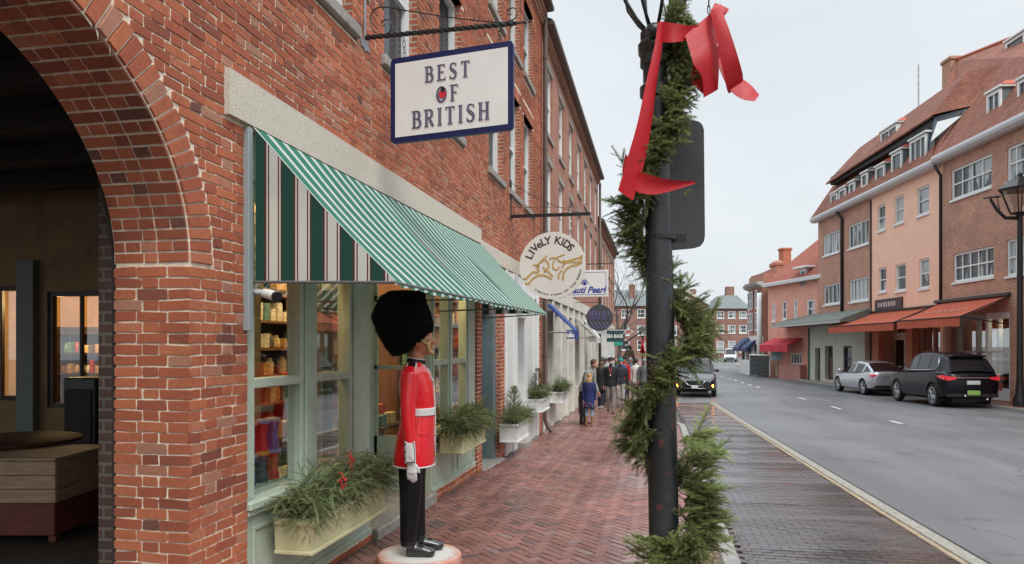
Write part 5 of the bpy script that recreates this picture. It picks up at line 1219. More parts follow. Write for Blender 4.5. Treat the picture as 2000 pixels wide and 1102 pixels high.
_x = _t.nodes.new('ShaderNodeMix'); _x.data_type = 'RGBA'; _x.inputs['B'].default_value = (.10, .022, .015, 1); _t.links.new(_k.outputs[0], _x.inputs['Factor']); _t.links.new(_src, _x.inputs['A']); _t.links.new(_x.outputs['Result'], _p.inputs['Base Color'])
mb.loft(rings); mb.build('pole', m_post, lp, smooth=35)
mb = MB(); prof = [(3.2, .082), (3.22, .10), (3.26, .10), (3.28, .085), (3.42, .085), (3.44, .105), (3.5, .105), (3.52, .082), (3.62, .082), (3.64, .10), (3.70, .098), (3.72, .11), (3.78, .112), (3.80, .095), (3.86, .095), (3.90, .06)]
mb.loft([[pole_at(z)+Vector((r*math.cos(a), r*math.sin(a), 0)) for a in [k*2*math.pi/24 for k in range(24)]] for z, r in prof]); mb.build('collar', m_post, lp, smooth=30)
for k in range(8):
    a = k*math.pi/4+.3; c = pole_at(3.86); mb = MB(); d = Vector((math.cos(a), math.sin(a), 0))
    mb.tube([c+d*.05, c+d*.12+Vector((0, 0, .08)), c+d*.20+Vector((0, 0, .2)), c+d*.23+Vector((0, 0, .34))], .012, 6); mb.build('cradle_arm', m_iron, lp, smooth=True)
c = pole_at(3.86)
mb = MB(); mb.lathe([(.10, .36), (.2, .9)], c, 6, cap=False); mb.build('lantern_glass', glassmat('lantern_glass', (.9, .92, .9), .15), lp)
mb = MB(); mb.lathe([(.25, .9), (.26, .93), (.1, 1.15), (.03, 1.2), (.03, 1.3), (.0, 1.34)], c, 6); mb.lathe([(.12, .33), (.12, .36)], c, 6); mb.build('lantern_cap', m_iron, lp)
c = onW(1277, 60, PW-.13); mb = MB(); mb.ball(c, .05, 14, 10); mb.ball(onW(1277, 84, PW-.1), .035, 12, 8); mb.build('finial', m_post, lp, smooth=True)
mb = MB(); c = onW(1292, 465, PW); mb.lathe([(.098, -.012), (.098, .012)], c, 20); mb.box(c.x+.02, c.x+.16, c.y+.04, c.y+.10, c.z-.03, c.z+.03); mb.build('sign_clamp', m_iron, lp)
def pxpoly(name, pts, w_, th, mat, **k):
    mb = MB(); P = [onW(x, y, w_) for x, y in pts]; B_ = [p+FD*th for p in P]; n = len(P)
    mb.idx(P+B_, [tuple(range(n)), tuple(range(2*n-1, n-1, -1))]+[(i, (i+1) % n, n+(i+1) % n, n+i) for i in range(n)]); return mb.build(name, mat, **k)
cs = []
for (cx, cy), a0 in (((1362, 250), 90), ((1362, 472), 0), ((1270, 485), -90), ((1270, 236), 180)):
    for i in range(5): a = R(a0-90*i/4) if a0 != 180 else R(180-90*i/4); cs.append((cx+(15 if cx > 1300 else 8)*math.cos(a), cy-15*math.sin(a)))
cs = [(1262, 250), (1268, 238), (1280, 236), (1356, 235), (1366, 238), (1372, 244), (1375, 254), (1377, 460), (1375, 472), (1368, 481), (1356, 485), (1280, 492), (1268, 490), (1262, 478)]
pxpoly('street_sign_back', cs, PW+.22, .012, M('dark_metal_back', (.03, .031, .034), .5, nscale=5, namt=.3), label='dark rounded back of a street sign fixed behind the garlanded lamp post', cat='sign', loc=tuple(onW(1330, 360, PW+.22)))
# garland: a rope of fir sprays winding round the post
tab = lerp_tab([(30, 40), (90, 25), (150, 25), (240, 60), (320, 110), (400, 165), (470, 205), (530, 270), (600, 335), (665, 380), (730, 450), (800, 520), (860, 550), (900, 620), (950, 690), (1000, 730), (1060, 790), (1130, 850)])
radt = lerp_tab([(30, .10), (150, .11), (320, .11), (430, .14), (530, .05), (600, .11), (650, .18), (730, .12), (830, .13), (930, .20), (1060, .17), (1130, .17)])
dens_t = lerp_tab([(30, .6), (90, 1), (800, 1), (840, 1), (1000, 1.3), (1130, 1.1)])
def gpos(y, ext=0):
    z = EYE+(675-y)/1400*PW; c = pole_at(z); a = R(tab(y)); r = radt(y)+ext
    return c+RD*math.cos(a)*r-FD*math.sin(a)*r, RD*math.cos(a)-FD*math.sin(a)
keep = rnd; rnd = random.Random(77)
gl = thing('fir_garland', 'thick fir branch garland spiralling round the foreground lamp post', 'garland', (pb.x, pb.y, g(pb.y)))
mb = MB(); y = 30.0
while y < 1125:
    p, o = gpos(y); tang = (gpos(y+6)[0]-p).normalized(); de = dens_t(y)
    for k in range(2 if rnd.random() < de*.62 else 1):
        d = o*rnd.uniform(.2, 1.0)+tang*rnd.uniform(-.6, 1.0)+rdir(0)*.45+Vector((0, 0, rnd.uniform(-.35, .45)))
        if d.dot(FD) > .3 and rnd.random() < .5: d -= FD*.7
        L = rnd.uniform(.11, .23)*(1.25 if 560 < y < 700 or y > 880 else 1)
        spray(mb, p+rdir(0)*.035+o*rnd.uniform(-.03, .04), d, L, rnd.uniform(.022, .031), .0046, 190, rnd.uniform(.05, .65), droop=rnd.uniform(.5, 3), nside=rnd.choice((4, 5, 6)), tip=.3)
    y += 1.5
for k in range(95):     # the wide loose sprays low on the right and round the foot of the view
    f = rnd.random(); y = 850+230*f; a = onW(1322+rnd.uniform(0, 40), y, PW-.02+rnd.uniform(-.1, .12)); d = RD*rnd.uniform(.3, 1)+UP*rnd.uniform(-.25, .8)-FD*rnd.uniform(-.4, .5)
    spray(mb, a, d, rnd.uniform(.16, .30), .028, .0044, 200, rnd.uniform(.35, .95), droop=rnd.uniform(.3, 2), nside=7, tip=.4)
for k in range(46):
    a = onW(1255+rnd.uniform(0, 90), 1060+rnd.uniform(0, 40), PW-.16); d = RD*rnd.uniform(-1, .8)+UP*rnd.uniform(-.1, .7)-FD*rnd.uniform(0, .6)
    spray(mb, a, d, rnd.uniform(.12, .22), .027, .0044, 200, rnd.uniform(.3, .9), droop=1, nside=6, tip=.4)
rope = [gpos(y)[0] for y in range(30, 1120, 12)]
mb.tube(rope, .012, 6, mi=1)
# long stray sprigs that break the outline
for (x0, y0, x1, y1, dw) in ((1235, 350, 1196, 285, 0), (1250, 400, 1168, 388, 0), (1255, 430, 1190, 470, -.1), (1345, 690, 1412, 575, .0), (1360, 700, 1410, 640, -.05), (1350, 650, 1385, 600, .1), (1240, 770, 1190, 830, -.05), (1240, 790, 1185, 880, -.1), (1250, 840, 1220, 905, -.1), (1360, 930, 1420, 880, 0), (1370, 960, 1445, 950, .05), (1380, 1000, 1440, 1010, 0), (1380, 900, 1430, 850, .05), (1310, 120, 1385, 100, -.05), (1320, 160, 1372, 150, -.1), (1310, 60, 1350, 40, 0), (1330, 260, 1350, 230, 0), (1330, 390, 1350, 370, -.1), (1290, 1070, 1212, 1050, -.15), (1300, 1090, 1230, 1100, -.15), (1340, 870, 1400, 850, .1), (1350, 1040, 1440, 1060, 0), (1330, 700, 1395, 690, -.1), (1290, 700, 1240, 690, -.2)):
    a = onW(x0, y0, PW-.08+dw); b = onW(x1, y1, PW-.1+dw); spray(mb, a, b-a, (b-a).length*1.02, .029, .0046, 200, rnd.uniform(.3, .6), droop=.2, nside=7 if (b-a).length > .25 else 4, tip=.35)
mb.build('branches', [m_fir, m_bark], gl); rnd = keep
# small litter wedged at the kerb
for nm_, c_, px_, lab in (('can', (.45, .03, .03), (1358, 878), 'crushed red can in the gutter behind the garland'), ('can', (.5, .52, .54), (1366, 900), 'crushed grey can in the gutter below the red one')):
    q = onG(*px_, -.1); mb = MB(); mb.tube([q+Vector((-.05, 0, .035)), q+Vector((0, .02, .03)), q+Vector((.06, .0, .035))], [.032, .026, .033], 10); mb.build('crushed_can', M('can_'+str(c_[1]), c_, .3, .5), label=lab, cat='can', smooth=40, loc=tuple(q))
# ---------------------------------------------------------------- red ribbon
bw = thing('red_bow', 'big red ribbon bow tied at the top of the garlanded lamp post', 'bow', tuple(onW(1330, 80, 4.6)))
m_rib = M('red_ribbon', (.47, .004, .012), .5, nscale=5, namt=.12, trans=.12, bump=.3, bscale=22)
def ribbon(name, sec, sub=5):
    """sec: list of (xa, ya, wa, xb, yb, wb): the two edges of the ribbon with their distances"""
    A = [onW(s[0], s[1], s[2]) for s in sec]; B_ = [onW(s[3], s[4], s[5]) for s in sec]
    def cr3(P):
        o = []
        for i in range(len(P)-1):
            p0, p1, p2, p3 = P[max(i-1, 0)], P[i], P[i+1], P[min(i+2, len(P)-1)]
            for k in range(sub): t = k/sub; o.append(.5*((2*p1)+(p2-p0)*t+(2*p0-5*p1+4*p2-p3)*t*t+(3*p1-p0-3*p2+p3)*t**3))
        return o+[P[-1]]
    A, B_ = cr3(A), cr3(B_); mb = MB(); n = len(A); rows = []
    for i in range(n):
        t = (A[min(i+1, n-1)]-A[max(i-1, 0)]); nn = t.cross(B_[i]-A[i])
        if nn.length > 1e-9: nn.normalize()
        m = A[i].lerp(B_[i], .5)+nn*.004
        q1, q3 = A[i].lerp(B_[i], .25)+nn*.003, A[i].lerp(B_[i], .75)+nn*.003
        cur = (.008 if name in ('long_tail', 'lower_band') else .002)*math.sin(i/n*5+len(sec)); m += nn*cur; q1 += nn*cur*.7; q3 += nn*cur*.7
        rows.append([A[i], q1, m, q3, B_[i], B_[i]+nn*.0012, q3+nn*.0012, m+nn*.0012, q1+nn*.0012, A[i]+nn*.0012])
    mb.loft(rows, True); return mb.build(name, m_rib, bw, smooth=60)
w0 = 4.48
ribbon('long_tail', [(1285, 42, w0-.03, 1297, 45, w0), (1278, 90, w0-.03, 1294, 85, w0), (1262, 160, w0-.06, 1282, 165, w0), (1245, 240, w0-.1, 1272, 245, w0-.02), (1225, 310, w0-.12, 1258, 320, w0-.04), (1207, 372, w0-.12, 1236, 392, w0-.06)])
ribbon('band', [(1290, 42, w0, 1290, 82, w0), (1315, 45, w0-.04, 1315, 83, w0-.04), (1345, 50, w0-.02, 1342, 78, w0), (1365, 48, w0, 1360, 72, w0)])
ribbon('lower_band', [(1222, 300, w0+.02, 1215, 335, w0), (1245, 330, w0-.06, 1240, 372, w0-.06), (1280, 345, w0-.1, 1275, 380, w0-.08), (1320, 352, w0-.06, 1308, 374, w0-.05), (1360, 354, w0, 1357, 359, w0)])
ribbon('inner_loop', [(1338, 70, w0-.02, 1388, 26, w0+.04), (1347, 100, w0-.04, 1399, 62, w0+.02), (1356, 128, w0-.05, 1401, 96, w0), (1371, 152, w0-.02, 1404, 130, w0+.02), (1374, 191, w0+.02, 1402, 175, w0+.04)])
ribbon('outer_loop', [(1390, 18, w0+.05, 1408, 8, w0+.02), (1388, 26, w0-.02, 1410, 20, w0-.04), (1398, 70, w0-.06, 1425, 60, w0-.08), (1410, 130, w0-.06, 1441, 110, w0-.08), (1420, 176, w0, 1451, 150, w0), (1424, 178, w0+.08, 1444, 160, w0+.08), (1405, 135, w0+.12, 1420, 120, w0+.12), (1396, 100, w0+.1, 1402, 90, w0+.1)])
ribbon('end_tail', [(1400, 120, w0+.06, 1408, 112, w0+.08), (1412, 150, w0+.04, 1428, 138, w0+.06), (1427, 178, w0+.01, 1450, 154, w0+.04), (1450, 194, w0-.02, 1468, 168, w0+.02), (1474, 198, w0-.02, 1483, 186, w0+.01)])
ribbon('top_tail', [(1386, 30, w0+.04, 1396, 6, w0+.06), (1404, 32, w0+.02, 1412, 12, w0+.04), (1412, 34, w0+.03, 1424, 18, w0+.04)])
ribbon('back_tail', [(1355, 125, w0+.06, 1366, 98, w0+.06), (1350, 160, w0+.05, 1374, 140, w0+.06), (1376, 186, w0+.05, 1384, 160, w0+.06)])
a = onW(1385, -30, w0+.05); chain(a, onW(1384, 26, w0+.05), bw, 4, .008)
# ================================================================ figures
def remesh(mb, voxel, smooth=4):
    ob = mb.build('tmp', [], None, fix=True); m = ob.modifiers.new('r', 'REMESH'); m.mode = 'VOXEL'; m.voxel_size = voxel
    s = ob.modifiers.new('s', 'SMOOTH'); s.factor = .5; s.iterations = smooth
    dg = bpy.context.evaluated_depsgraph_get(); me = bpy.data.meshes.new_from_object(ob.evaluated_get(dg)); me0 = ob.data
    bpy.data.objects.remove(ob); bpy.data.meshes.remove(me0)
    vs = [v.co.copy() for v in me.vertices]; fs = [tuple(p.vertices) for p in me.polygons]; bpy.data.meshes.remove(me)
    return vs, fs
class Fig:
    """one continuous body from limb volumes, coloured by the limb it belongs to"""
    def __init__(s): s.mb = MB(); s.pr = []
    def limb(s, pts, rs, lab, n=12, ry=None, up=None, bias=0):
        s.mb.tube(pts, rs, n, ry=ry, up=up); s.pr.append(([Vector(p) for p in pts], list(rs) if hasattr(rs, '__len__') else [rs]*len(pts), lab, bias, list(ry) if ry else None))
    def ball(s, c, r, lab, bias=0):
        s.mb.ball(c, r); m = sum(r)/3 if hasattr(r, '__len__') else r; s.pr.append(([Vector(c), Vector(c)+Vector((0, 0, .001))], [m, m], lab, bias, None))
    def rings(s, rings, lab, bias=0):
        s.mb.loft(rings); cs = [sum((Vector(p) for p in r), Vector())/len(r) for r in rings]; rr = [sum((Vector(p)-c).length for p in r)/len(r) for r, c in zip(rings, cs)]
        s.pr.append((cs, rr, lab, bias, None))
    def label(s, p):
        best = (9, 0)
        for pts, rs, lab, bias, _ in s.pr:
            for i in range(len(pts)-1):
                a, b = pts[i], pts[i+1]; ab = b-a; t = max(0, min(1, (p-a).dot(ab)/max(1e-9, ab.length_squared)))
                d = (p-(a+ab*t)).length/(rs[i]+(rs[i+1]-rs[i])*t)-bias
                if d < best[0]: best = (d, lab)
        return best[1]
    def build(s, name, mats, parent, M4, voxel, rule=None, smooth=4):
        vs, fs = remesh(s.mb, voxel, smooth); o = MB(); o.v = [tuple(v) for v in vs]
        for f in fs:
            c = (Vector(vs[f[0]])+Vector(vs[f[2 % len(f)]]))/2; l = None
            if rule: l = rule(c)
            if l is None: l = s.label(c)
            o.f.append(f); o.m.append(l); o.c.append(.5)
        o.xf(M4); return o.build(name, mats, parent, smooth=True)
def ell(z, xc, rx, ry, yc=0, n=20, tilt=0): return [(xc+rx*math.cos(a), yc+ry*math.sin(a), z+tilt*math.cos(a)) for a in [k*2*math.pi/n for k in range(n)]]
def hand(F, wr, d, lab, s=1, side=1, curl=.25, fwd=Vector((1, 0, 0))):
    """palm, four unequal curled fingers and a thumb leaving the side of the palm; d = direction of the hand"""
    wr = Vector(wr); d = Vector(d).normalized(); inn = Vector((0, -side, 0)); f = fwd
    F.limb([wr-d*.02*s, wr+d*.045*s, wr+d*.095*s], [.026*s, .036*s, .04*s], lab, ry=[.02*s, .019*s, .016*s], up=inn)
    for k, (o, L) in enumerate(((.031, .075), (.011, .088), (-.010, .082), (-.030, .064))):
        b = wr+d*.09*s+f*o*s; k1 = b+d*L*.5*s+inn*L*.10*curl*4*s; k2 = b+d*L*.93*s+inn*L*.4*curl*3*s
        F.limb([b, k1, k2], [.0105*s, .0098*s, .008*s], lab, 8)
    t0 = wr+d*.03*s+f*.03*s; F.limb([t0, t0+d*.035*s+f*.022*s+inn*.012*s, t0+d*.07*s+f*.026*s+inn*.022*s], [.014*s, .012*s, .009*s], lab, 8)
# ---------------------------------------------------------------- the guard
gx = onW(812, 1080, 6.29); gr = g(gx.y)
gt = thing('guard_statue', 'life-size painted guard statue in scarlet tunic and tall bearskin, standing on a round white plinth', 'statue', (gx.x, gx.y, gr))
yaw = math.atan2(RD.y, RD.x)-R(2)
GM = Matrix.Translation((gx.x, gx.y, gx.z)) @ Matrix.Rotation(yaw, 4, 'Z')
m_scar = M('scarlet_gloss', (.68, .006, .016), .28, nscale=4, namt=.08, coat=.5, bump=.04, bscale=12); m_tr = M('black_gloss', (.004, .004, .006), .5, coat=.04, spec=.25); m_boot = M('boot_black', (.008, .008, .009), .25, coat=.5)
m_skin = M('painted_skin', (.52, .22, .12), .4, nscale=6, namt=.1, coat=.2); m_glove = M('white_gloss', (.62, .62, .62), .35, coat=.2); m_blk = M('black_cloth', (.007, .007, .008), .6)
F = Fig()
T_ = [(.775, -.012, .172, .215), (.80, -.015, .178, .222), (.88, -.012, .176, .220), (1.0, -.002, .168, .205), (1.12, .012, .155, .185), (1.22, .020, .146, .168), (1.30, .020, .146, .172), (1.42, .008, .152, .20), (1.52, .0, .142, .215), (1.59, -.006, .122, .212), (1.64, -.008, .095, .165), (1.675, -.005, .072, .10)]
F.rings([ell(*t, n=28) for t in T_], 0)
F.limb([(-.0, 0, 1.62), (.006, 0, 1.70), (.016, 0, 1.77)], [.062, .056, .058], 3, 16)
for sy in (-1, 1):
    F.limb([(-.010, sy*.185, 1.60), (-.010, sy*.222, 1.575), (-.022, sy*.252, 1.34), (-.018, sy*.262, 1.20), (-.0, sy*.262, 1.02), (.006, sy*.258, .87)], [.062, .078, .068, .060, .056, .050], 0, 16)
    hand(F, (.004, sy*.256, .85), (.04, 0, -1), 2, 1.12, sy, .3)
    xo = -.015 if sy < 0 else .03
    F.limb([(-.03, sy*.095, .86), (-.028, sy*.098, .60), (-.03+xo*.5, sy*.098, .36), (-.032+xo, sy*.098, .20), (-.03+xo, sy*.098, .09)], [.11, .098, .084, .072, .072], 1, 18)
    F.limb([(-.04+xo, sy*.098, .07), (.0+xo, sy*.10, .06), (.10+xo, sy*.104, .052), (.165+xo, sy*.106, .04), (.20+xo, sy*.108, .032)], [.058, .056, .054, .05, .03], 4, 14, ry=[.066, .064, .048, .036, .026], up=(0, 0, 1))
# head
F.ball((.042, 0, 1.885), (.108, .084, .125), 3); F.limb([(.05, 0, 1.84), (.088, 0, 1.775), (.112, 0, 1.765)], [.075, .052, .034], 3, 14)
F.limb([(.132, 0, 1.90), (.150, 0, 1.868), (.166, 0, 1.845), (.150, 0, 1.836)], [.012, .016, .017, .012], 3, 10); F.limb([(.145, -.02, 1.812), (.152, 0, 1.812), (.145, .02, 1.812)], [.008, .010, .008], 3, 8); F.limb([(.140, -.018, 1.798), (.148, 0, 1.797), (.140, .018, 1.798)], [.008, .010, .008], 3, 8)
F.ball((.128, 0, 1.768), (.022, .024, .018), 3)
for sy in (-1, 1): F.limb([(.02, sy*.084, 1.86), (.026, sy*.094, 1.845), (.022, sy*.088, 1.81)], [.012, .018, .010], 3, 8); F.limb([(.118, sy*.045, 1.905), (.136, sy*.028, 1.91)], [.014, .011], 3, 8); F.ball((.118, sy*.036, 1.885), .017, 3)
def grule(c):
    if c.z < .1 or (c.z < .135 and c.x > -.2 and abs(c.y) < .2): return 4
    if c.z < .772 and abs(c.y) < .21: return 1
    if c.z > 1.685: return 3
    if .772 < c.z < .785 and abs(c.y) < .236 and False: return 2
    return None
F.build('body', [m_scar, m_tr, m_glove, m_skin, m_boot], gt, GM, .0078, grule, 5)
def G(mb): return mb.xf(GM)
# white piping round the hem, belt, collar, epaulette, cuff flap, buttons, pocket edge
mb = MB(); n = 60; rr = []
hem = [Vector((-.012+.178*math.cos(a), .222*math.sin(a), .778)) for a in [k*2*math.pi/n for k in range(n)]]
mb.tube(hem+[hem[0]], .007, 6, cap=False); G(mb).build('hem_piping', m_glove, gt, smooth=True)
mb = MB(); mb.tube([(.172, 0, .80), (.17, 0, 1.0), (.172, 0, 1.2), (.17, 0, 1.3), (.158, 0, 1.5), (.10, 0, 1.63)], .006, 6); G(mb).build('front_piping', m_glove, gt, smooth=True)
mb = MB(); mb.loft([ell(1.215, .020, .152, .178, n=40), ell(1.218, .020, .156, .182, n=40), ell(1.275, .020, .156, .184, n=40), ell(1.279, .02, .152, .18, n=40)]); G(mb).build('belt', m_glove, gt, smooth=40)
mb = MB(); mb.loft([ell(1.655, .0, .080, .086, n=30, tilt=-.012), ell(1.66, .0, .084, .09, n=30, tilt=-.012), ell(1.70, .004, .079, .082, n=30, tilt=-.012), ell(1.705, .004, .074, .078, n=30, tilt=-.012)]); G(mb).build('collar', m_tr, gt, smooth=40)
mb = MB()
for z, r1, r2 in ((1.655, .086, .092), (1.706, .078, .081)): e = ell(z, .002, r1, r2, n=30, tilt=-.012); mb.tube([*e, e[0]], .005, 5, cap=False)
G(mb).build('collar_piping', m_glove, gt, smooth=True)
for sy in (-1, 1):
    mb = MB(); fe = lambda a, b, h: (-.035+a, sy*(.225+b*.30+h*.6), 1.655-b*.72+h)
    def fe(a, b, h): return (-.045+a, sy*(.165+b), 1.664-.0-b*.55+h-(b*b)*2.2)
    mb.prism([(.0, .0), (.085, .0), (.085, .085), (.0, .085)], -.02, .006, fe); G(mb).build('epaulette_edge', m_glove, gt)
    mb = MB(); mb.prism([(.012, .0), (.073, .0), (.073, .073), (.012, .073)], .0062, .010, fe); G(mb).build('epaulette', m_tr, gt)
    # cuff flap: scalloped white panel with black line and buttons
    def fc(a, b, h): r = .058; t = a/r; return (.004+(r+h)*math.sin(t), sy*(.257+(r+h)*math.cos(t)), .835+b)
    sc_pts = [(-.048, 0), (.05, 0), (.05, .02), (.048, .08), (.045, .14), (.040, .185), (-.052, .20), (-.066, .185), (-.055, .165), (-.052, .135), (-.060, .125), (-.05, .105), (-.046, .075), (-.056, .065), (-.046, .045)]
    def panel(pts, h0, h1, nm, mt):
        mb = MB(); cx = sum(p[0] for p in pts)/len(pts); cy = sum(p[1] for p in pts)/len(pts)
        c = [fc(cx, cy, h1)]; ring = [fc(a, b, h1) for a, b in pts]; lo = [fc(a, b, h0) for a, b in pts]; n = len(pts)
        mid = [fc((a+cx)/2, (b+cy)/2, h1) for a, b in pts]
        mb.idx(c+ring+lo+mid, [(0, 1+2*n+i, 1+2*n+(i+1) % n) for i in range(n)]+[(1+2*n+i, 1+i, 1+(i+1) % n, 1+2*n+(i+1) % n) for i in range(n)]+[(1+i, 1+n+i, 1+n+(i+1) % n, 1+(i+1) % n) for i in range(n)]); G(mb).build(nm, mt, gt)
    def shrink(pts, k): cx = 0; cy = .095; return [(a-(.0 if abs(a) < .01 else math.copysign(k, a)), b+(k if b < .095 else -k)) for a, b in pts]
    panel(sc_pts, -.01, .004, 'cuff_edge', m_glove); panel(shrink(sc_pts, .009), .003, .0065, 'cuff_line', m_tr); panel(shrink(sc_pts, .015), .005, .009, 'cuff_flap', m_glove)
    mb = MB()
    for bz in (.04, .1, .165): mb.ball(fc(-.035, bz, .012), .0085, 8, 6)
    G(mb).build('cuff_button', m_tr, gt, smooth=True)
mb = MB()
for z in (.86, .95, 1.04, 1.13, 1.34, 1.42, 1.5, 1.57): mb.ball((.178-(max(0, z-1.42))*.25, .0, z), .010, 8, 6)
G(mb).build('button', M('brass', (.5, .34, .1)), gt, smooth=True)
mb = MB(); pk = [(.06, -.172, 1.19), (.03, -.185, 1.10), (.05, -.190, 1.06), (.10, -.160, 1.045), (.145, -.10, 1.06)]; mb.tube(pk, .003, 5); G(mb).build('pocket_seam', M('dark_scarlet', (.22, .004, .01), .4), gt)
mb = MB(); mb.tube([(.125, -.062, 1.86), (.118, -.07, 1.82), (.122, -.055, 1.775), (.145, -.02, 1.752), (.150, 0, 1.748)], [.008, .012, .014, .015, .015], 8, ry=[.018]*5); mb.tube([(.125, .062, 1.86), (.118, .07, 1.82), (.122, .055, 1.775), (.145, .02, 1.752), (.150, 0, 1.748)], [.008, .012, .014, .015, .015], 8, ry=[.018]*5)
mb.tube([(.05, -.088, 1.875), (.085, -.084, 1.85), (.118, -.07, 1.83)], .012, 6); G(mb).build('chin_strap', M('strap_gold', (.50, .34, .14), .4, .2), gt, smooth=True)
mb = MB()
for sy in (-1, 1): mb.ball((.128, sy*.038, 1.888), (.010, .014, .008), 8, 6)
G(mb).build('eye', M('eye_white', (.6, .58, .55), .3), gt, smooth=True)
# bearskin
hx = lambda x: (x-812)/221; hz = lambda y: (1080-y)/221
top = Vector((hx(776), 0, hz(582))); bot = Vector((hx(806), 0, hz(672)))
mb = MB(); secs = [((hx(809), hz(682)), .105, .10), ((hx(806), hz(674)), .205, .152), ((hx(799), hz(657)), .236, .188), ((hx(788), hz(632)), .25, .205), ((hx(779), hz(608)), .246, .205), ((hx(782), hz(592)), .215, .19), ((hx(788), hz(578)), .185, .16), ((hx(789), hz(572)), .11, .10)]
def hatpt(i, a, k=1):
    (x, z), rx, ry = secs[i]; ax = Vector((.90, 0, .43)); ax.normalize(); tl = [1, 1, .85, .6, .45, .3, .12, 0][i]
    d = Vector((math.cos(.0), 0, .0)); ux = Vector((math.cos(R(32)*tl), 0, math.sin(R(32)*tl)))
    return Vector((x, 0, z))+ux*rx*k*math.cos(a)+Vector((0, 1, 0))*ry*k*math.sin(a)
n = 40
mb.loft([[hatpt(i, k*2*math.pi/n, 1+.012*math.sin(k*7+i*3)) for k in range(n)] for i in range(len(secs))])
hat = G(mb).build('bearskin_hat', M('bearskin', (.004, .004, .0045), .9, spec=.15), gt, smooth=True)
mb = MB(); rnd2 = random.Random(5)
for k in range(9000):
    i = rnd2.uniform(.3, len(secs)-1.02); i0 = int(i); f = i-i0; a = rnd2.uniform(0, 2*math.pi)
    p = hatpt(i0, a).lerp(hatpt(i0+1, a), f); c = Vector((secs[i0][0][0], 0, secs[i0][0][1])); o = (p-c).normalized(); s = Vector((rnd2.gauss(0, 1), rnd2.gauss(0, 1), rnd2.gauss(0, 1))).normalized()
    d = (o*.8+Vector((0, 0, -.5))+s*.5).normalized(); w_ = s*.0035; mb.face([p-w_, p+w_, p+d*rnd2.uniform(.008, .02)])
G(mb).build('fur', M('bearskin_fur', (.006, .006, .007), .8, spec=.2), hat)
mb = MB(); pc2 = onW(819, 1083, 6.29)
mb.lathe([(.352, -.02), (.368, .0), (.370, .06), (.362, .085), (.35, .092)], (pc2.x, pc2.y, gx.z-.0925), 56)
m, t, p = newmat('plinth_paint'); N = t.nodes.new; K = t.links.new
tcx = N('ShaderNodeTexCoord'); ln = N('ShaderNodeVectorMath'); ln.operation = 'SUBTRACT'; ge = N('ShaderNodeNewGeometry'); K(ge.outputs['Position'], ln.inputs[0]); ln.inputs[1].default_value = (pc2.x, pc2.y, gx.z)
l2 = N('ShaderNodeVectorMath'); l2.operation = 'LENGTH'; K(ln.outputs[0], l2.inputs[0]); nn = N('ShaderNodeTexNoise'); nn.inputs['Scale'].default_value = 9; nn.inputs['Detail'].default_value = 6; K(ge.outputs['Position'], nn.inputs['Vector'])
ma = N('ShaderNodeMath'); ma.operation = 'MULTIPLY_ADD'; K(nn.outputs['Fac'], ma.inputs[0]); ma.inputs[1].default_value = .16; K(l2.outputs['Value'], ma.inputs[2])
rp = N('ShaderNodeValToRGB'); K(ma.outputs[0], rp.inputs['Fac']); e = rp.color_ramp.elements; e[0].position = .36; e[0].color = (.62, .60, .57, 1); e[1].position = .45; e[1].color = (.55, .25, .17, 1); K(rp.outputs[0], p.inputs['Base Color']); p.inputs['Roughness'].default_value = .6
mb.build('plinth', m, gt, smooth=30)
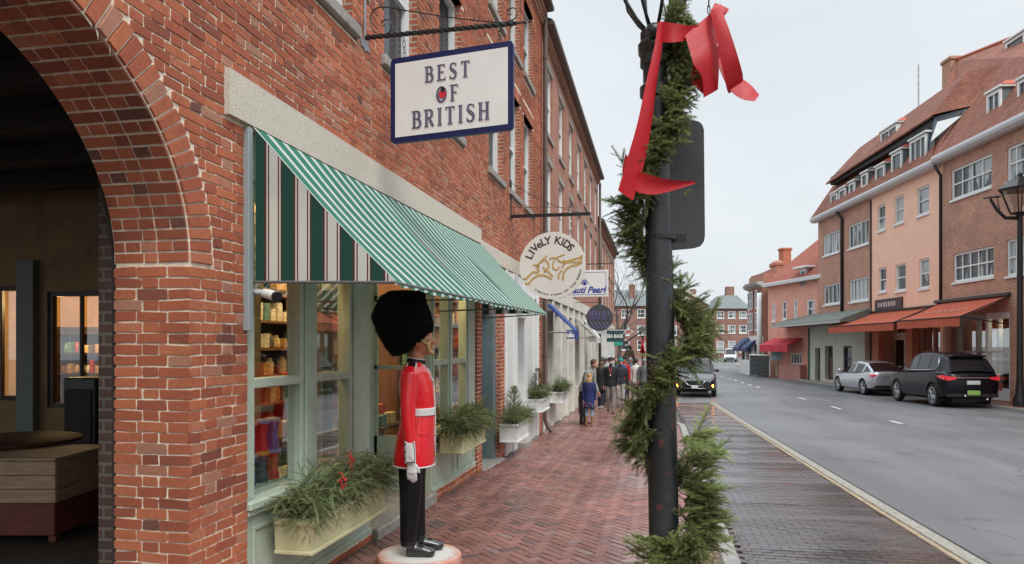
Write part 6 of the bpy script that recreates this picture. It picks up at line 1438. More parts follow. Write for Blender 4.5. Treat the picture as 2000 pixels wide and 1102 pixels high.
# ---------------------------------------------------------------- people
def person(label, pix, height, face, cl, lean=0, armL=(0, 0), armR=(0, 0), stride=.0, coat=None, hair=None, hat=None, loc=None, group=None, female=False, look=0, extra=None):
    """cl: dict of colours top, leg, shoe, skin; arms = (forward swing deg, elbow bend deg)"""
    q = onG(*pix) if loc is None else Vector(loc); z0 = g(q.y); s = height/1.78
    t = thing('person', label, 'person', (q.x, q.y, z0), group); yw = R(face)
    PM = Matrix.Translation((q.x, q.y, z0)) @ Matrix.Rotation(yw, 4, 'Z') @ Matrix.Scale(s, 4)
    F = Fig(); ln = R(lean); hip = Vector((0, 0, .93))
    def up(x, y, z): v = Vector((x, y, z-.93)); v.rotate(Matrix.Rotation(ln, 3, 'Y')); return hip+v
    sh = .165 if female else .19; hp = .155 if female else .15
    def er(z, rx, ry, xc=0): return [up(xc+rx*math.cos(a), ry*math.sin(a), z) for a in [k*math.pi/8 for k in range(16)]]
    F.rings([er(.86, .11, .155), er(.95, .125, .17), er(1.08, .115, .145), er(1.22, .13, .165), er(1.36, .13, .185), er(1.45, .10, .175), er(1.50, .065, .09)], 0)
    F.limb([up(0, 0, 1.46), up(.015, 0, 1.57)], [.058, .052], 2, 10)
    hd = up(.03, 0, 1.66); F.ball(hd, (.095, .076, .118), 2); F.limb([hd+Vector((.03, 0, -.05)), hd+Vector((.065, 0, -.09))], [.055, .034], 2, 8); F.limb([hd+Vector((.088, 0, .01)), hd+Vector((.108, 0, -.025))], [.011, .015], 2, 6)
    for sy in (-1, 1): F.ball(hd+Vector((.0, sy*.078, -.01)), (.014, .012, .026), 2)
    for sy, arm in ((1, armL), (-1, armR)):
        S_ = up(0, sy*sh, 1.42); a = R(arm[0]); b = R(arm[0]+arm[1]); d1 = Vector((math.sin(a), sy*.12, -math.cos(a))).normalized(); d2 = Vector((math.sin(b), sy*.02, -math.cos(b))).normalized()
        E_ = S_+d1*.29; W_ = E_+d2*.25; F.limb([up(0, sy*(sh-.05), 1.42), S_, S_.lerp(E_, .5), E_, E_.lerp(W_, .5), W_], [.05, .064, .056, .049, .045, .036], 0, 10); hand(F, W_, d2, 4, 1, sy, .25)
        st = stride*sy; hpj = Vector((0, sy*.088, .90)); kn = Vector((st*.45+abs(st)*.1, sy*.09, .50)); an = Vector((st*.9-.02, sy*.09, .09+(.05 if st < -.05 else 0)))
        F.limb([hpj, hpj.lerp(kn, .5), kn, kn.lerp(an, .45), an], [.088, .078, .060, .055, .042], 1, 12)
        F.limb([an+Vector((-.05, 0, -.045)), an+Vector((.03, 0, -.045)), an+Vector((.13, 0, -.058)), an+Vector((.18, 0, -.062))], [.04, .046, .044, .028], 3, 8, ry=[.04, .04, .028, .018], up=(0, 0, 1))
    cc = lambda k, d: M('cloth_%s' % '_'.join('%d' % (v*255) for v in cl.get(k, d)), cl.get(k, d), .8, nscale=9, namt=.2)
    bz = cl.get('boots', 0)
    def rule(c):
        if c.z < bz and abs(c.y) < .2: return 3
        l = F.label(c)
        if l == 1 and c.z > .87: return 0
        if l == 0 and c.z < .87 and abs(c.y) < .17: return 1
        return l
    F.build('body', [cc('top', (.1, .1, .1)), cc('leg', (.05, .05, .07)), M('skin', (.52, .28, .2), .6, nscale=9, namt=.1), cc('shoe', (.04, .03, .03)), cc('glove', (.52, .28, .2)) if 'glove' in cl else M('skin', (.52, .28, .2))], t, PM, .016/max(.8, s), rule, 3)
    if coat:
        zb_, col, flare = coat; mb = MB(); mb.loft([er(zb_, .15+flare, .185+flare), er((zb_+.95)/2+.03, .145+flare*.4, .18+flare*.4), er(.98, .132, .175), er(1.10, .124, .155), er(1.24, .14, .178), er(1.36, .14, .196), er(1.44, .112, .186), er(1.51, .075, .10)]); mb.xf(PM).build('coat', cc('coat', col), t, smooth=True)
    if hair:
        col, ln_ = hair; mb = MB(); mb.ball(hd+Vector((-.018, 0, .028)), (.100, .088, .105), 14, 9)
        if ln_ > 0: mb.tube([hd+Vector((-.045, 0, .0)), hd+Vector((-.075, 0, -.10)), hd+Vector((-.085, 0, -.12-ln_*.5)), hd+Vector((-.085, 0, -.12-ln_))], [.088, .095, .10, .07], 12, ry=[.05, .045, .04, .02], up=(1, 0, 0))
        mb.xf(PM).build('hair', M('hair_%d' % (col[0]*1000), col, .6, nscale=30, namt=.35, stretch=(1, 1, .2)), t, smooth=True)
    if hat:
        kind, col = hat; mb = MB(); hc = hd+Vector((-.008, 0, .03))
        if kind == 'knit': mb.lathe([(.10, -.01), (.108, .0), (.108, .03), (.10, .045), (.095, .075), (.06, .115), (.02, .13)], hc, 16); mb.ball(hc+Vector((0, 0, .145)), .028)
        else: mb.lathe([(.101, .0), (.104, .04), (.085, .085), (.03, .105)], hc, 16); mb.prism([(.08, -.07), (.17, -.05), (.185, 0), (.17, .05), (.08, .07)], .01, .022, lambda a, b, h: tuple(hc+Vector((a, b, h))))
        mb.xf(PM).build('hat', cc('hat', col) if kind == 'knit' else M('cap_cloth', col, .8), t, smooth=40)
    if extra: extra(t, PM, up, hd, cc)
    return t
AWAY, TOW = 90, -90
tman = person('man in a mottled grey jacket bending over the blonde child', (1140, 829), 1.84, -25, dict(top=(.26, .27, .24), leg=(.02, .02, .03), shoe=(.06, .02, .015)), lean=24, armL=(0, 22), armR=(-5, 12), hair=((.10, .045, .022), 0))
q = onG(1136, 826)
bg_ = thing('paper_bag', 'brown paper carrier bag held beside the bending man', 'bag', (q.x+.05, q.y-.18, g(q.y)+.30))
mb = MB(); mb.box(q.x-.06, q.x+.26, q.y-.34, q.y-.18, g(q.y)+.28, g(q.y)+.78, bev=.008); mb.build('bag', M('brown_paper', (.30, .20, .11), .8, nscale=4, namt=.15), bg_)
mb = MB(); zz = g(q.y)+.78
mb.tube([(q.x+.02, q.y-.26, zz), (q.x+.05, q.y-.26, zz+.12), (q.x+.15, q.y-.26, zz+.12), (q.x+.18, q.y-.26, zz)], .006, 5); mb.build('handle', M('brown_paper', (.3, .2, .1)), bg_)
def ex_girl(t, PM, up, hd, cc):
    mb = MB()
    for k in range(46):
        a = R(rnd.uniform(100, 260)); z = rnd.uniform(.64, .80); r1, r2 = .172, .205; mb.ball((r1*math.cos(a)*1.03, r2*math.sin(a)*1.03, z), .011, 5, 4, mi=k % 2)
    mb.xf(PM).build('coat_pattern', [M('pat_white', (.55, .55, .6), .7), M('pat_red', (.4, .08, .12), .7)], t)
person('blonde child in a navy patterned coat, jeans and tan boots, back to the viewer', (1151, 833), 1.40, 88, dict(top=(.012, .018, .10), leg=(.22, .32, .42), shoe=(.25, .13, .06), boots=.36, coat=(.012, .018, .10)), coat=(.60, (.012, .018, .10), .02), hair=((.42, .26, .11), .14), female=True, extra=ex_girl)
person('woman with long brown hair in a long black coat and dark jeans, walking away', (1173, 799), 1.64, 80, dict(top=(.012, .012, .014), leg=(.012, .018, .04), shoe=(.5, .5, .5), coat=(.012, .012, .014)), coat=(.62, (.012, .012, .014), .01), hair=((.08, .04, .022), .1), female=True, stride=.16)
def ex_lany(t, PM, up, hd, cc):
    mb = MB(); mb.tube([up(.085, -.06, 1.50), up(.14, -.02, 1.34), up(.15, 0, 1.24)], .007, 5); mb.tube([up(.085, .06, 1.50), up(.14, .02, 1.34), up(.15, 0, 1.24)], .007, 5); mb.xf(PM).build('lanyard', M('lanyard_red', (.55, .05, .05), .5), t)
    mb = MB(); mb.ball(up(.152, 0, 1.22), (.01, .022, .022), 8, 6); mb.xf(PM).build('medal', m_signw, t)
    mb = MB(); mb.ball(hd+Vector((.062, 0, -.045)), (.05, .06, .045), 12, 8); mb.xf(PM).build('face_mask', M('mask_white', (.55, .52, .55), .7), t, smooth=True)
person('man in black jumper, cap and face mask walking towards the viewer with a red lanyard', (1193, 808), 1.80, -92, dict(top=(.010, .011, .016), leg=(.22, .20, .18), shoe=(.03, .03, .035)), hat=('cap', (.05, .03, .03)), stride=.12, armL=(5, 20), armR=(-5, 15), extra=ex_lany)
person('person in a padded black jacket and teal hat walking just behind the capped man', (1212, 797), 1.74, -80, dict(top=(.02, .022, .03), leg=(.35, .34, .34), shoe=(.05, .05, .06), glove=(.02, .02, .02), hat=(.02, .20, .18)), hat=('knit', (.02, .20, .18)), stride=.1)
def ex_pack(t, PM, up, hd, cc):
    mb = MB(); mb.box(-.30, -.13, -.15, .15, 1.05, 1.48, bev=.04); mb.xf(PM).build('backpack', M('blue_pack', (.03, .12, .30), .7, nscale=8, namt=.2), t, smooth=40)
person('person in a bright red jacket with a blue backpack and black hat', (1219, 785), 1.80, 70, dict(top=(.45, .02, .02), leg=(.03, .03, .04), hat=(.012, .012, .014)), hat=('knit', (.012, .012, .014)), extra=ex_pack, stride=.1)
person('woman in a white padded coat with black hair, walking away by the post', (1242, 785), 1.72, 84, dict(top=(.62, .62, .58), leg=(.35, .34, .32), shoe=(.1, .1, .1), coat=(.62, .62, .58)), coat=(.74, (.62, .62, .58), .01), hair=((.012, .01, .01), 0), female=True, stride=.1)
person('person in a dark grey hooded jacket half hidden behind the lamp post', (1258, 786), 1.72, 92, dict(top=(.10, .11, .12), leg=(.04, .04, .06), coat=(.10, .11, .12)), coat=(.75, (.10, .11, .12), .0), hair=((.2, .2, .21), 0))
person('person in an olive coat and green knit hat, left of the capped man', (1176, 792), 1.74, 80, dict(top=(.06, .06, .035), leg=(.03, .03, .03), hat=(.04, .06, .03)), hat=('knit', (.04, .06, .03)))
person('person in a white and red jacket with a white knit hat behind the olive coat', (1188, 786), 1.80, 76, dict(top=(.5, .5, .5), leg=(.03, .03, .05), hat=(.5, .52, .5)), hat=('knit', (.5, .52, .5)))

person('distant person in a brown coat walking away, left of the dark hats', (1181, 781), 1.74, 84, dict(top=(.12, .07, .04), leg=(.03, .03, .04)), hair=((.06, .03, .02), 0), stride=.1)
person('distant person in a blue jacket and grey hat between the red and white coats', (1231, 779), 1.72, 95, dict(top=(.05, .10, .20), leg=(.05, .05, .06), hat=(.2, .2, .2)), hat=('knit', (.2, .2, .2)), stride=.12)
person('distant person in a dark green coat seen just over the capped man', (1203, 780), 1.78, -85, dict(top=(.03, .07, .05), leg=(.04, .04, .05)), hair=((.05, .03, .02), 0), stride=.1)
# ================================================================ right side of the street
m_brR = brickmat('russet_brick', (.46, .175, .105), (.31, .11, .068), (.55, .43, .34), wear=.22, bump=.35)
m_peach = M('peach_render', (.88, .54, .40), .8, nscale=1.5, namt=.07, bump=.15, bscale=14)
m_tile = brickmat('roof_tile', (.29, .105, .062), (.20, .072, .045), (.09, .035, .025), bw=.18, rh=.16, ms=.008, wear=.25, bump=1.0, rough=.8)
m_tile2 = brickmat('red_roof_tile', (.36, .10, .062), (.27, .08, .052), (.12, .04, .03), bw=.2, rh=.16, ms=.008, wear=.2, bump=.9, rough=.8)
m_rcap = M('dormer_cap_red', (.42, .085, .045), .7, nscale=5, namt=.2)
m_slateg = M('slate_grey', (.12, .15, .165), .6, nscale=3, namt=.2); m_blackt = M('black_timber', (.015, .014, .015), .6)
m_orange = M('terracotta_canvas', (.56, .125, .065), .8, nscale=1.6, namt=.09, trans=.2)
fr = FRR
uB, uC, uD = fr.px(1842, 600)[0], fr.px(1702, 600)[0], fr.px(1598, 600)[0]
EV = 10.25
def wpx(x0, x1, yt, yb):     # window rectangle read off at its nearer jamb: u range, z range
    xm = (x0+x1)/2; u0, u1 = sorted((fr.px(x0, 600)[0], fr.px(x1, 600)[0])); zt = fr.px(xm, yt)[1]; zb = fr.px(xm, yb)[1]; return (u0, u1, zb, zt)
BC = dict(dep=.10, ft=.09, mt=.05)
def house(label, u0, u1, mat, wins, base_open, z1=EV):
    c = fr.at((u0+u1)/2, g(fr.at((u0+u1)/2, 0).y)); t = thing('town_house', label, 'building', tuple(c))
    mb = MB(); wall_open(mb, fr, u0, u1, -1.3, z1, [w_[:4] for w_ in wins]+base_open, .22)
    for (a, b) in ((u0, u1),): mb.face([fr.at(b, -1.3), fr.at(b, -1.3, -9), fr.at(b, z1, -9), fr.at(b, z1)]); mb.face([fr.at(a, -1.3), fr.at(a, -1.3, -9), fr.at(a, z1, -9), fr.at(a, z1)])
    mb.build('wall', mat, t)
    for w_ in wins: window(fr, *w_[:4], w_[4], w_[5], m_white, m_cgl, t, **BC)
    mb = MB()
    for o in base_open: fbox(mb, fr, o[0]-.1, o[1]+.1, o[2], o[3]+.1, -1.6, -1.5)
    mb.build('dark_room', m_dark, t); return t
W = lambda x0, x1, yt, yb, c, r: (*wpx(x0, x1, yt, yb), c, r)
h1 = house('near right-hand brick house with long tiled roof, orange awning and wide casement windows', -9, uB, m_brR,
  [W(1858, 1937, 316, 378, 4, 2), W(1862, 1941, 488, 546, 5, 2), W(1967, 2030, 276, 345, 4, 2), W(1966, 2030, 462, 535, 4, 2)], [(fr.px(1974, 600)[0]+.05, uB-.25, -.42, 3.15)])
h2 = house('peach rendered house with three narrow sash windows on each floor', uB+.002, uC, m_peach,
  [W(1714, 1729, 401, 450, 1, 2), W(1747, 1765, 383, 436, 1, 2), W(1791, 1815, 364, 419, 1, 2), W(1716, 1731, 523, 570, 1, 2), W(1749, 1769, 516, 568, 1, 2), W(1795, 1815, 505, 563, 1, 2)], [(uB+.25, uC-.1, -.62, 3.1)])
h3 = house('brick house with white four-light casements above a pale green ground floor', uC+.002, uD, m_brR,
  [W(1608, 1640, 454, 496, 4, 1), W(1657, 1697, 434, 481, 5, 1), W(1609, 1641, 555, 594, 4, 1), W(1659, 1697, 543, 588, 5, 1)], [])
mb = MB(); c = fr.at(uB+.08, 0, .06)
mb.tube([fr.at(uB+.12, 10.2, .35), fr.at(uB+.1, 9.7, .06), fr.at(uB+.1, 3.4, .06)], .07, 8); mb.build('downpipe', m_blackt, h2, smooth=True)
ud = fr.px(1647, 600)[0]
mb = MB(); mb.tube([fr.at(ud+.3, EV-.1, .3), fr.at(ud, EV-.6, .08), fr.at(ud, 3.6, .08)], .10, 8); mb.build('downpipe', m_blackt, h3, smooth=True)
mb = MB(); mb.tube([fr.at(uC, EV-.2, .03), fr.at(uC, -.6, .03)], .05, 6); mb.build('downpipe', m_blackt, h3)
# gutters
for t, a, b, zz, hh in ((h1, -9, uB+.2, EV+.02, .32), (h2, uB+.2, uC, EV-.08, .30), (h3, uC, uD+.35, EV-.08, .30)):
    mb = MB(); n = 7; prof = [(.0, zz-.02), (.30, zz-.02), (.42, zz+.08), (.46, zz+.2), (.44, zz+hh), (.3, zz+hh+.02), (.0, zz+hh)]
    mb.loft([[fr.at(u, z, d) for d, z in prof] for u in (a, b)]); mb.build('gutter', M('gutter_white', (.60, .61, .62), .4), t)
# ---- roofs
u1_, z1_ = FRR.px(1868, 118, -4.6); u2_, z2_ = FRR.px(2000, 66, -4.6)
RZ1 = z1_; RZ2 = z1_+(z2_-z1_)*(-9-u1_)/(u2_-u1_)
def roofpoly(mb, quads, th=.12):
    for q in quads:
        mb.face([fr.at(*p) for p in q])
uA = -9
mb = MB(); uH = u1_
roofpoly(mb, [[(uA, EV+.3, .40), (uB+.2, EV+.3, .40), (uH, RZ1, -4.6), (uA, RZ2, -4.6)], [(uA, RZ2, -4.6), (uH, RZ1, -4.6), (uH, EV, -9), (uA, EV, -9)]])
# hip end of the near roof above the lower roof
roofpoly(mb, [[(uB+.2, EV+.3, .40), (uB+2.4, 14.2, -1.2), (uH, RZ1, -4.6)], [(uB+2.4, 14.2, -1.2), (uB+4.5, 14.2, -4.6), (uH, RZ1, -4.6)], [(uB+.2, EV+.3, .4), (uB+.2, EV+.3, -9), (uH, RZ1, -4.6)]])
mb.build('roof', m_tile, h1)
mb = MB(); mb.tube([fr.at(uA, RZ2+.02, -4.6), fr.at(uH, RZ1+.02, -4.6)], .11, 8); mb.build('ridge_tiles', m_rcap, h1)
ZB_ = 12.8; ZR = 14.75
uE = uD+.35
mb = MB()
roofpoly(mb, [[(uB+.2, EV+.2, .42), (uE, EV+.2, .42), (uE-.7, ZB_, -1.0), (uB+.2, ZB_, -1.0)], [(uE, EV+.2, .42), (uE, EV+.2, -9), (uE-.7, ZB_, -8), (uE-.7, ZB_, -1.0)]])
mb.build('roof', m_tile, h3)
mb = MB(); fbox(mb, fr, uB+1.2, uE-1.7, ZB_-.42, ZB_+.10, -2.5, -.30); fbox(mb, fr, uB+1.2, uE-1.75, ZB_-.30, ZB_-.43, -1.2, -.55); mb.build('timber_band', m_blackt, h3)
mb = MB()
roofpoly(mb, [[(uB+1.1, ZB_+.06, -.10), (uE-1.4, ZB_-.25, -.10), (uE-3.2, ZR-.35, -1.5), (uB+.8, ZR, -1.5)], [(uE-1.4, ZB_-.25, -.10), (uE-1.4, ZB_-.2, -8), (uE-3.2, ZR-.35, -1.5)], [(uB+.8, ZR, -1.5), (uE-3.2, ZR-.35, -1.5), (uE-1.4, ZB_-.2, -8.9), (uB+.8, ZB_, -8.9)], [(uB+1.1, ZB_+.06, -.10), (uE-1.4, ZB_-.25, -.1), (uE-1.4, ZB_-.33, -.14), (uB+1.1, ZB_-.02, -.14)]])
roofpoly(mb, [[(uB+1.1, ZB_+.06, -.10), (uB-.3, ZB_+.06, -1.35), (uB-.4, ZR, -2.75), (uB+.8, ZR, -1.5)]])
mb.build('upper_roof', m_tile, h3)
mb = MB(); roofpoly(mb, [[(uB+1.25, 10.8, .05), (uB+1.25, ZB_, -.25), (uB-.3, ZB_, -1.35), (uB+.25, 10.8, .2)]]); mb.build('slate_cheek', m_slateg, h3)
mb = MB(); roofpoly(mb, [[(uB+1.0, 11.5, -.03), (uB+1.0, ZB_-.35, -.35), (uB+.1, ZB_-.35, -.98)]]); mb.xf(Matrix.Translation(fr.n.to_3d()*.12+Vector((0, -.1, 0)))).build('pale_cheek_glint', m_white, h3)  # white triangle painting the light reflected on the slate cheek
def dormer(t, x0, x1, yt, yb, d0, cap=m_rcap, cols=2, depth=2.2, side=m_slateg, flat=True):
    (u1, zt), (u0, _) = fr.px(x0, yt, d0), fr.px(x1, yt, d0); xm = (x0+x1)/2; zt = fr.px(xm, yt, d0)[1]; zb = fr.px(xm, yb, d0)[1]
    mb = MB(); fbox(mb, fr, u0, u1, zb-.05, zt, d0-depth, d0-.02); o = mb.build('dormer', side, t)
    w_ = window(fr, u0+.0, u1-.0, zb, zt-.03, cols, 1, m_white, m_dglass, o if False else t, dep=-d0-.02, ft=.12, mt=.06, sill=False, name='dormer_window')
    for ch in w_.children: ch.name = 'pane'
    mb = MB(); fbox(mb, fr, u0-.10, u1+.10, zt, zt+.10, d0-depth, d0+.14, bev=.02); mb.build('dormer_trim', m_white, o)
    if cap:
        mb = MB(); um = (u0+u1)/2; z1, z2 = zt+.102, zt+.36
        B_ = [(u0-.12, z1, d0+.1), (u1+.12, z1, d0+.1), (u1+.12, z1, d0-depth), (u0-.12, z1, d0-depth)]; Tp = [(u0+.2, z2, d0-.3), (u1-.2, z2, d0-.3), (u1-.2, z2, d0-depth), (u0+.2, z2, d0-depth)]
        mb.loft([[fr.at(*p) for p in B_], [fr.at(*p) for p in Tp]]); mb.build('dormer_roof', cap, o)
dormer(h1, 1930, 1957, 178, 232, -.45, cols=2); dormer(h1, 1990, 2024, 150, 212, -.45, cols=2)
dormer(h1, 1966, 2004, 72, 106, -3.7, cols=1, depth=1.5)
dormer(h3, 1779, 1811, 268, 326, .02, cap=None, cols=3, depth=1.5)
for x0, x1, yt, yb, c in ((1743, 1763, 297, 338, m_rcap), (1712, 1729, 324, 356, m_rcap), (1684, 1696, 338, 366, m_slateg), (1660, 1671, 356, 386, m_slateg), (1640, 1653, 368, 392, m_rcap), (1624, 1637, 378, 404, m_rcap)): dormer(h3, x0, x1, yt, yb, .02, cap=c, depth=1.6, cols=1)
dormer(h3, 1722, 1754, 250, 280, -.75, cap=m_rcap, depth=1.3, cols=2, side=m_white)
u_, z_ = fr.px(1852, 150, -4.4); mb = MB(); fbox(mb, fr, u_-.6, u_+.3, 13.5, z_+.75, -5.2, -4.2, bev=.03); fbox(mb, fr, u_-.67, u_+.37, z_+.751, z_+.95, -5.27, -4.13, bev=.03); mb.build('chimney', m_brR, h1)
u_, z_ = fr.px(1794, 198, -4.6); z2 = fr.px(1794, 125, -4.6)[1]
t = thing('roof_aerial', 'thin grey aerial mast standing on the ridge of the right-hand roofs', 'aerial', tuple(fr.at(u_, z_-1, -4.6)))
mb = MB(); mb.tube([fr.at(u_, z_-1, -4.6), fr.at(u_, z2, -4.6)], [.05, .03], 6)
for k in range(4): mb.tube([fr.at(u_-.25, z2-.3-k*.45, -4.6), fr.at(u_+.25, z2-.3-k*.45, -4.6)], .012, 4)
mb.build('mast', m_greyst, t)
# ---- ground floors
pir = fr.px(1975, 700)[0]
# near shop: white-framed glass, brick pier
def shopf(t, u0, u1, z0, z1, n, mat, d=-.05, door=None, gm_=None):
    mb = MB(); fbox(mb, fr, u0, u1, z1-.25, z1, d-.15, d+.02)
    for i in range(n+1): u = u0+(u1-u0)*i/n; fbox(mb, fr, u-.08, u+.08, z0, z1-.252, d-.15, d+.01)
    fbox(mb, fr, u0, u1, z0, z0+.55, d-.12, d-.012); fbox(mb, fr, u0, u1, z0+2.0, z0+2.08, d-.12, d-.014)
    o = mb.build('shopfront', mat, t)
    for i in range(n):
        a = u0+(u1-u0)*i/n; b = u0+(u1-u0)*(i+1)/n; p = MB(); p.face([fr.at(a, z0+.5, d-.08), fr.at(b, z0+.5, d-.08), fr.at(b, z1-.2, d-.08), fr.at(a, z1-.2, d-.08)], rv=rnd.random()); p.build('pane', gm_ or glassmat('street_glass', (.75, .8, .78), .25) if 'street_glass' not in MATS else MATS['street_glass'], o)
    return o
gz = lambda u: g(fr.at(u, 0).y)
a, b = fr.px(1974, 600)[0]+.08, fr.px(1925, 600)[0]
shopf(h1, a, b, gz(a)-.02, 3.15, 1, m_white)
shopf(h1, b, uB-.3, gz(a)-.05, 3.15, 2, m_greyst, d=-.5)
mb = MB(); q_ = MB()
for k in range(26):
    u = rnd.uniform(a, uB-.4); z = rnd.uniform(.0, 2.2); s = rnd.uniform(.1, .3); fbox(mb, fr, u, u+s, z, z+s*rnd.uniform(.6, 1.8), -1.3-rnd.random()*.1, -1.1-rnd.random()*.1, rv=rnd.random(), mi=k % 4)
mb.build('window_display', [M('disp_orange', (.5, .2, .08), .6), M('disp_green', (.08, .3, .1), .6), M('disp_teal', (.1, .3, .35), .6), M('disp_white', (.6, .6, .58), .6)], h1)
lamp('shop_lamp', fr.at(a+1.2, 2.6, -.9), 18, (1, .75, .45))
mb = MB(); c_ = fr.at((fr.px(1962, 700)[0]+a)/2, .15, -.03)
for i, (w_, zz) in enumerate(((.5, .38), (.2, .1), (.2, -.05))): fbox(mb, fr, a+.35-w_/2+.3, a+.35+w_/2+.3, .02+zz, .16+zz, -.061, -.052)
mb.build('red_poster', M('poster_red', (.45, .06, .04), .6), h1)
# peach house: piers, recessed door
mb = MB()
for x0, x1 in ((1702, 1716), (1770, 1782)):
    mb = MB(); u1, u0 = fr.px(x0, 700)[0], fr.px(x1, 700)[0]; fbox(mb, fr, u0, u1, gz(u0)-.1, 3.1, -.3, .02)
    mb.build('pier', M('salmon_pier', (.50, .17, .10), .8, nscale=3, namt=.1), h2)
mb = MB(); u0, u1 = fr.px(1770, 700)[0], fr.px(1716, 700)[0]; fbox(mb, fr, u0, u1, -.7, 3.1, -1.3, -1.2); mb.build('recess_wall', M('recess_brick', (.25, .07, .05), .8, nscale=4, namt=.2), h2)
mb = MB(); u0, u1 = fr.px(1768, 700, -1)[0], fr.px(1744, 700, -1)[0]; fbox(mb, fr, u0, u1, -.6, 2.5, -1.19, -1.05); o = mb.build('door', m_cream, h2)
p = MB(); fbox(p, fr, u0+.25, u1-.25, -.3, 2.1, -1.049, -1.04); p.build('pane', m_dglass, o)
shopf(h2, uB+.3, fr.px(1782, 600)[0], -.55, 3.1, 2, m_brR, d=-.4)
# pale green ground floor of the far brick house, projecting
FG = Fr(fr.at(uC+.05, 0, .35).xy, 8.5, -1)
Lg = (uD+.6)-uC
op = []
for x0, x1, yt, yb in ((1592, 1602, 680, 744), (1611, 1627, 676, 742), (1647, 1664, 676, 726)):
    u1, u0 = FG.px(x0, 700)[0], FG.px(x1, 700)[0]; op.append((u0, u1, FG.px((x0+x1)/2, yb)[1], FG.px((x0+x1)/2, yt)[1]))
m_lime = M('pale_sage_render', (.47, .48, .40), .8, nscale=1.5, namt=.12, bump=.1)
mb = MB(); wall_open(mb, FG, 0, Lg, -1.3, 3.1, op, .3); mb.face([FG.at(0, -1.3), FG.at(0, 3.1), FG.at(0, 3.1, -.4), FG.at(0, -1.3, -.4)]); mb.face([FG.at(Lg, -1.3), FG.at(Lg, 3.1), FG.at(Lg, 3.1, -.6), FG.at(Lg, -1.3, -.6)]); mb.build('ground_floor_wall', m_lime, h3)
for i, o_ in enumerate(op):
    if i == 2: window(FG, *o_, 1, 2, m_blackt, m_dglass, h3, dep=.12, ft=.1, mt=.08, sill=False)
    else:
        mb = MB(); fbox(mb, FG, o_[0], o_[1], o_[2], o_[2]+(o_[3]-o_[2])*.66, -.28, -.22); mb.build('door', M('dark_brown_door', (.07, .025, .018), .5), h3)
        mb = MB(); fbox(mb, FG, o_[0], o_[1], o_[2]+(o_[3]-o_[2])*.67, o_[3], -.28, -.24); mb.build('fanlight', m_dglass, h3)
mb = MB(); mb.tube([FG.at(Lg, 3.0, .04), FG.at(Lg, -.8, .04)], .07, 6); mb.build('green_downpipe', m_dgreen, h3)
# grey sheet canopy
t = h3; mb = MB(); ua, ub = fr.px(1700, 600)[0]-.2, uD+4.6
za = fr.px(1700, 605)[1]; zbb = fr.px(1600, 636, 1.2)[1]
mb.loft([[fr.at(ua, 3.95, .01), fr.at(ua, 3.30, 1.75), fr.at(ua, 3.14, 1.75), fr.at(ua, 3.12, .01)], [fr.at(ub, 3.95, .01), fr.at(ub, 3.30, 1.75), fr.at(ub, 3.14, 1.75), fr.at(ub, 3.12, .01)]])
mb.build('canopy_roof', M('grey_green_sheet', (.13, .16, .14), .55, nscale=2, namt=.25), t)
mb = MB(); fbox(mb, fr, ua, ub, 3.10, 3.26, 1.76, 1.80); mb.build('canopy_fascia', m_greyst, t)
def big_awning(label, u0, u1, zt, zf, out_, tri=False):
    t = thing('shop_awning', label, 'awning', tuple(fr.at((u0+u1)/2, zt, 0))); mb = MB(); n = 10
    P = lambda u, k: fr.at(u, zt+(zf-zt)*k/n-.05*math.sin(math.pi*k/n), .02+out_*k/n)
    us = [u0+(u1-u0)*i/12 for i in range(13)]
    for a, b in zip(us, us[1:]):
        for k in range(n): mb.face([P(a, k), P(b, k), P(b, k+1), P(a, k+1)])
        sg = lambda u: .02*math.sin(u*5)
        mb.face([P(a, n), P(b, n), fr.at(b, zf-.38+sg(b), .02+out_), fr.at(a, zf-.38+sg(a), .02+out_)])
    mb.build('canopy', m_orange, t)
    mb = MB(); mb.tube([P(u0, 0), P(u0, n)], .03, 5); mb.tube([P(u1, 0), P(u1, n)], .03, 5); mb.tube([P(u0, n), P(u1, n)], .03, 5); mb.tube([fr.at(u0, zf-.3, .05), P(u0, n)], .025, 5); mb.tube([fr.at(u1, zf-.3, .05), P(u1, n)], .025, 5); mb.build('frame', m_blackt, t); return t
ba = big_awning('orange terracotta awning nearer the street lamp, worn white marks on it', fr.px(1972, 600)[0], uB+.35, 3.75, 2.95, 1.9)
big_awning('orange terracotta awning under the peach house', uB+.7, uC+1.2, 3.6, 2.9, 1.9)
mb = MB()
for k in range(9):
    u = fr.px(1972, 600)[0]+1.2+k*.33; d_ = .9+.1*(k % 3); zz = 3.75-.8*(d_-.02)/1.9
    mb.face([fr.at(u, zz-.02, d_), fr.at(u+.2, zz-.02, d_), fr.at(u+.22, zz-.075, d_+.12), fr.at(u+.04, zz-.075, d_+.12)])
mb.xf(Matrix.Translation((0, 0, .006))).build('worn_mark', M('faded_mark', (.55, .33, .25), .8), ba)
mb = MB(); fbox(mb, fr, fr.px(1972, 600)[0]-.1, uB+.6, 3.78, 3.92, .0, .14, bev=.02); mb.build('shop_fascia', M('dark_fascia', (.06, .045, .045), .6), h1)
mb = MB(); fbox(mb, fr, uB+.5, uC, 3.64, 3.72, .0, .12); mb.build('shop_fascia', m_blackt, h2)
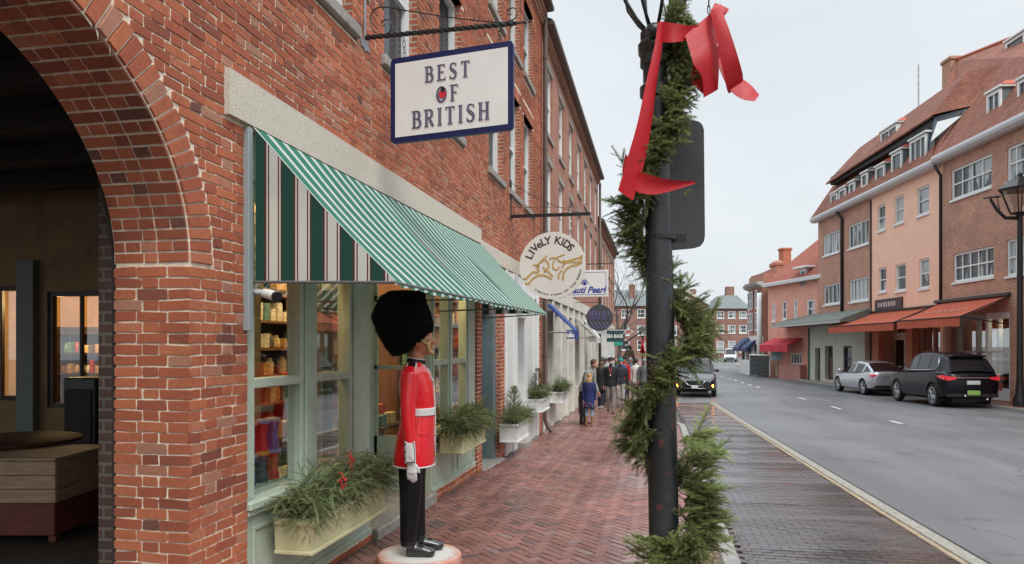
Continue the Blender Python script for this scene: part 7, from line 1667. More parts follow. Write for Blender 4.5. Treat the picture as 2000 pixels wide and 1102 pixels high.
# sign board on the peach house
u0, u1 = fr.px(1764, 600)[0], fr.px(1711, 600)[0]; z0 = fr.px(1738, 605)[1]; z1 = fr.px(1738, 583)[1]
t = thing('wall_sign', 'dark maroon sign board with blurred white lettering on the peach house', 'sign', tuple(fr.at((u0+u1)/2, z0, .05)))
mb = MB(); fbox(mb, fr, u0, u1, z0, z1, .01, .08, bev=.01); mb.build('board', M('maroon_board', (.045, .012, .018), .5), t)
mb = MB()
for k in range(7):
    u = u1-.5-k*.30; h_ = (z1-z0)*.5*rnd.uniform(.6, 1); fbox(mb, fr, u-.10, u+.08, (z0+z1)/2-h_/2, (z0+z1)/2+h_/2, .081, .09, bev=.03)
mb.build('blurred_lettering', M('dull_white', (.5, .45, .45), .7), t)
# ---- farther houses on the right
pR4 = fr.at(uD+.5, 0, -.2)
F4 = Fr((pR4.x, pR4.y), 20, -1)
m_pink = M('salmon_render', (.68, .33, .25), .85, nscale=1.5, namt=.12); m_pinkw = M('faded_pink_wall', (.42, .19, .16), .8, nscale=2, namt=.15)
L4 = F4.px(1500, 650)[0]
def w4(x0, x1, yt, yb): u0, u1 = sorted((F4.px(x0, 600)[0], F4.px(x1, 600)[0])); return (u0, u1, F4.px((x0+x1)/2, yb)[1], F4.px((x0+x1)/2, yt)[1])
t4 = thing('town_house', 'lower salmon house with a steep red roof and a small dormer, beyond the brick house', 'building', tuple(F4.at(L4/2, g(60))))
ws = [w4(1576, 1591, 585, 622), w4(1550, 1557, 585, 622), w4(1528, 1536, 588, 624), w4(1508, 1514, 592, 628)]
op = [w4(1544, 1566, 690, 712)]
mb = MB(); wall_open(mb, F4, -1, L4, -1.4, 6.35, ws+op, .2); mb.face([F4.at(L4, -1.4), F4.at(L4, 6.35), F4.at(L4, 6.35, -8), F4.at(L4, -1.4, -8)]); mb.build('wall', m_pink, t4)
for w_ in ws: window(F4, *w_, 1, 2, m_white, m_cgl, t4, dep=.08, ft=.12, mt=.06)
window(F4, *op[0], 4, 1, m_white, m_dglass, t4, dep=.08, ft=.1, mt=.08, sill=False)
mb = MB(); fbox(mb, F4, -1, L4+.3, 6.34, 6.62, -.1, .38, bev=.03); mb.build('gutter', M('gutter_white', (.7, .71, .72)), t4)
mb = MB(); zr = 10.6
for q_ in ([(-1, 6.62, .3), (L4+.3, 6.62, .3), (L4-.6, 9.2, -3.6), (4.2, 11.0, -4.2), (-1, 11.0, -4.2)], [(L4+.3, 6.62, .3), (L4+.3, 6.62, -8), (L4-.6, 9.2, -3.6)], [(-1, 11.0, -4.2), (4.2, 11.0, -4.2), (L4-.6, 9.2, -3.6), (L4+.3, 6.6, -8), (-1, 6.6, -8)]): mb.face([F4.at(*p) for p in q_])
mb.build('roof', m_tile2, t4)
u_, z_ = F4.px(1532, 490, -3.4); mb = MB(); fbox(mb, F4, u_-.38, u_+.38, 8.0, z_, -3.8, -3.1); fbox(mb, F4, u_-.44, u_+.44, z_+.001, z_+.22, -3.9, -3.0, bev=.05); mb.build('chimney', M('orange_brick', (.42, .15, .08), .8, nscale=5, namt=.2), t4)
u0, z_ = F4.px(1574, 558, .0); u1 = F4.px(1562, 558, .0)[0]; mb = MB(); fbox(mb, F4, u0, u1, z_, z_+1.25, -2.4, .0); o = mb.build('dormer', m_white, t4)
mb = MB(); fbox(mb, F4, u0-.4, u1+.5, z_+1.251, z_+1.4, -3.0, .3, bev=.03); mb.build('dormer_roof', m_white, o)
mb = MB(); fbox(mb, F4, u0+.15, u1-.15, z_+.2, z_+1.05, .002, .012); mb.build('pane', m_dglass, o)
t = thing('shop_awning', 'small bright red awning on the salmon house', 'awning', tuple(F4.at(3, 1.5, 0)))
a0 = F4.px(1568, 680)[0]; a1 = F4.px(1512, 680)[0]
mb = MB(); mb.loft([[F4.at(u, 2.35, .01), F4.at(u, 1.85, 1.2), F4.at(u, 1.35, 1.2), F4.at(u, 1.35, 1.15), F4.at(u, 1.8, 1.15), F4.at(u, 2.25, .01)] for u in (a0, a1)]); mb.build('canopy', M('bright_red_cloth', (.50, .03, .05), .7, nscale=3, namt=.15), t)
mb = MB(); fbox(mb, F4, op[0][0]-.6, op[0][1]+.8, -1.2, op[0][2]-.02, .02, .5); mb.build('low_wall', m_pinkw, t4)
q = F4.at(F4.px(1531, 700)[0], 0, .6); t = thing('pale_notice', 'pale blue and white notice board on a post below the red awning', 'sign', (q.x, q.y, g(q.y)))
zz0, zz1 = onW(1531, 703, 55).z, onW(1531, 686, 55).z
mb = MB(); mb.box(q.x-.38, q.x+.38, q.y-.03, q.y+.03, zz0, zz1, bev=.01); mb.build('panel', M('pale_blue_panel', (.35, .52, .55), .6, nscale=4, namt=.3), t); mb = MB(); mb.tube([(q.x, q.y, g(q.y)), (q.x, q.y, zz0)], .04); mb.build('post', m_greyst, t)
q0, q1 = F4.at(L4-1.6, 0, .7), F4.at(L4+1.2, 0, .9)
t = thing('dark_screen', 'dark slatted screen with a pale cap on the pavement by the salmon house', 'fence', (q0.x, q0.y, g(q0.y)))
mb = MB(); mb.tube([q0+UP*(g(q0.y)), q0+UP*1.05], .06, 6); mb.tube([q1+UP*(g(q1.y)), q1+UP*1.05], .06, 6); mb.tube([q0+UP*1.05, q1+UP*1.05], .07, 6); mb.build('frame', m_cream, t)
mb = MB()
for k in range(16): z = g(q0.y)+.1+k*.1; mb.tube([q0+UP*z, q1+UP*z], .048, 4)
mb.build('slats', M('dark_slat', (.05, .055, .055), .6), t)
# brown curved house with blue awnings
p5 = F4.at(L4, 0, 0); F5 = Fr((p5.x-.2, p5.y+1.0), 4, -1); L5 = F5.px(1452, 650)[0]
t5 = thing('town_house', 'old brown brick house with a moulded parapet and blue awnings at the bend', 'building', tuple(F5.at(L5/2, g(75))))
mb = MB(); pts = [(0, 0), (L5*.35, .35), (L5*.7, .0), (L5, -1.4), (L5+1.5, -6)]
m_brn = M('old_brown_brick', (.38, .175, .125), .85, nscale=1.2, namt=.2); zt5 = 7.6
for (a, da), (b, db) in zip(pts, pts[1:]): mb.face([F5.at(a, 2.6, da), F5.at(b, 2.6, db), F5.at(b, zt5, db), F5.at(a, zt5, da)])
mb.face([F5.at(0, -1, 0), F5.at(0, -1, -6), F5.at(0, zt5, -6), F5.at(0, zt5, 0)]); mb.face([F5.at(0, zt5, -6), F5.at(0, zt5, 0)]+[F5.at(a, zt5, d) for a, d in pts[1:]]); mb.build('wall', m_brn, t5)
mb = MB()
for (a, da), (b, db) in zip(pts, pts[1:]): mb.face([F5.at(a, -1.2, da+.02), F5.at(b, -1.2, db+.02), F5.at(b, 2.6, db+.02), F5.at(a, 2.6, da+.02)])
mb.build('ground_floor_wall', m_cream, t5)
mb = MB(); prof = [(.0, 6.5), (.45, 6.7), (.55, 6.9), (.1, 6.95), (0, 6.9)]
mb.loft([[F5.at(a, z, da+d) for d, z in prof] for a, da in pts]); mb.build('cornice', M('weathered_white', (.45, .45, .43), .7, nscale=3, namt=.2), t5)
mb = MB(); fbox(mb, F5, L5*.1, L5*.9, zt5, zt5+.6, -2, -1.2); fbox(mb, F5, L5*.2, L5*.45, zt5+.6, zt5+1.2, -2, -1.2, bev=.2); mb.build('chimney', m_brn, t5)
mb = MB(); mb.tube([F5.at(.1, 6.0, .3), F5.at(.1, -.8, .3)], .2, 8); mb.build('white_pilaster', m_white, t5, smooth=True)
ws5 = []
for k in range(3):
    u = L5*(.16+.17*k); 
    for z in (3.0, 4.8): window(F5, u-.4, u+.4, z, z+1.5, 1, 2, m_white, m_dglass, t5, dep=-(max(d0_+(d1_-d0_)*(v-a_)/(b_-a_) for (a_, d0_), (b_, d1_) in zip(pts, pts[1:]) for v in (u-.4, u+.4) if a_ <= v <= b_)+.06), ft=.09, mt=.05, sill=False)
for k in range(5):
    u = L5*(.1+.17*k); mb = MB(); fbox(mb, F5, u-.1, u+.5, -.3, 1.9, .0, .40); mb.build('shop_opening', [m_dglass, m_white][k % 2], t5)
for k, lab in enumerate(('nearer navy blue awning at the bend on the right', 'farther navy blue awning at the bend on the right', )):
    u = L5*(.45+.30*k); t = thing('shop_awning', lab, 'awning', tuple(F5.at(u, 2, .5)))
    mb = MB(); mb.loft([[F5.at(uu, 2.5, .0), F5.at(uu, 1.6, 1.0), F5.at(uu, 1.3, 1.0), F5.at(uu, 1.3, .9), F5.at(uu, 2.3, .0)] for uu in (u-2.0, u+2.0)]); mb.build('canopy', M('navy_cloth', (.025, .04, .12), .7, nscale=3, namt=.15), t)
mb = MB()
for k in range(14): u = 1+k*.28; mb.prism([(u, -.9), (u+.18, -.9), (u+.18, .2), (u+.09, .32), (u, .2)], .9, .93, lambda a, b, h: F5.at(a, b+.3, h))
mb.build('white_fence', m_white, label='low white picket fence on the pavement at the bend', cat='fence', loc=tuple(F5.at(2, g(68), .9)))
# ================================================================ end of the street
m_bfar = brickmat('faded_brick', (.30, .12, .09), (.22, .09, .07), (.30, .22, .18), wear=.2, bump=.2); m_slrf = M('blue_grey_slate', (.15, .17, .172), .7, nscale=.8, namt=.15)
def farb(name, label, px0, px1, w_, ytop, rows, ncol, roof=None, depth=12, turn=0, ww=.95, mat=None, shop=False, ybase=699):
    a, b = onW(px0, 690, w_), onW(px1, 690, w_+turn); L_ = (b-a).xy.length; ang = math.degrees(math.atan2(-(b-a).x, (b-a).y)); Fq = Fr((a.x, a.y), ang, 1)
    zt = EYE+(675-ytop)/1400*w_; z0 = -.6; t = thing(name, label, 'building', (a.x, a.y, z0)); rc_ = []
    for (yt, yb) in rows:
        for k in range(ncol): u = L_*(k+.5)/ncol; rc_.append((u-ww/2, u+ww/2, EYE+(675-yb)/1400*w_, EYE+(675-yt)/1400*w_))
    mb = MB(); wall_open(mb, Fq, 0, L_, z0, zt, rc_, .15)
    for u in (0, L_): mb.face([Fq.at(u, z0), Fq.at(u, zt), Fq.at(u, zt, -depth), Fq.at(u, z0, -depth)])
    mb.build('wall', mat or m_bfar, t)
    for r_ in rc_: window(Fq, *r_, 1, 2, m_white, m_cgl, t, dep=.06, ft=.11, mt=.07)
    return t, Fq, L_, zt
t, Fq, L_, zt = farb('brick_block', 'plain brick block with slate roof and tall chimney at the end of the left pavement', 1175, 1330, 112, 598, [(604, 621), (636, 655), (664, 684)], 5, ww=1.25)
mb = MB(); mb.loft([[Fq.at(u, zt, .4), Fq.at(u, zt+2.9, -5.5), Fq.at(u, zt, -11)] for u in (-.5, L_+.5)]); mb.build('roof', m_slrf, t)
u = Fq.px(1241, 600)[0]; mb = MB(); fbox(mb, Fq, u-.42, u+.42, zt-.5, zt+3.6, -3.5, -2.5); mb.build('chimney', m_bfar, t)
t, Fq, L_, zt = farb('gabled_building', 'brick building with broad white-edged gable and half-round window', 1302, 1410, 124, 612, [(622, 640), (655, 672)], 5, ww=1.2)
mb = MB(); za = EYE+(675-563)/1400*124; ap = Fq.px(1330, 563)[0]; rt = Fq.px(1398, 603)[0]
mb.face([Fq.at(ap-7, zt-.01, .02), Fq.at(L_, zt-.01, .02), Fq.at(rt+1, zt+.4, .02), Fq.at(ap, za, .02), Fq.at(ap-7, zt+.4, .02)]); mb.build('gable', m_bfar, t)
mb = MB(); 
for (p0, p1) in (((ap-7.2, zt+.2), (ap, za)), ((ap, za), (rt+1.4, zt+.2))): mb.loft([[Fq.at(u, z-.25, .3), Fq.at(u, z+.25, .3), Fq.at(u, z+.25, -1), Fq.at(u, z-.25, -1)] for u, z in (p0, p1)])
mb.build('bargeboard', m_cream, t)
mb = MB(); mb.loft([[Fq.at(ap-7.4, zt+.4, d), Fq.at(ap, za+.25, d), Fq.at(rt+1.4, zt+.4, d)] for d in (.0, -12)]); mb.build('roof', m_slrf, t)
lu, lz = Fq.px(1331, 585); mb = MB(); mb.prism([(lu+1.5*math.cos(a), lz-.3+1.0*math.sin(a)) for a in [k*math.pi/12 for k in range(13)]], .03, .12, lambda a, b, h: Fq.at(a, b, h)); mb.build('half_round_window', M('cream_paint', (.6, .52, .38), .6), t)
u = Fq.px(1362, 600)[0]; mb = MB(); fbox(mb, Fq, u-.3, u+.55, za-4, EYE+(675-562)/1400*124, -4, -3); mb.build('chimney', m_bfar, t)
t, Fq, L_, zt = farb('brick_block', 'brick block with hipped slate roof and white sash windows, facing the street end', 1396, 1462, 118, 603, [(608, 622), (635, 651), (666, 688)], 3, ww=1.2)
mb = MB(); B_ = [Fq.at(-.4, zt, .4), Fq.at(L_+.4, zt, .4), Fq.at(L_+.4, zt, -10), Fq.at(-.4, zt, -10)]; T2 = [Fq.at(2.0, zt+2.4, -3), Fq.at(L_-1.0, zt+2.4, -3), Fq.at(L_-1, zt+2.4, -6), Fq.at(2.0, zt+2.4, -6)]; mb.loft([B_, T2]); mb.build('roof', m_slrf, t)
u = Fq.px(1441, 600)[0]; mb = MB(); fbox(mb, Fq, u-.7, u+.7, zt+1.5, zt+4.0, -5, -4, bev=.1); mb.build('chimney', m_bfar, t)
mb = MB(); fbox(mb, Fq, .3, L_, -.35, -.05, 2.6, 3.0); mb.build('far_verge', m_kerb, kind='structure')
t = thing('iron_railing', 'thin dark railing in front of the brick blocks at the street end', 'railing', tuple(Fq.at(4, -.2, 2.2)))
mb = MB()
for k in range(40): u = -8+k*.4; mb.tube([Fq.at(u, -.2, 2.2), Fq.at(u, 1.0, 2.2)], .035, 4)
mb.tube([Fq.at(-8, 1.0, 2.2), Fq.at(8, 1.0, 2.2)], .04, 4); mb.build('rail', m_blackt, t)
# ---- bare tree, small evergreen, far lamp
def bare_tree(label, base, H_, seed, trunk=.16, sp=1.0):
    r = random.Random(seed); t = thing('bare_tree', label, 'tree', tuple(base)); mb = MB(); tw = MB()
    def br(m, p, d, L, rad, lv):
        pts = [p]; n = 5; rs = [rad]
        for i in range(n):
            d = (d+Vector((r.gauss(0, .16), r.gauss(0, .16), r.gauss(.03, .08)))).normalized(); p = p+d*L/n; pts.append(p.copy()); rs.append(rad*(1-.55*(i+1)/n))
        (mb if lv < 2 else tw).tube(pts, rs, 6 if lv < 2 else 3, cap=False)
        if lv < 5:
            for k in range(r.choice((3, 4)) if lv > 0 else 6):
                j = r.randint(2, n); q = pts[j]; s = Vector((r.gauss(0, 1), r.gauss(0, 1), r.gauss(0, .5))).normalized(); br(m, q, (d+s*.75*sp+Vector((0, 0, .15))).normalized(), L*r.uniform(.5, .72), rs[j]*.6, lv+1)
    br(0, Vector(base), Vector((0, 0, 1)), H_*.42, trunk, 0)
    bk = M('bare_bark', (.07, .06, .055), .9, nscale=4, namt=.2); mb.build('trunk', bk, t); tw.build('crown', bk, t); return t
b = onW(1222, 700, 64); bare_tree('leafless spreading tree at the end of the left pavement', (b.x-.6, b.y, g(b.y)), 12.5, 4, .26, 1.15)
b = onW(1204, 700, 75); bare_tree('second leafless tree partly behind the end of the brick row', (b.x-.8, b.y, g(b.y)), 14, 9, .3)
b = onW(1229, 712, 42); t = thing('evergreen_tree', 'small dark conical evergreen beside the far lamp post', 'tree', (b.x, b.y, g(b.y)))
mb = MB(); mb.tube([(b.x, b.y, g(b.y)), (b.x, b.y, 1.7)], [.06, .02]); mb.build('trunk', m_bark, t); mb = MB()
for k in range(2600):
    f = rnd.random()**.7; z = .2+(1-f)*1.75; rr = .62*f**.8*rnd.uniform(.55, 1.08); a = rnd.uniform(0, 6.28); p = Vector((b.x+rr*math.cos(a), b.y+rr*math.sin(a), z-.1)); o = Vector((math.cos(a), math.sin(a), rnd.uniform(-.2, .8))); s = Vector((-math.sin(a), math.cos(a), rnd.gauss(0, .4))); w_ = .022
    mb.face([p-s*w_, p+s*w_, p+o*.11], rv=rnd.random())
mb.build('crown', M('far_evergreen', (.05, .085, .045), .7, rv=.6), t)
def street_lamp(label, base, ztop, r, lant, bow=False, arm=False, armdir=None):
    t = thing('street_lamp', label, 'street lamp', tuple(base)); b = Vector(base); mb = MB(); h = ztop-b.z; zl = ztop-lant*1.5
    mb.lathe([(r*2, 0), (r*2, .25), (r*1.3, .45), (r*1.1, .9), (r, 1.0), (r*.8, zl-b.z-.1), (r*1.3, zl-b.z-.08), (r*1.3, zl-b.z), (r*.7, zl-b.z+.02)], b, 14); mb.build('post', m_iron, t, smooth=35)
    c = Vector((b.x, b.y, zl)); mb = MB(); mb.lathe([(lant*.32, .03), (lant*.62, lant*.85)], c, 6, cap=False); mb.build('lantern_glass', MATS['lantern_glass'], t)
    mb = MB(); mb.lathe([(lant*.72, lant*.85), (lant*.74, lant*.92), (lant*.4, lant*1.2), (lant*.1, lant*1.38), (lant*.1, lant*1.45), (.005, lant*1.55)], c, 6)
    for k in range(6): a = k*math.pi/3; mb.tube([c+Vector((lant*.32*math.cos(a), lant*.32*math.sin(a), 0)), c+Vector((lant*.64*math.cos(a), lant*.64*math.sin(a), lant*.86))], lant*.025, 4)
    mb.lathe([(lant*.25, -.02), (lant*.34, .03)], c, 6); mb.build('lantern_cap', m_iron, t)
    if arm:
        mb = MB(); A = c+Vector((0, 0, -.18)); e1 = A+armdir*.55+Vector((0, 0, .02)); e2 = A+armdir*.85+Vector((0, 0, .32)); e3 = A+armdir*1.1+Vector((0, 0, .72))
        mb.tube([A, e1, e2, e3], [.075, .065, .06, .05], 8); mb.tube([e3+armdir*.22+UP*.03, e3-armdir*.35+UP*.09], [.09, .1], 6, ry=[.03, .04]); mb.tube([e3-armdir*.25+UP*.05, e2-armdir*.1], .02, 5)
        mb.build('side_arm', m_iron, t, smooth=40)
    if bow:
        mb = MB(); q = c+Vector((0, -r-.03, -.25))
        for s in (-1, 1):
            mb.tube([q, q+Vector((s*.18, -.03, .14)), q+Vector((s*.22, -.02, -.04)), q], [.02, .06, .05, .02], 6); mb.tube([q, q+Vector((s*.06, -.04, -.4)), q+Vector((s*.1, -.02, -.75))], [.03, .05, .06], 6)
        mb.build('red_bow', m_rib, t, smooth=True)
    return t
b = onG(1992, 797); q = onW(1992, 797, 26.5); ztp = EYE+(675-338)/1400*26.5
street_lamp('tall black street lamp with a side arm at the right edge of the street', (q.x, q.y, g(q.y)), ztp, .11, 1.0, arm=True, armdir=-RD)
q = onW(1255, 700, 42); street_lamp('far old-style street lamp with a red bow, left of the foreground post', (q.x, q.y, g(q.y)), EYE+(675-636)/1400*42, .05, .42, bow=True)
q = onW(1312, 700, 70); 
# ================================================================ cars
m_cglass = M('car_glass', (.010, .012, .015), .06, spec=.55); m_tyre = M('tyre', (.012, .012, .012), .8); m_rim = M('alloy', (.45, .46, .48), .3, .8); m_chr = M('chrome', (.7, .7, .72), .12, 1); m_blkp = M('black_trim', (.012, .012, .012), .5)
def car(label, kind_, loc, yaw, S_, paint, prof, gh, wheels, lights, L_, Wd, tail=True, sedan=False, plates=(), glow=False, zsc=1.05):
    t = thing('parked_car' if kind_ != 'driven' else 'car', label, 'car', tuple(loc)); PM = Matrix.Translation(loc) @ Matrix.Rotation(yaw, 4, 'Z') @ Matrix.Scale(S_, 4) @ Matrix.Diagonal((1, 1, zsc, 1))
    mb = MB(); rings = []
    for x, hw, zb, zt in prof:
        zm = zb+(zt-zb)*.62
        half = [(0, zb), (hw*.80, zb), (hw*.95, zb+.06), (hw, zb+(zt-zb)*.35), (hw*.995, zm), (hw*.96, zt-.07), (hw*.88, zt-.015), (hw*.6, zt+.015), (0, zt+.03)]
        rings.append([(x, y, z) for y, z in half]+[(x, -y, z) for y, z in half[-2:0:-1]])
    mb.loft(rings); mb.xf(PM); body = mb.build('body', paint, t, fix=True)
    ct = MB(); wr = wheels[2]
    for x in wheels[:2]: ct.lathe([(wr+.055, -1.2), (wr+.055, -.60)], (x, 0, wr), 24, 'y'); ct.lathe([(wr+.055, .60), (wr+.055, 1.2)], (x, 0, wr), 24, 'y')
    ct.xf(PM); co = ct.build('cut', paint, fix=True); md = body.modifiers.new('b', 'BOOLEAN'); md.operation = 'DIFFERENCE'; md.object = co; md.solver = 'EXACT'
    bpy.context.view_layer.update()
    dg = bpy.context.evaluated_depsgraph_get(); me = bpy.data.meshes.new_from_object(body.evaluated_get(dg)); body.modifiers.clear(); body.data = me; bpy.data.objects.remove(co)
    me.polygons.foreach_set('use_smooth', [True]*len(me.polygons)); me.set_sharp_from_angle(angle=R(38))
    mb = MB(); mb.box(prof[0][0]+.25, prof[-1][0]-.3, -Wd*.30, Wd*.30, .2, .7); mb.xf(PM).build('underbody', m_blkp, t)
    # greenhouse
    gl = MB(); rf = MB()
    def sec(s):
        x, hb, zb, ht, zt = s
        return [(x, hb, zb), (x, ht+.03, zt-.09), (x, ht-.04, zt-.02), (x, ht*.5, zt+.012), (x, 0, zt+.018), (x, -ht*.5, zt+.012), (x, -ht+.04, zt-.02), (x, -ht-.03, zt-.09), (x, -hb, zb)]
    n = len(gh)
    for i in range(n-1):
        A, B_ = sec(gh[i][:5]), sec(gh[i+1][:5]); typ = gh[i][5]
        for k in range(8):
            side = k in (0, 7); rail = k in (1, 6)
            glass = (typ == 'g' and side) or (typ == 'e' and (not rail)) 
            (gl if glass else rf).face([A[k], B_[k], B_[k+1], A[k+1]])
    for m_, o_ in ((gl, 'window'), (rf, 'roof')):
        m_.xf(PM); ob = m_.build(o_, m_cglass if o_ == 'window' else paint, t, smooth=35)
    for x in wheels[:2]:
        for s in (-1, 1):
            y = s*(Wd/2-.115); mb = MB(); mb.lathe([(wr*.62, -.10), (wr*.93, -.11), (wr, -.08), (wr, .08), (wr*.93, .11), (wr*.62, .10)], (x, y, wr), 28, 'y'); o = mb.xf(PM).build('wheel', m_tyre, t, smooth=40)
            mb = MB(); mb.lathe([(.02, .0), (wr*.15, .01), (wr*.62, .0), (wr*.64, .02)], (x, y+s*.055, wr), 20, 'y'); mb.xf(PM).build('hub', m_blkp, o)
            mb = MB()
            for k in range(10): a = k*math.pi/5+(.12 if k % 2 else -.12); mb.tube([(x, y+s*.10, wr), (x+wr*.66*math.cos(a), y+s*.09, wr+wr*.66*math.sin(a))], [.03, .018], 5)
            mb.lathe([(wr*.62, -.02), (wr*.70, -.02), (wr*.70, .02), (wr*.62, .02)], (x, y+s*.085, wr), 24, 'y', cap=False); mb.lathe([(.045, -.02), (.045, .03)], (x, y+s*.1, wr), 10, 'y'); mb.xf(PM).build('rim', m_rim, o, smooth=40)
    for s in (-1, 1):
        mx_ = gh[-1][0]-.30; hb = gh[-1][1]; mb = MB(); mb.ball((mx_, s*(hb+.14), gh[-1][2]+.10), (.07, .11, .075), 10, 8); mb.tube([(mx_, s*(hb-.02), gh[-1][2]+.03), (mx_, s*(hb+.1), gh[-1][2]+.06)], .02); mb.xf(PM).build('mirror', m_blkp if glow else paint, t, smooth=True)
    return t, PM
def box_part(t, PM, name, mat, *b, bev=.01):
    mb = MB(); mb.box(*b, bev=bev); return mb.xf(PM).build(name, mat, t)
m_pblk = M('paint_black', (.005, .005, .009), .28, coat=.12, spec=.22); m_psil = M('paint_silver', (.50, .51, .54), .28, .5, coat=.8); m_tl = M('tail_lamp', (.55, .015, .03), .15, coat=1, emit=((.8, .03, .05), .25)); m_plw = M('plate_white', (.62, .66, .62), .4); m_plg = M('plate_green', (.30, .50, .12), .4)
SP = [(-2.36, .76, .50, .96), (-2.30, .88, .36, 1.06), (-2.1, .93, .30, 1.14), (-1.6, .955, .27, 1.16), (-.9, .95, .25, 1.13), (0, .95, .24, 1.10), (.8, .95, .24, 1.07), (1.25, .945, .25, 1.04), (1.8, .93, .26, .96), (2.15, .88, .30, .86), (2.34, .74, .40, .70)]
SG = [(-2.28, .80, 1.10, .74, 1.14, 'e'), (-1.98, .83, 1.13, .66, 1.56, 'p'), (-1.60, .84, 1.14, .655, 1.66, 'g'), (-1.02, .855, 1.14, .65, 1.71, 'p'), (-.90, .86, 1.13, .65, 1.715, 'g'), (-.16, .86, 1.11, .655, 1.71, 'p'), (-.04, .86, 1.11, .655, 1.705, 'g'), (.45, .87, 1.09, .64, 1.63, 'e'), (1.22, .84, 1.06, .76, 1.08, 'e')]
rl = onG(1836, 800, -.12); yaw = R(90+7); q = Vector((11.35, 32.5, 0)); q.z = g(q.y)-.12
t, PM = car('black crossover parked nearest on the right kerb, rear towards the viewer', 'p', q, yaw, 1.08, m_pblk, SP, SG, (-1.42, 1.40, .37), None, 4.7, 1.9, zsc=1.15)
for s in (-1, 1):
    mb = MB(); mb.prism([(.50, .96), (.86, .995), (.935, 1.02), (.945, .90), (.86, .86), (.60, .90)], -2.37, -2.14, lambda a, b, h: (h+(.10 if a > .9 else 0), s*a, b)); mb.xf(PM).build('tail_lamp', m_tl, t)
    mb = MB(); mb.prism([(-2.2, 1.03), (-1.75, .985), (-2.15, .90)], .93, .962, lambda a, b, h: (a, s*h, b)); mb.xf(PM).build('tail_lamp', m_tl, t)
box_part(t, PM, 'chrome_bar', m_chr, -2.40, -2.34, -.52, .52, .935, .965); box_part(t, PM, 'plate', m_plw, -2.40, -2.35, -.22, .22, .74, .86); box_part(t, PM, 'lower_plate', m_plg, -2.40, -2.34, -.22, .20, .42, .56); box_part(t, PM, 'bumper', m_blkp, -2.375, -2.2, -.84, .84, .36, .46); box_part(t, PM, 'spoiler', m_pblk, -2.12, -1.75, -.60, .60, 1.58, 1.63, bev=.02)
mb = MB(); mb.tube([(.9, -.88, 1.10), (.3, -.88, 1.11), (-1.0, -.88, 1.15), (-1.45, -.87, 1.17), (-1.62, -.80, 1.30), (-1.52, -.73, 1.55)], .014, 5); mb.tube([(.9, .88, 1.10), (.3, .885, 1.11), (-1.0, .88, 1.15), (-1.45, .87, 1.17), (-1.62, .80, 1.30), (-1.52, .72, 1.55)], .014, 5); mb.tube([(-2.35, .3, .40), (-2.45, .3, .39)], .035, 8); mb.tube([(-2.3, -.45, .30), (-2.42, -.45, .29)], .035, 8); mb.xf(PM).build('chrome_trim', m_chr, t, smooth=True)
SE = [(-2.30, .72, .42, .92), (-2.22, .84, .32, 1.0), (-1.95, .89, .27, 1.03), (-1.4, .91, .24, 1.0), (-.6, .915, .22, .95), (.3, .915, .22, .93), (1.0, .91, .23, .91), (1.6, .90, .24, .84), (2.05, .84, .28, .73), (2.28, .68, .38, .60)]
SEG = [(-2.02, .74, 1.0, .70, 1.03, 'e'), (-1.25, .80, .99, .60, 1.37, 'p'), (-1.12, .80, .98, .59, 1.40, 'g'), (-.35, .81, .96, .585, 1.45, 'p'), (-.25, .81, .95, .585, 1.45, 'g'), (.35, .815, .94, .57, 1.38, 'e'), (1.25, .80, .90, .72, .93, 'e')]
q = Vector((10.65, 39.9, 0)); q.z = g(q.y)-.12
t, PM = car('silver fastback car parked in front of the black crossover', 'p', q, R(90+9), 1.10, m_psil, SE, SEG, (-1.38, 1.36, .345), None, 4.5, 1.8)
for s in (-1, 1): box_part(t, PM, 'tail_lamp', m_tl, -2.29, -2.0, s*.48, s*.885, .82, .91, bev=.02)
box_part(t, PM, 'rear_trim', m_chr, -2.33, -2.28, -.45, .45, .80, .83); box_part(t, PM, 'bumper', m_blkp, -2.33, -2.1, -.75, .75, .34, .46)
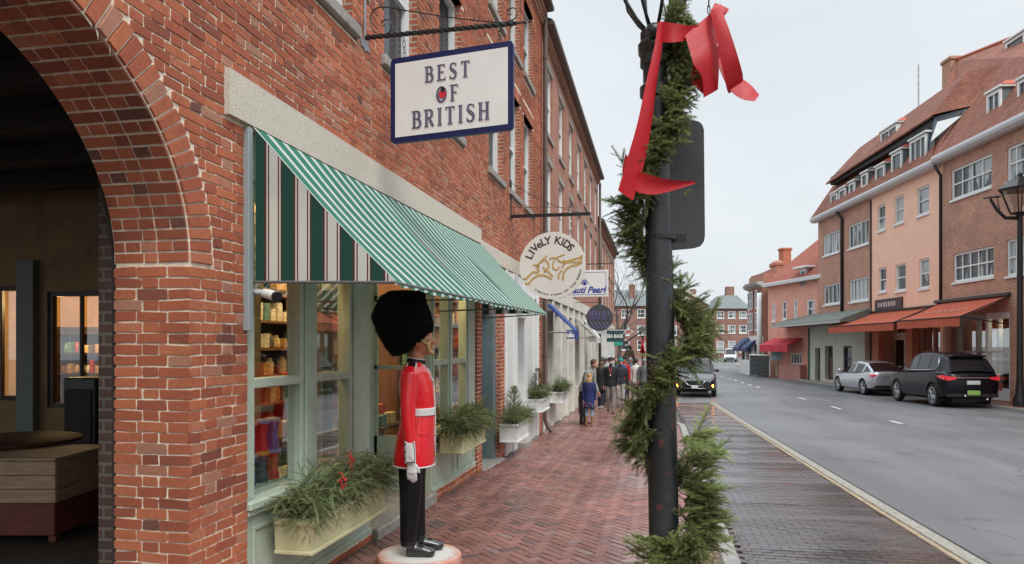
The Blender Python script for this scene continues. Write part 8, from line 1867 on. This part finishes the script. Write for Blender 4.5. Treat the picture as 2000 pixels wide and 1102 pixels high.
# oncoming black crossover with amber lamps lit
q = onG(1366, 777, -.12); q = Vector((q.x, q.y+.2, g(q.y)-.12))
t, PM = car('black crossover facing the viewer with amber front lamps lit', 'driven', q+Vector((.0, 2.2, 0)), R(-90-5), 1.0, M('paint_black_gloss', (.008, .008, .012), .2, coat=1, spec=.5), SP, SG, (-1.42, 1.40, .37), None, 4.7, 1.9, glow=True)
m_amb = M('amber_lamp', (1, .45, .05), .3, emit=((1, .33, .02), 22))
for s in (-1, 1):
    box_part(t, PM, 'amber_lamp', m_amb, 2.22, 2.29, s*.54, s*.84, .47, .57, bev=.02)
    mb = MB(); mb.tube([(2.26, s*.40, .74), (2.24, s*.66, .755), (2.12, s*.84, .80)], .022, 6, ry=[.014]*3); mb.xf(PM).build('headlamp', M('headlamp_strip', (.7, .7, .65), .2, emit=((1, .95, .85), .8)), t, smooth=True)
mb = MB(); mb.prism([(-.42, .74), (.42, .74), (.36, .60), (.2, .52), (-.2, .52), (-.36, .60)], 2.25, 2.37, lambda a, b, h: (h, a, b)); mb.xf(PM).build('grille', m_blkp, t)
mb = MB(); mb.tube([(2.375, -.44, .74), (2.38, -.36, .60), (2.39, -.2, .525), (2.39, .2, .525), (2.38, .36, .60), (2.375, .44, .74)], .014, 6); mb.tube([(2.37, -.5, .40), (2.38, .5, .40)], .012, 5); mb.xf(PM).build('chrome_trim', m_chr, t, smooth=True)
box_part(t, PM, 'plate', m_plw, 2.39, 2.42, -.15, .15, .40, .52)
mb = MB(); mb.xf(PM)
# small white van far away
q = onW(1427, 703, 96); q.z = g(q.y)-.12
VP = [(-2.2, .80, .35, 1.1), (-2.0, .88, .3, 1.15), (0, .9, .28, 1.1), (1.5, .9, .28, 1.05), (2.1, .85, .32, .95), (2.3, .74, .4, .8)]
VG = [(-2.15, .82, 1.1, .74, 1.15, 'e'), (-1.95, .84, 1.12, .72, 1.85, 'p'), (-1.5, .85, 1.12, .72, 1.9, 'g'), (0, .86, 1.1, .72, 1.92, 'p'), (.1, .86, 1.1, .72, 1.92, 'g'), (.8, .86, 1.08, .70, 1.8, 'e'), (1.6, .84, 1.05, .76, 1.07, 'e')]
t, PM = car('small white van far off at the street end, facing the viewer', 'driven', q, R(-90-8), .88, M('paint_white', (.62, .64, .66), .3, coat=.6), VP, VG, (-1.3, 1.35, .34), None, 4.6, 1.8)
box_part(t, PM, 'grille', m_blkp, 2.2, 2.33, -.6, .6, .45, .62)
for s in (-1, 1): box_part(t, PM, 'headlamp', M('headlamp_white', (.8, .8, .78), .2, emit=((1, 1, .95), 1.5)), 2.05, 2.26, s*.55, s*.8, .75, .9)
print('polys', sum(len(o.data.polygons) for o in SC.objects if o.type == 'MESH'), 'objects', len(SC.objects))
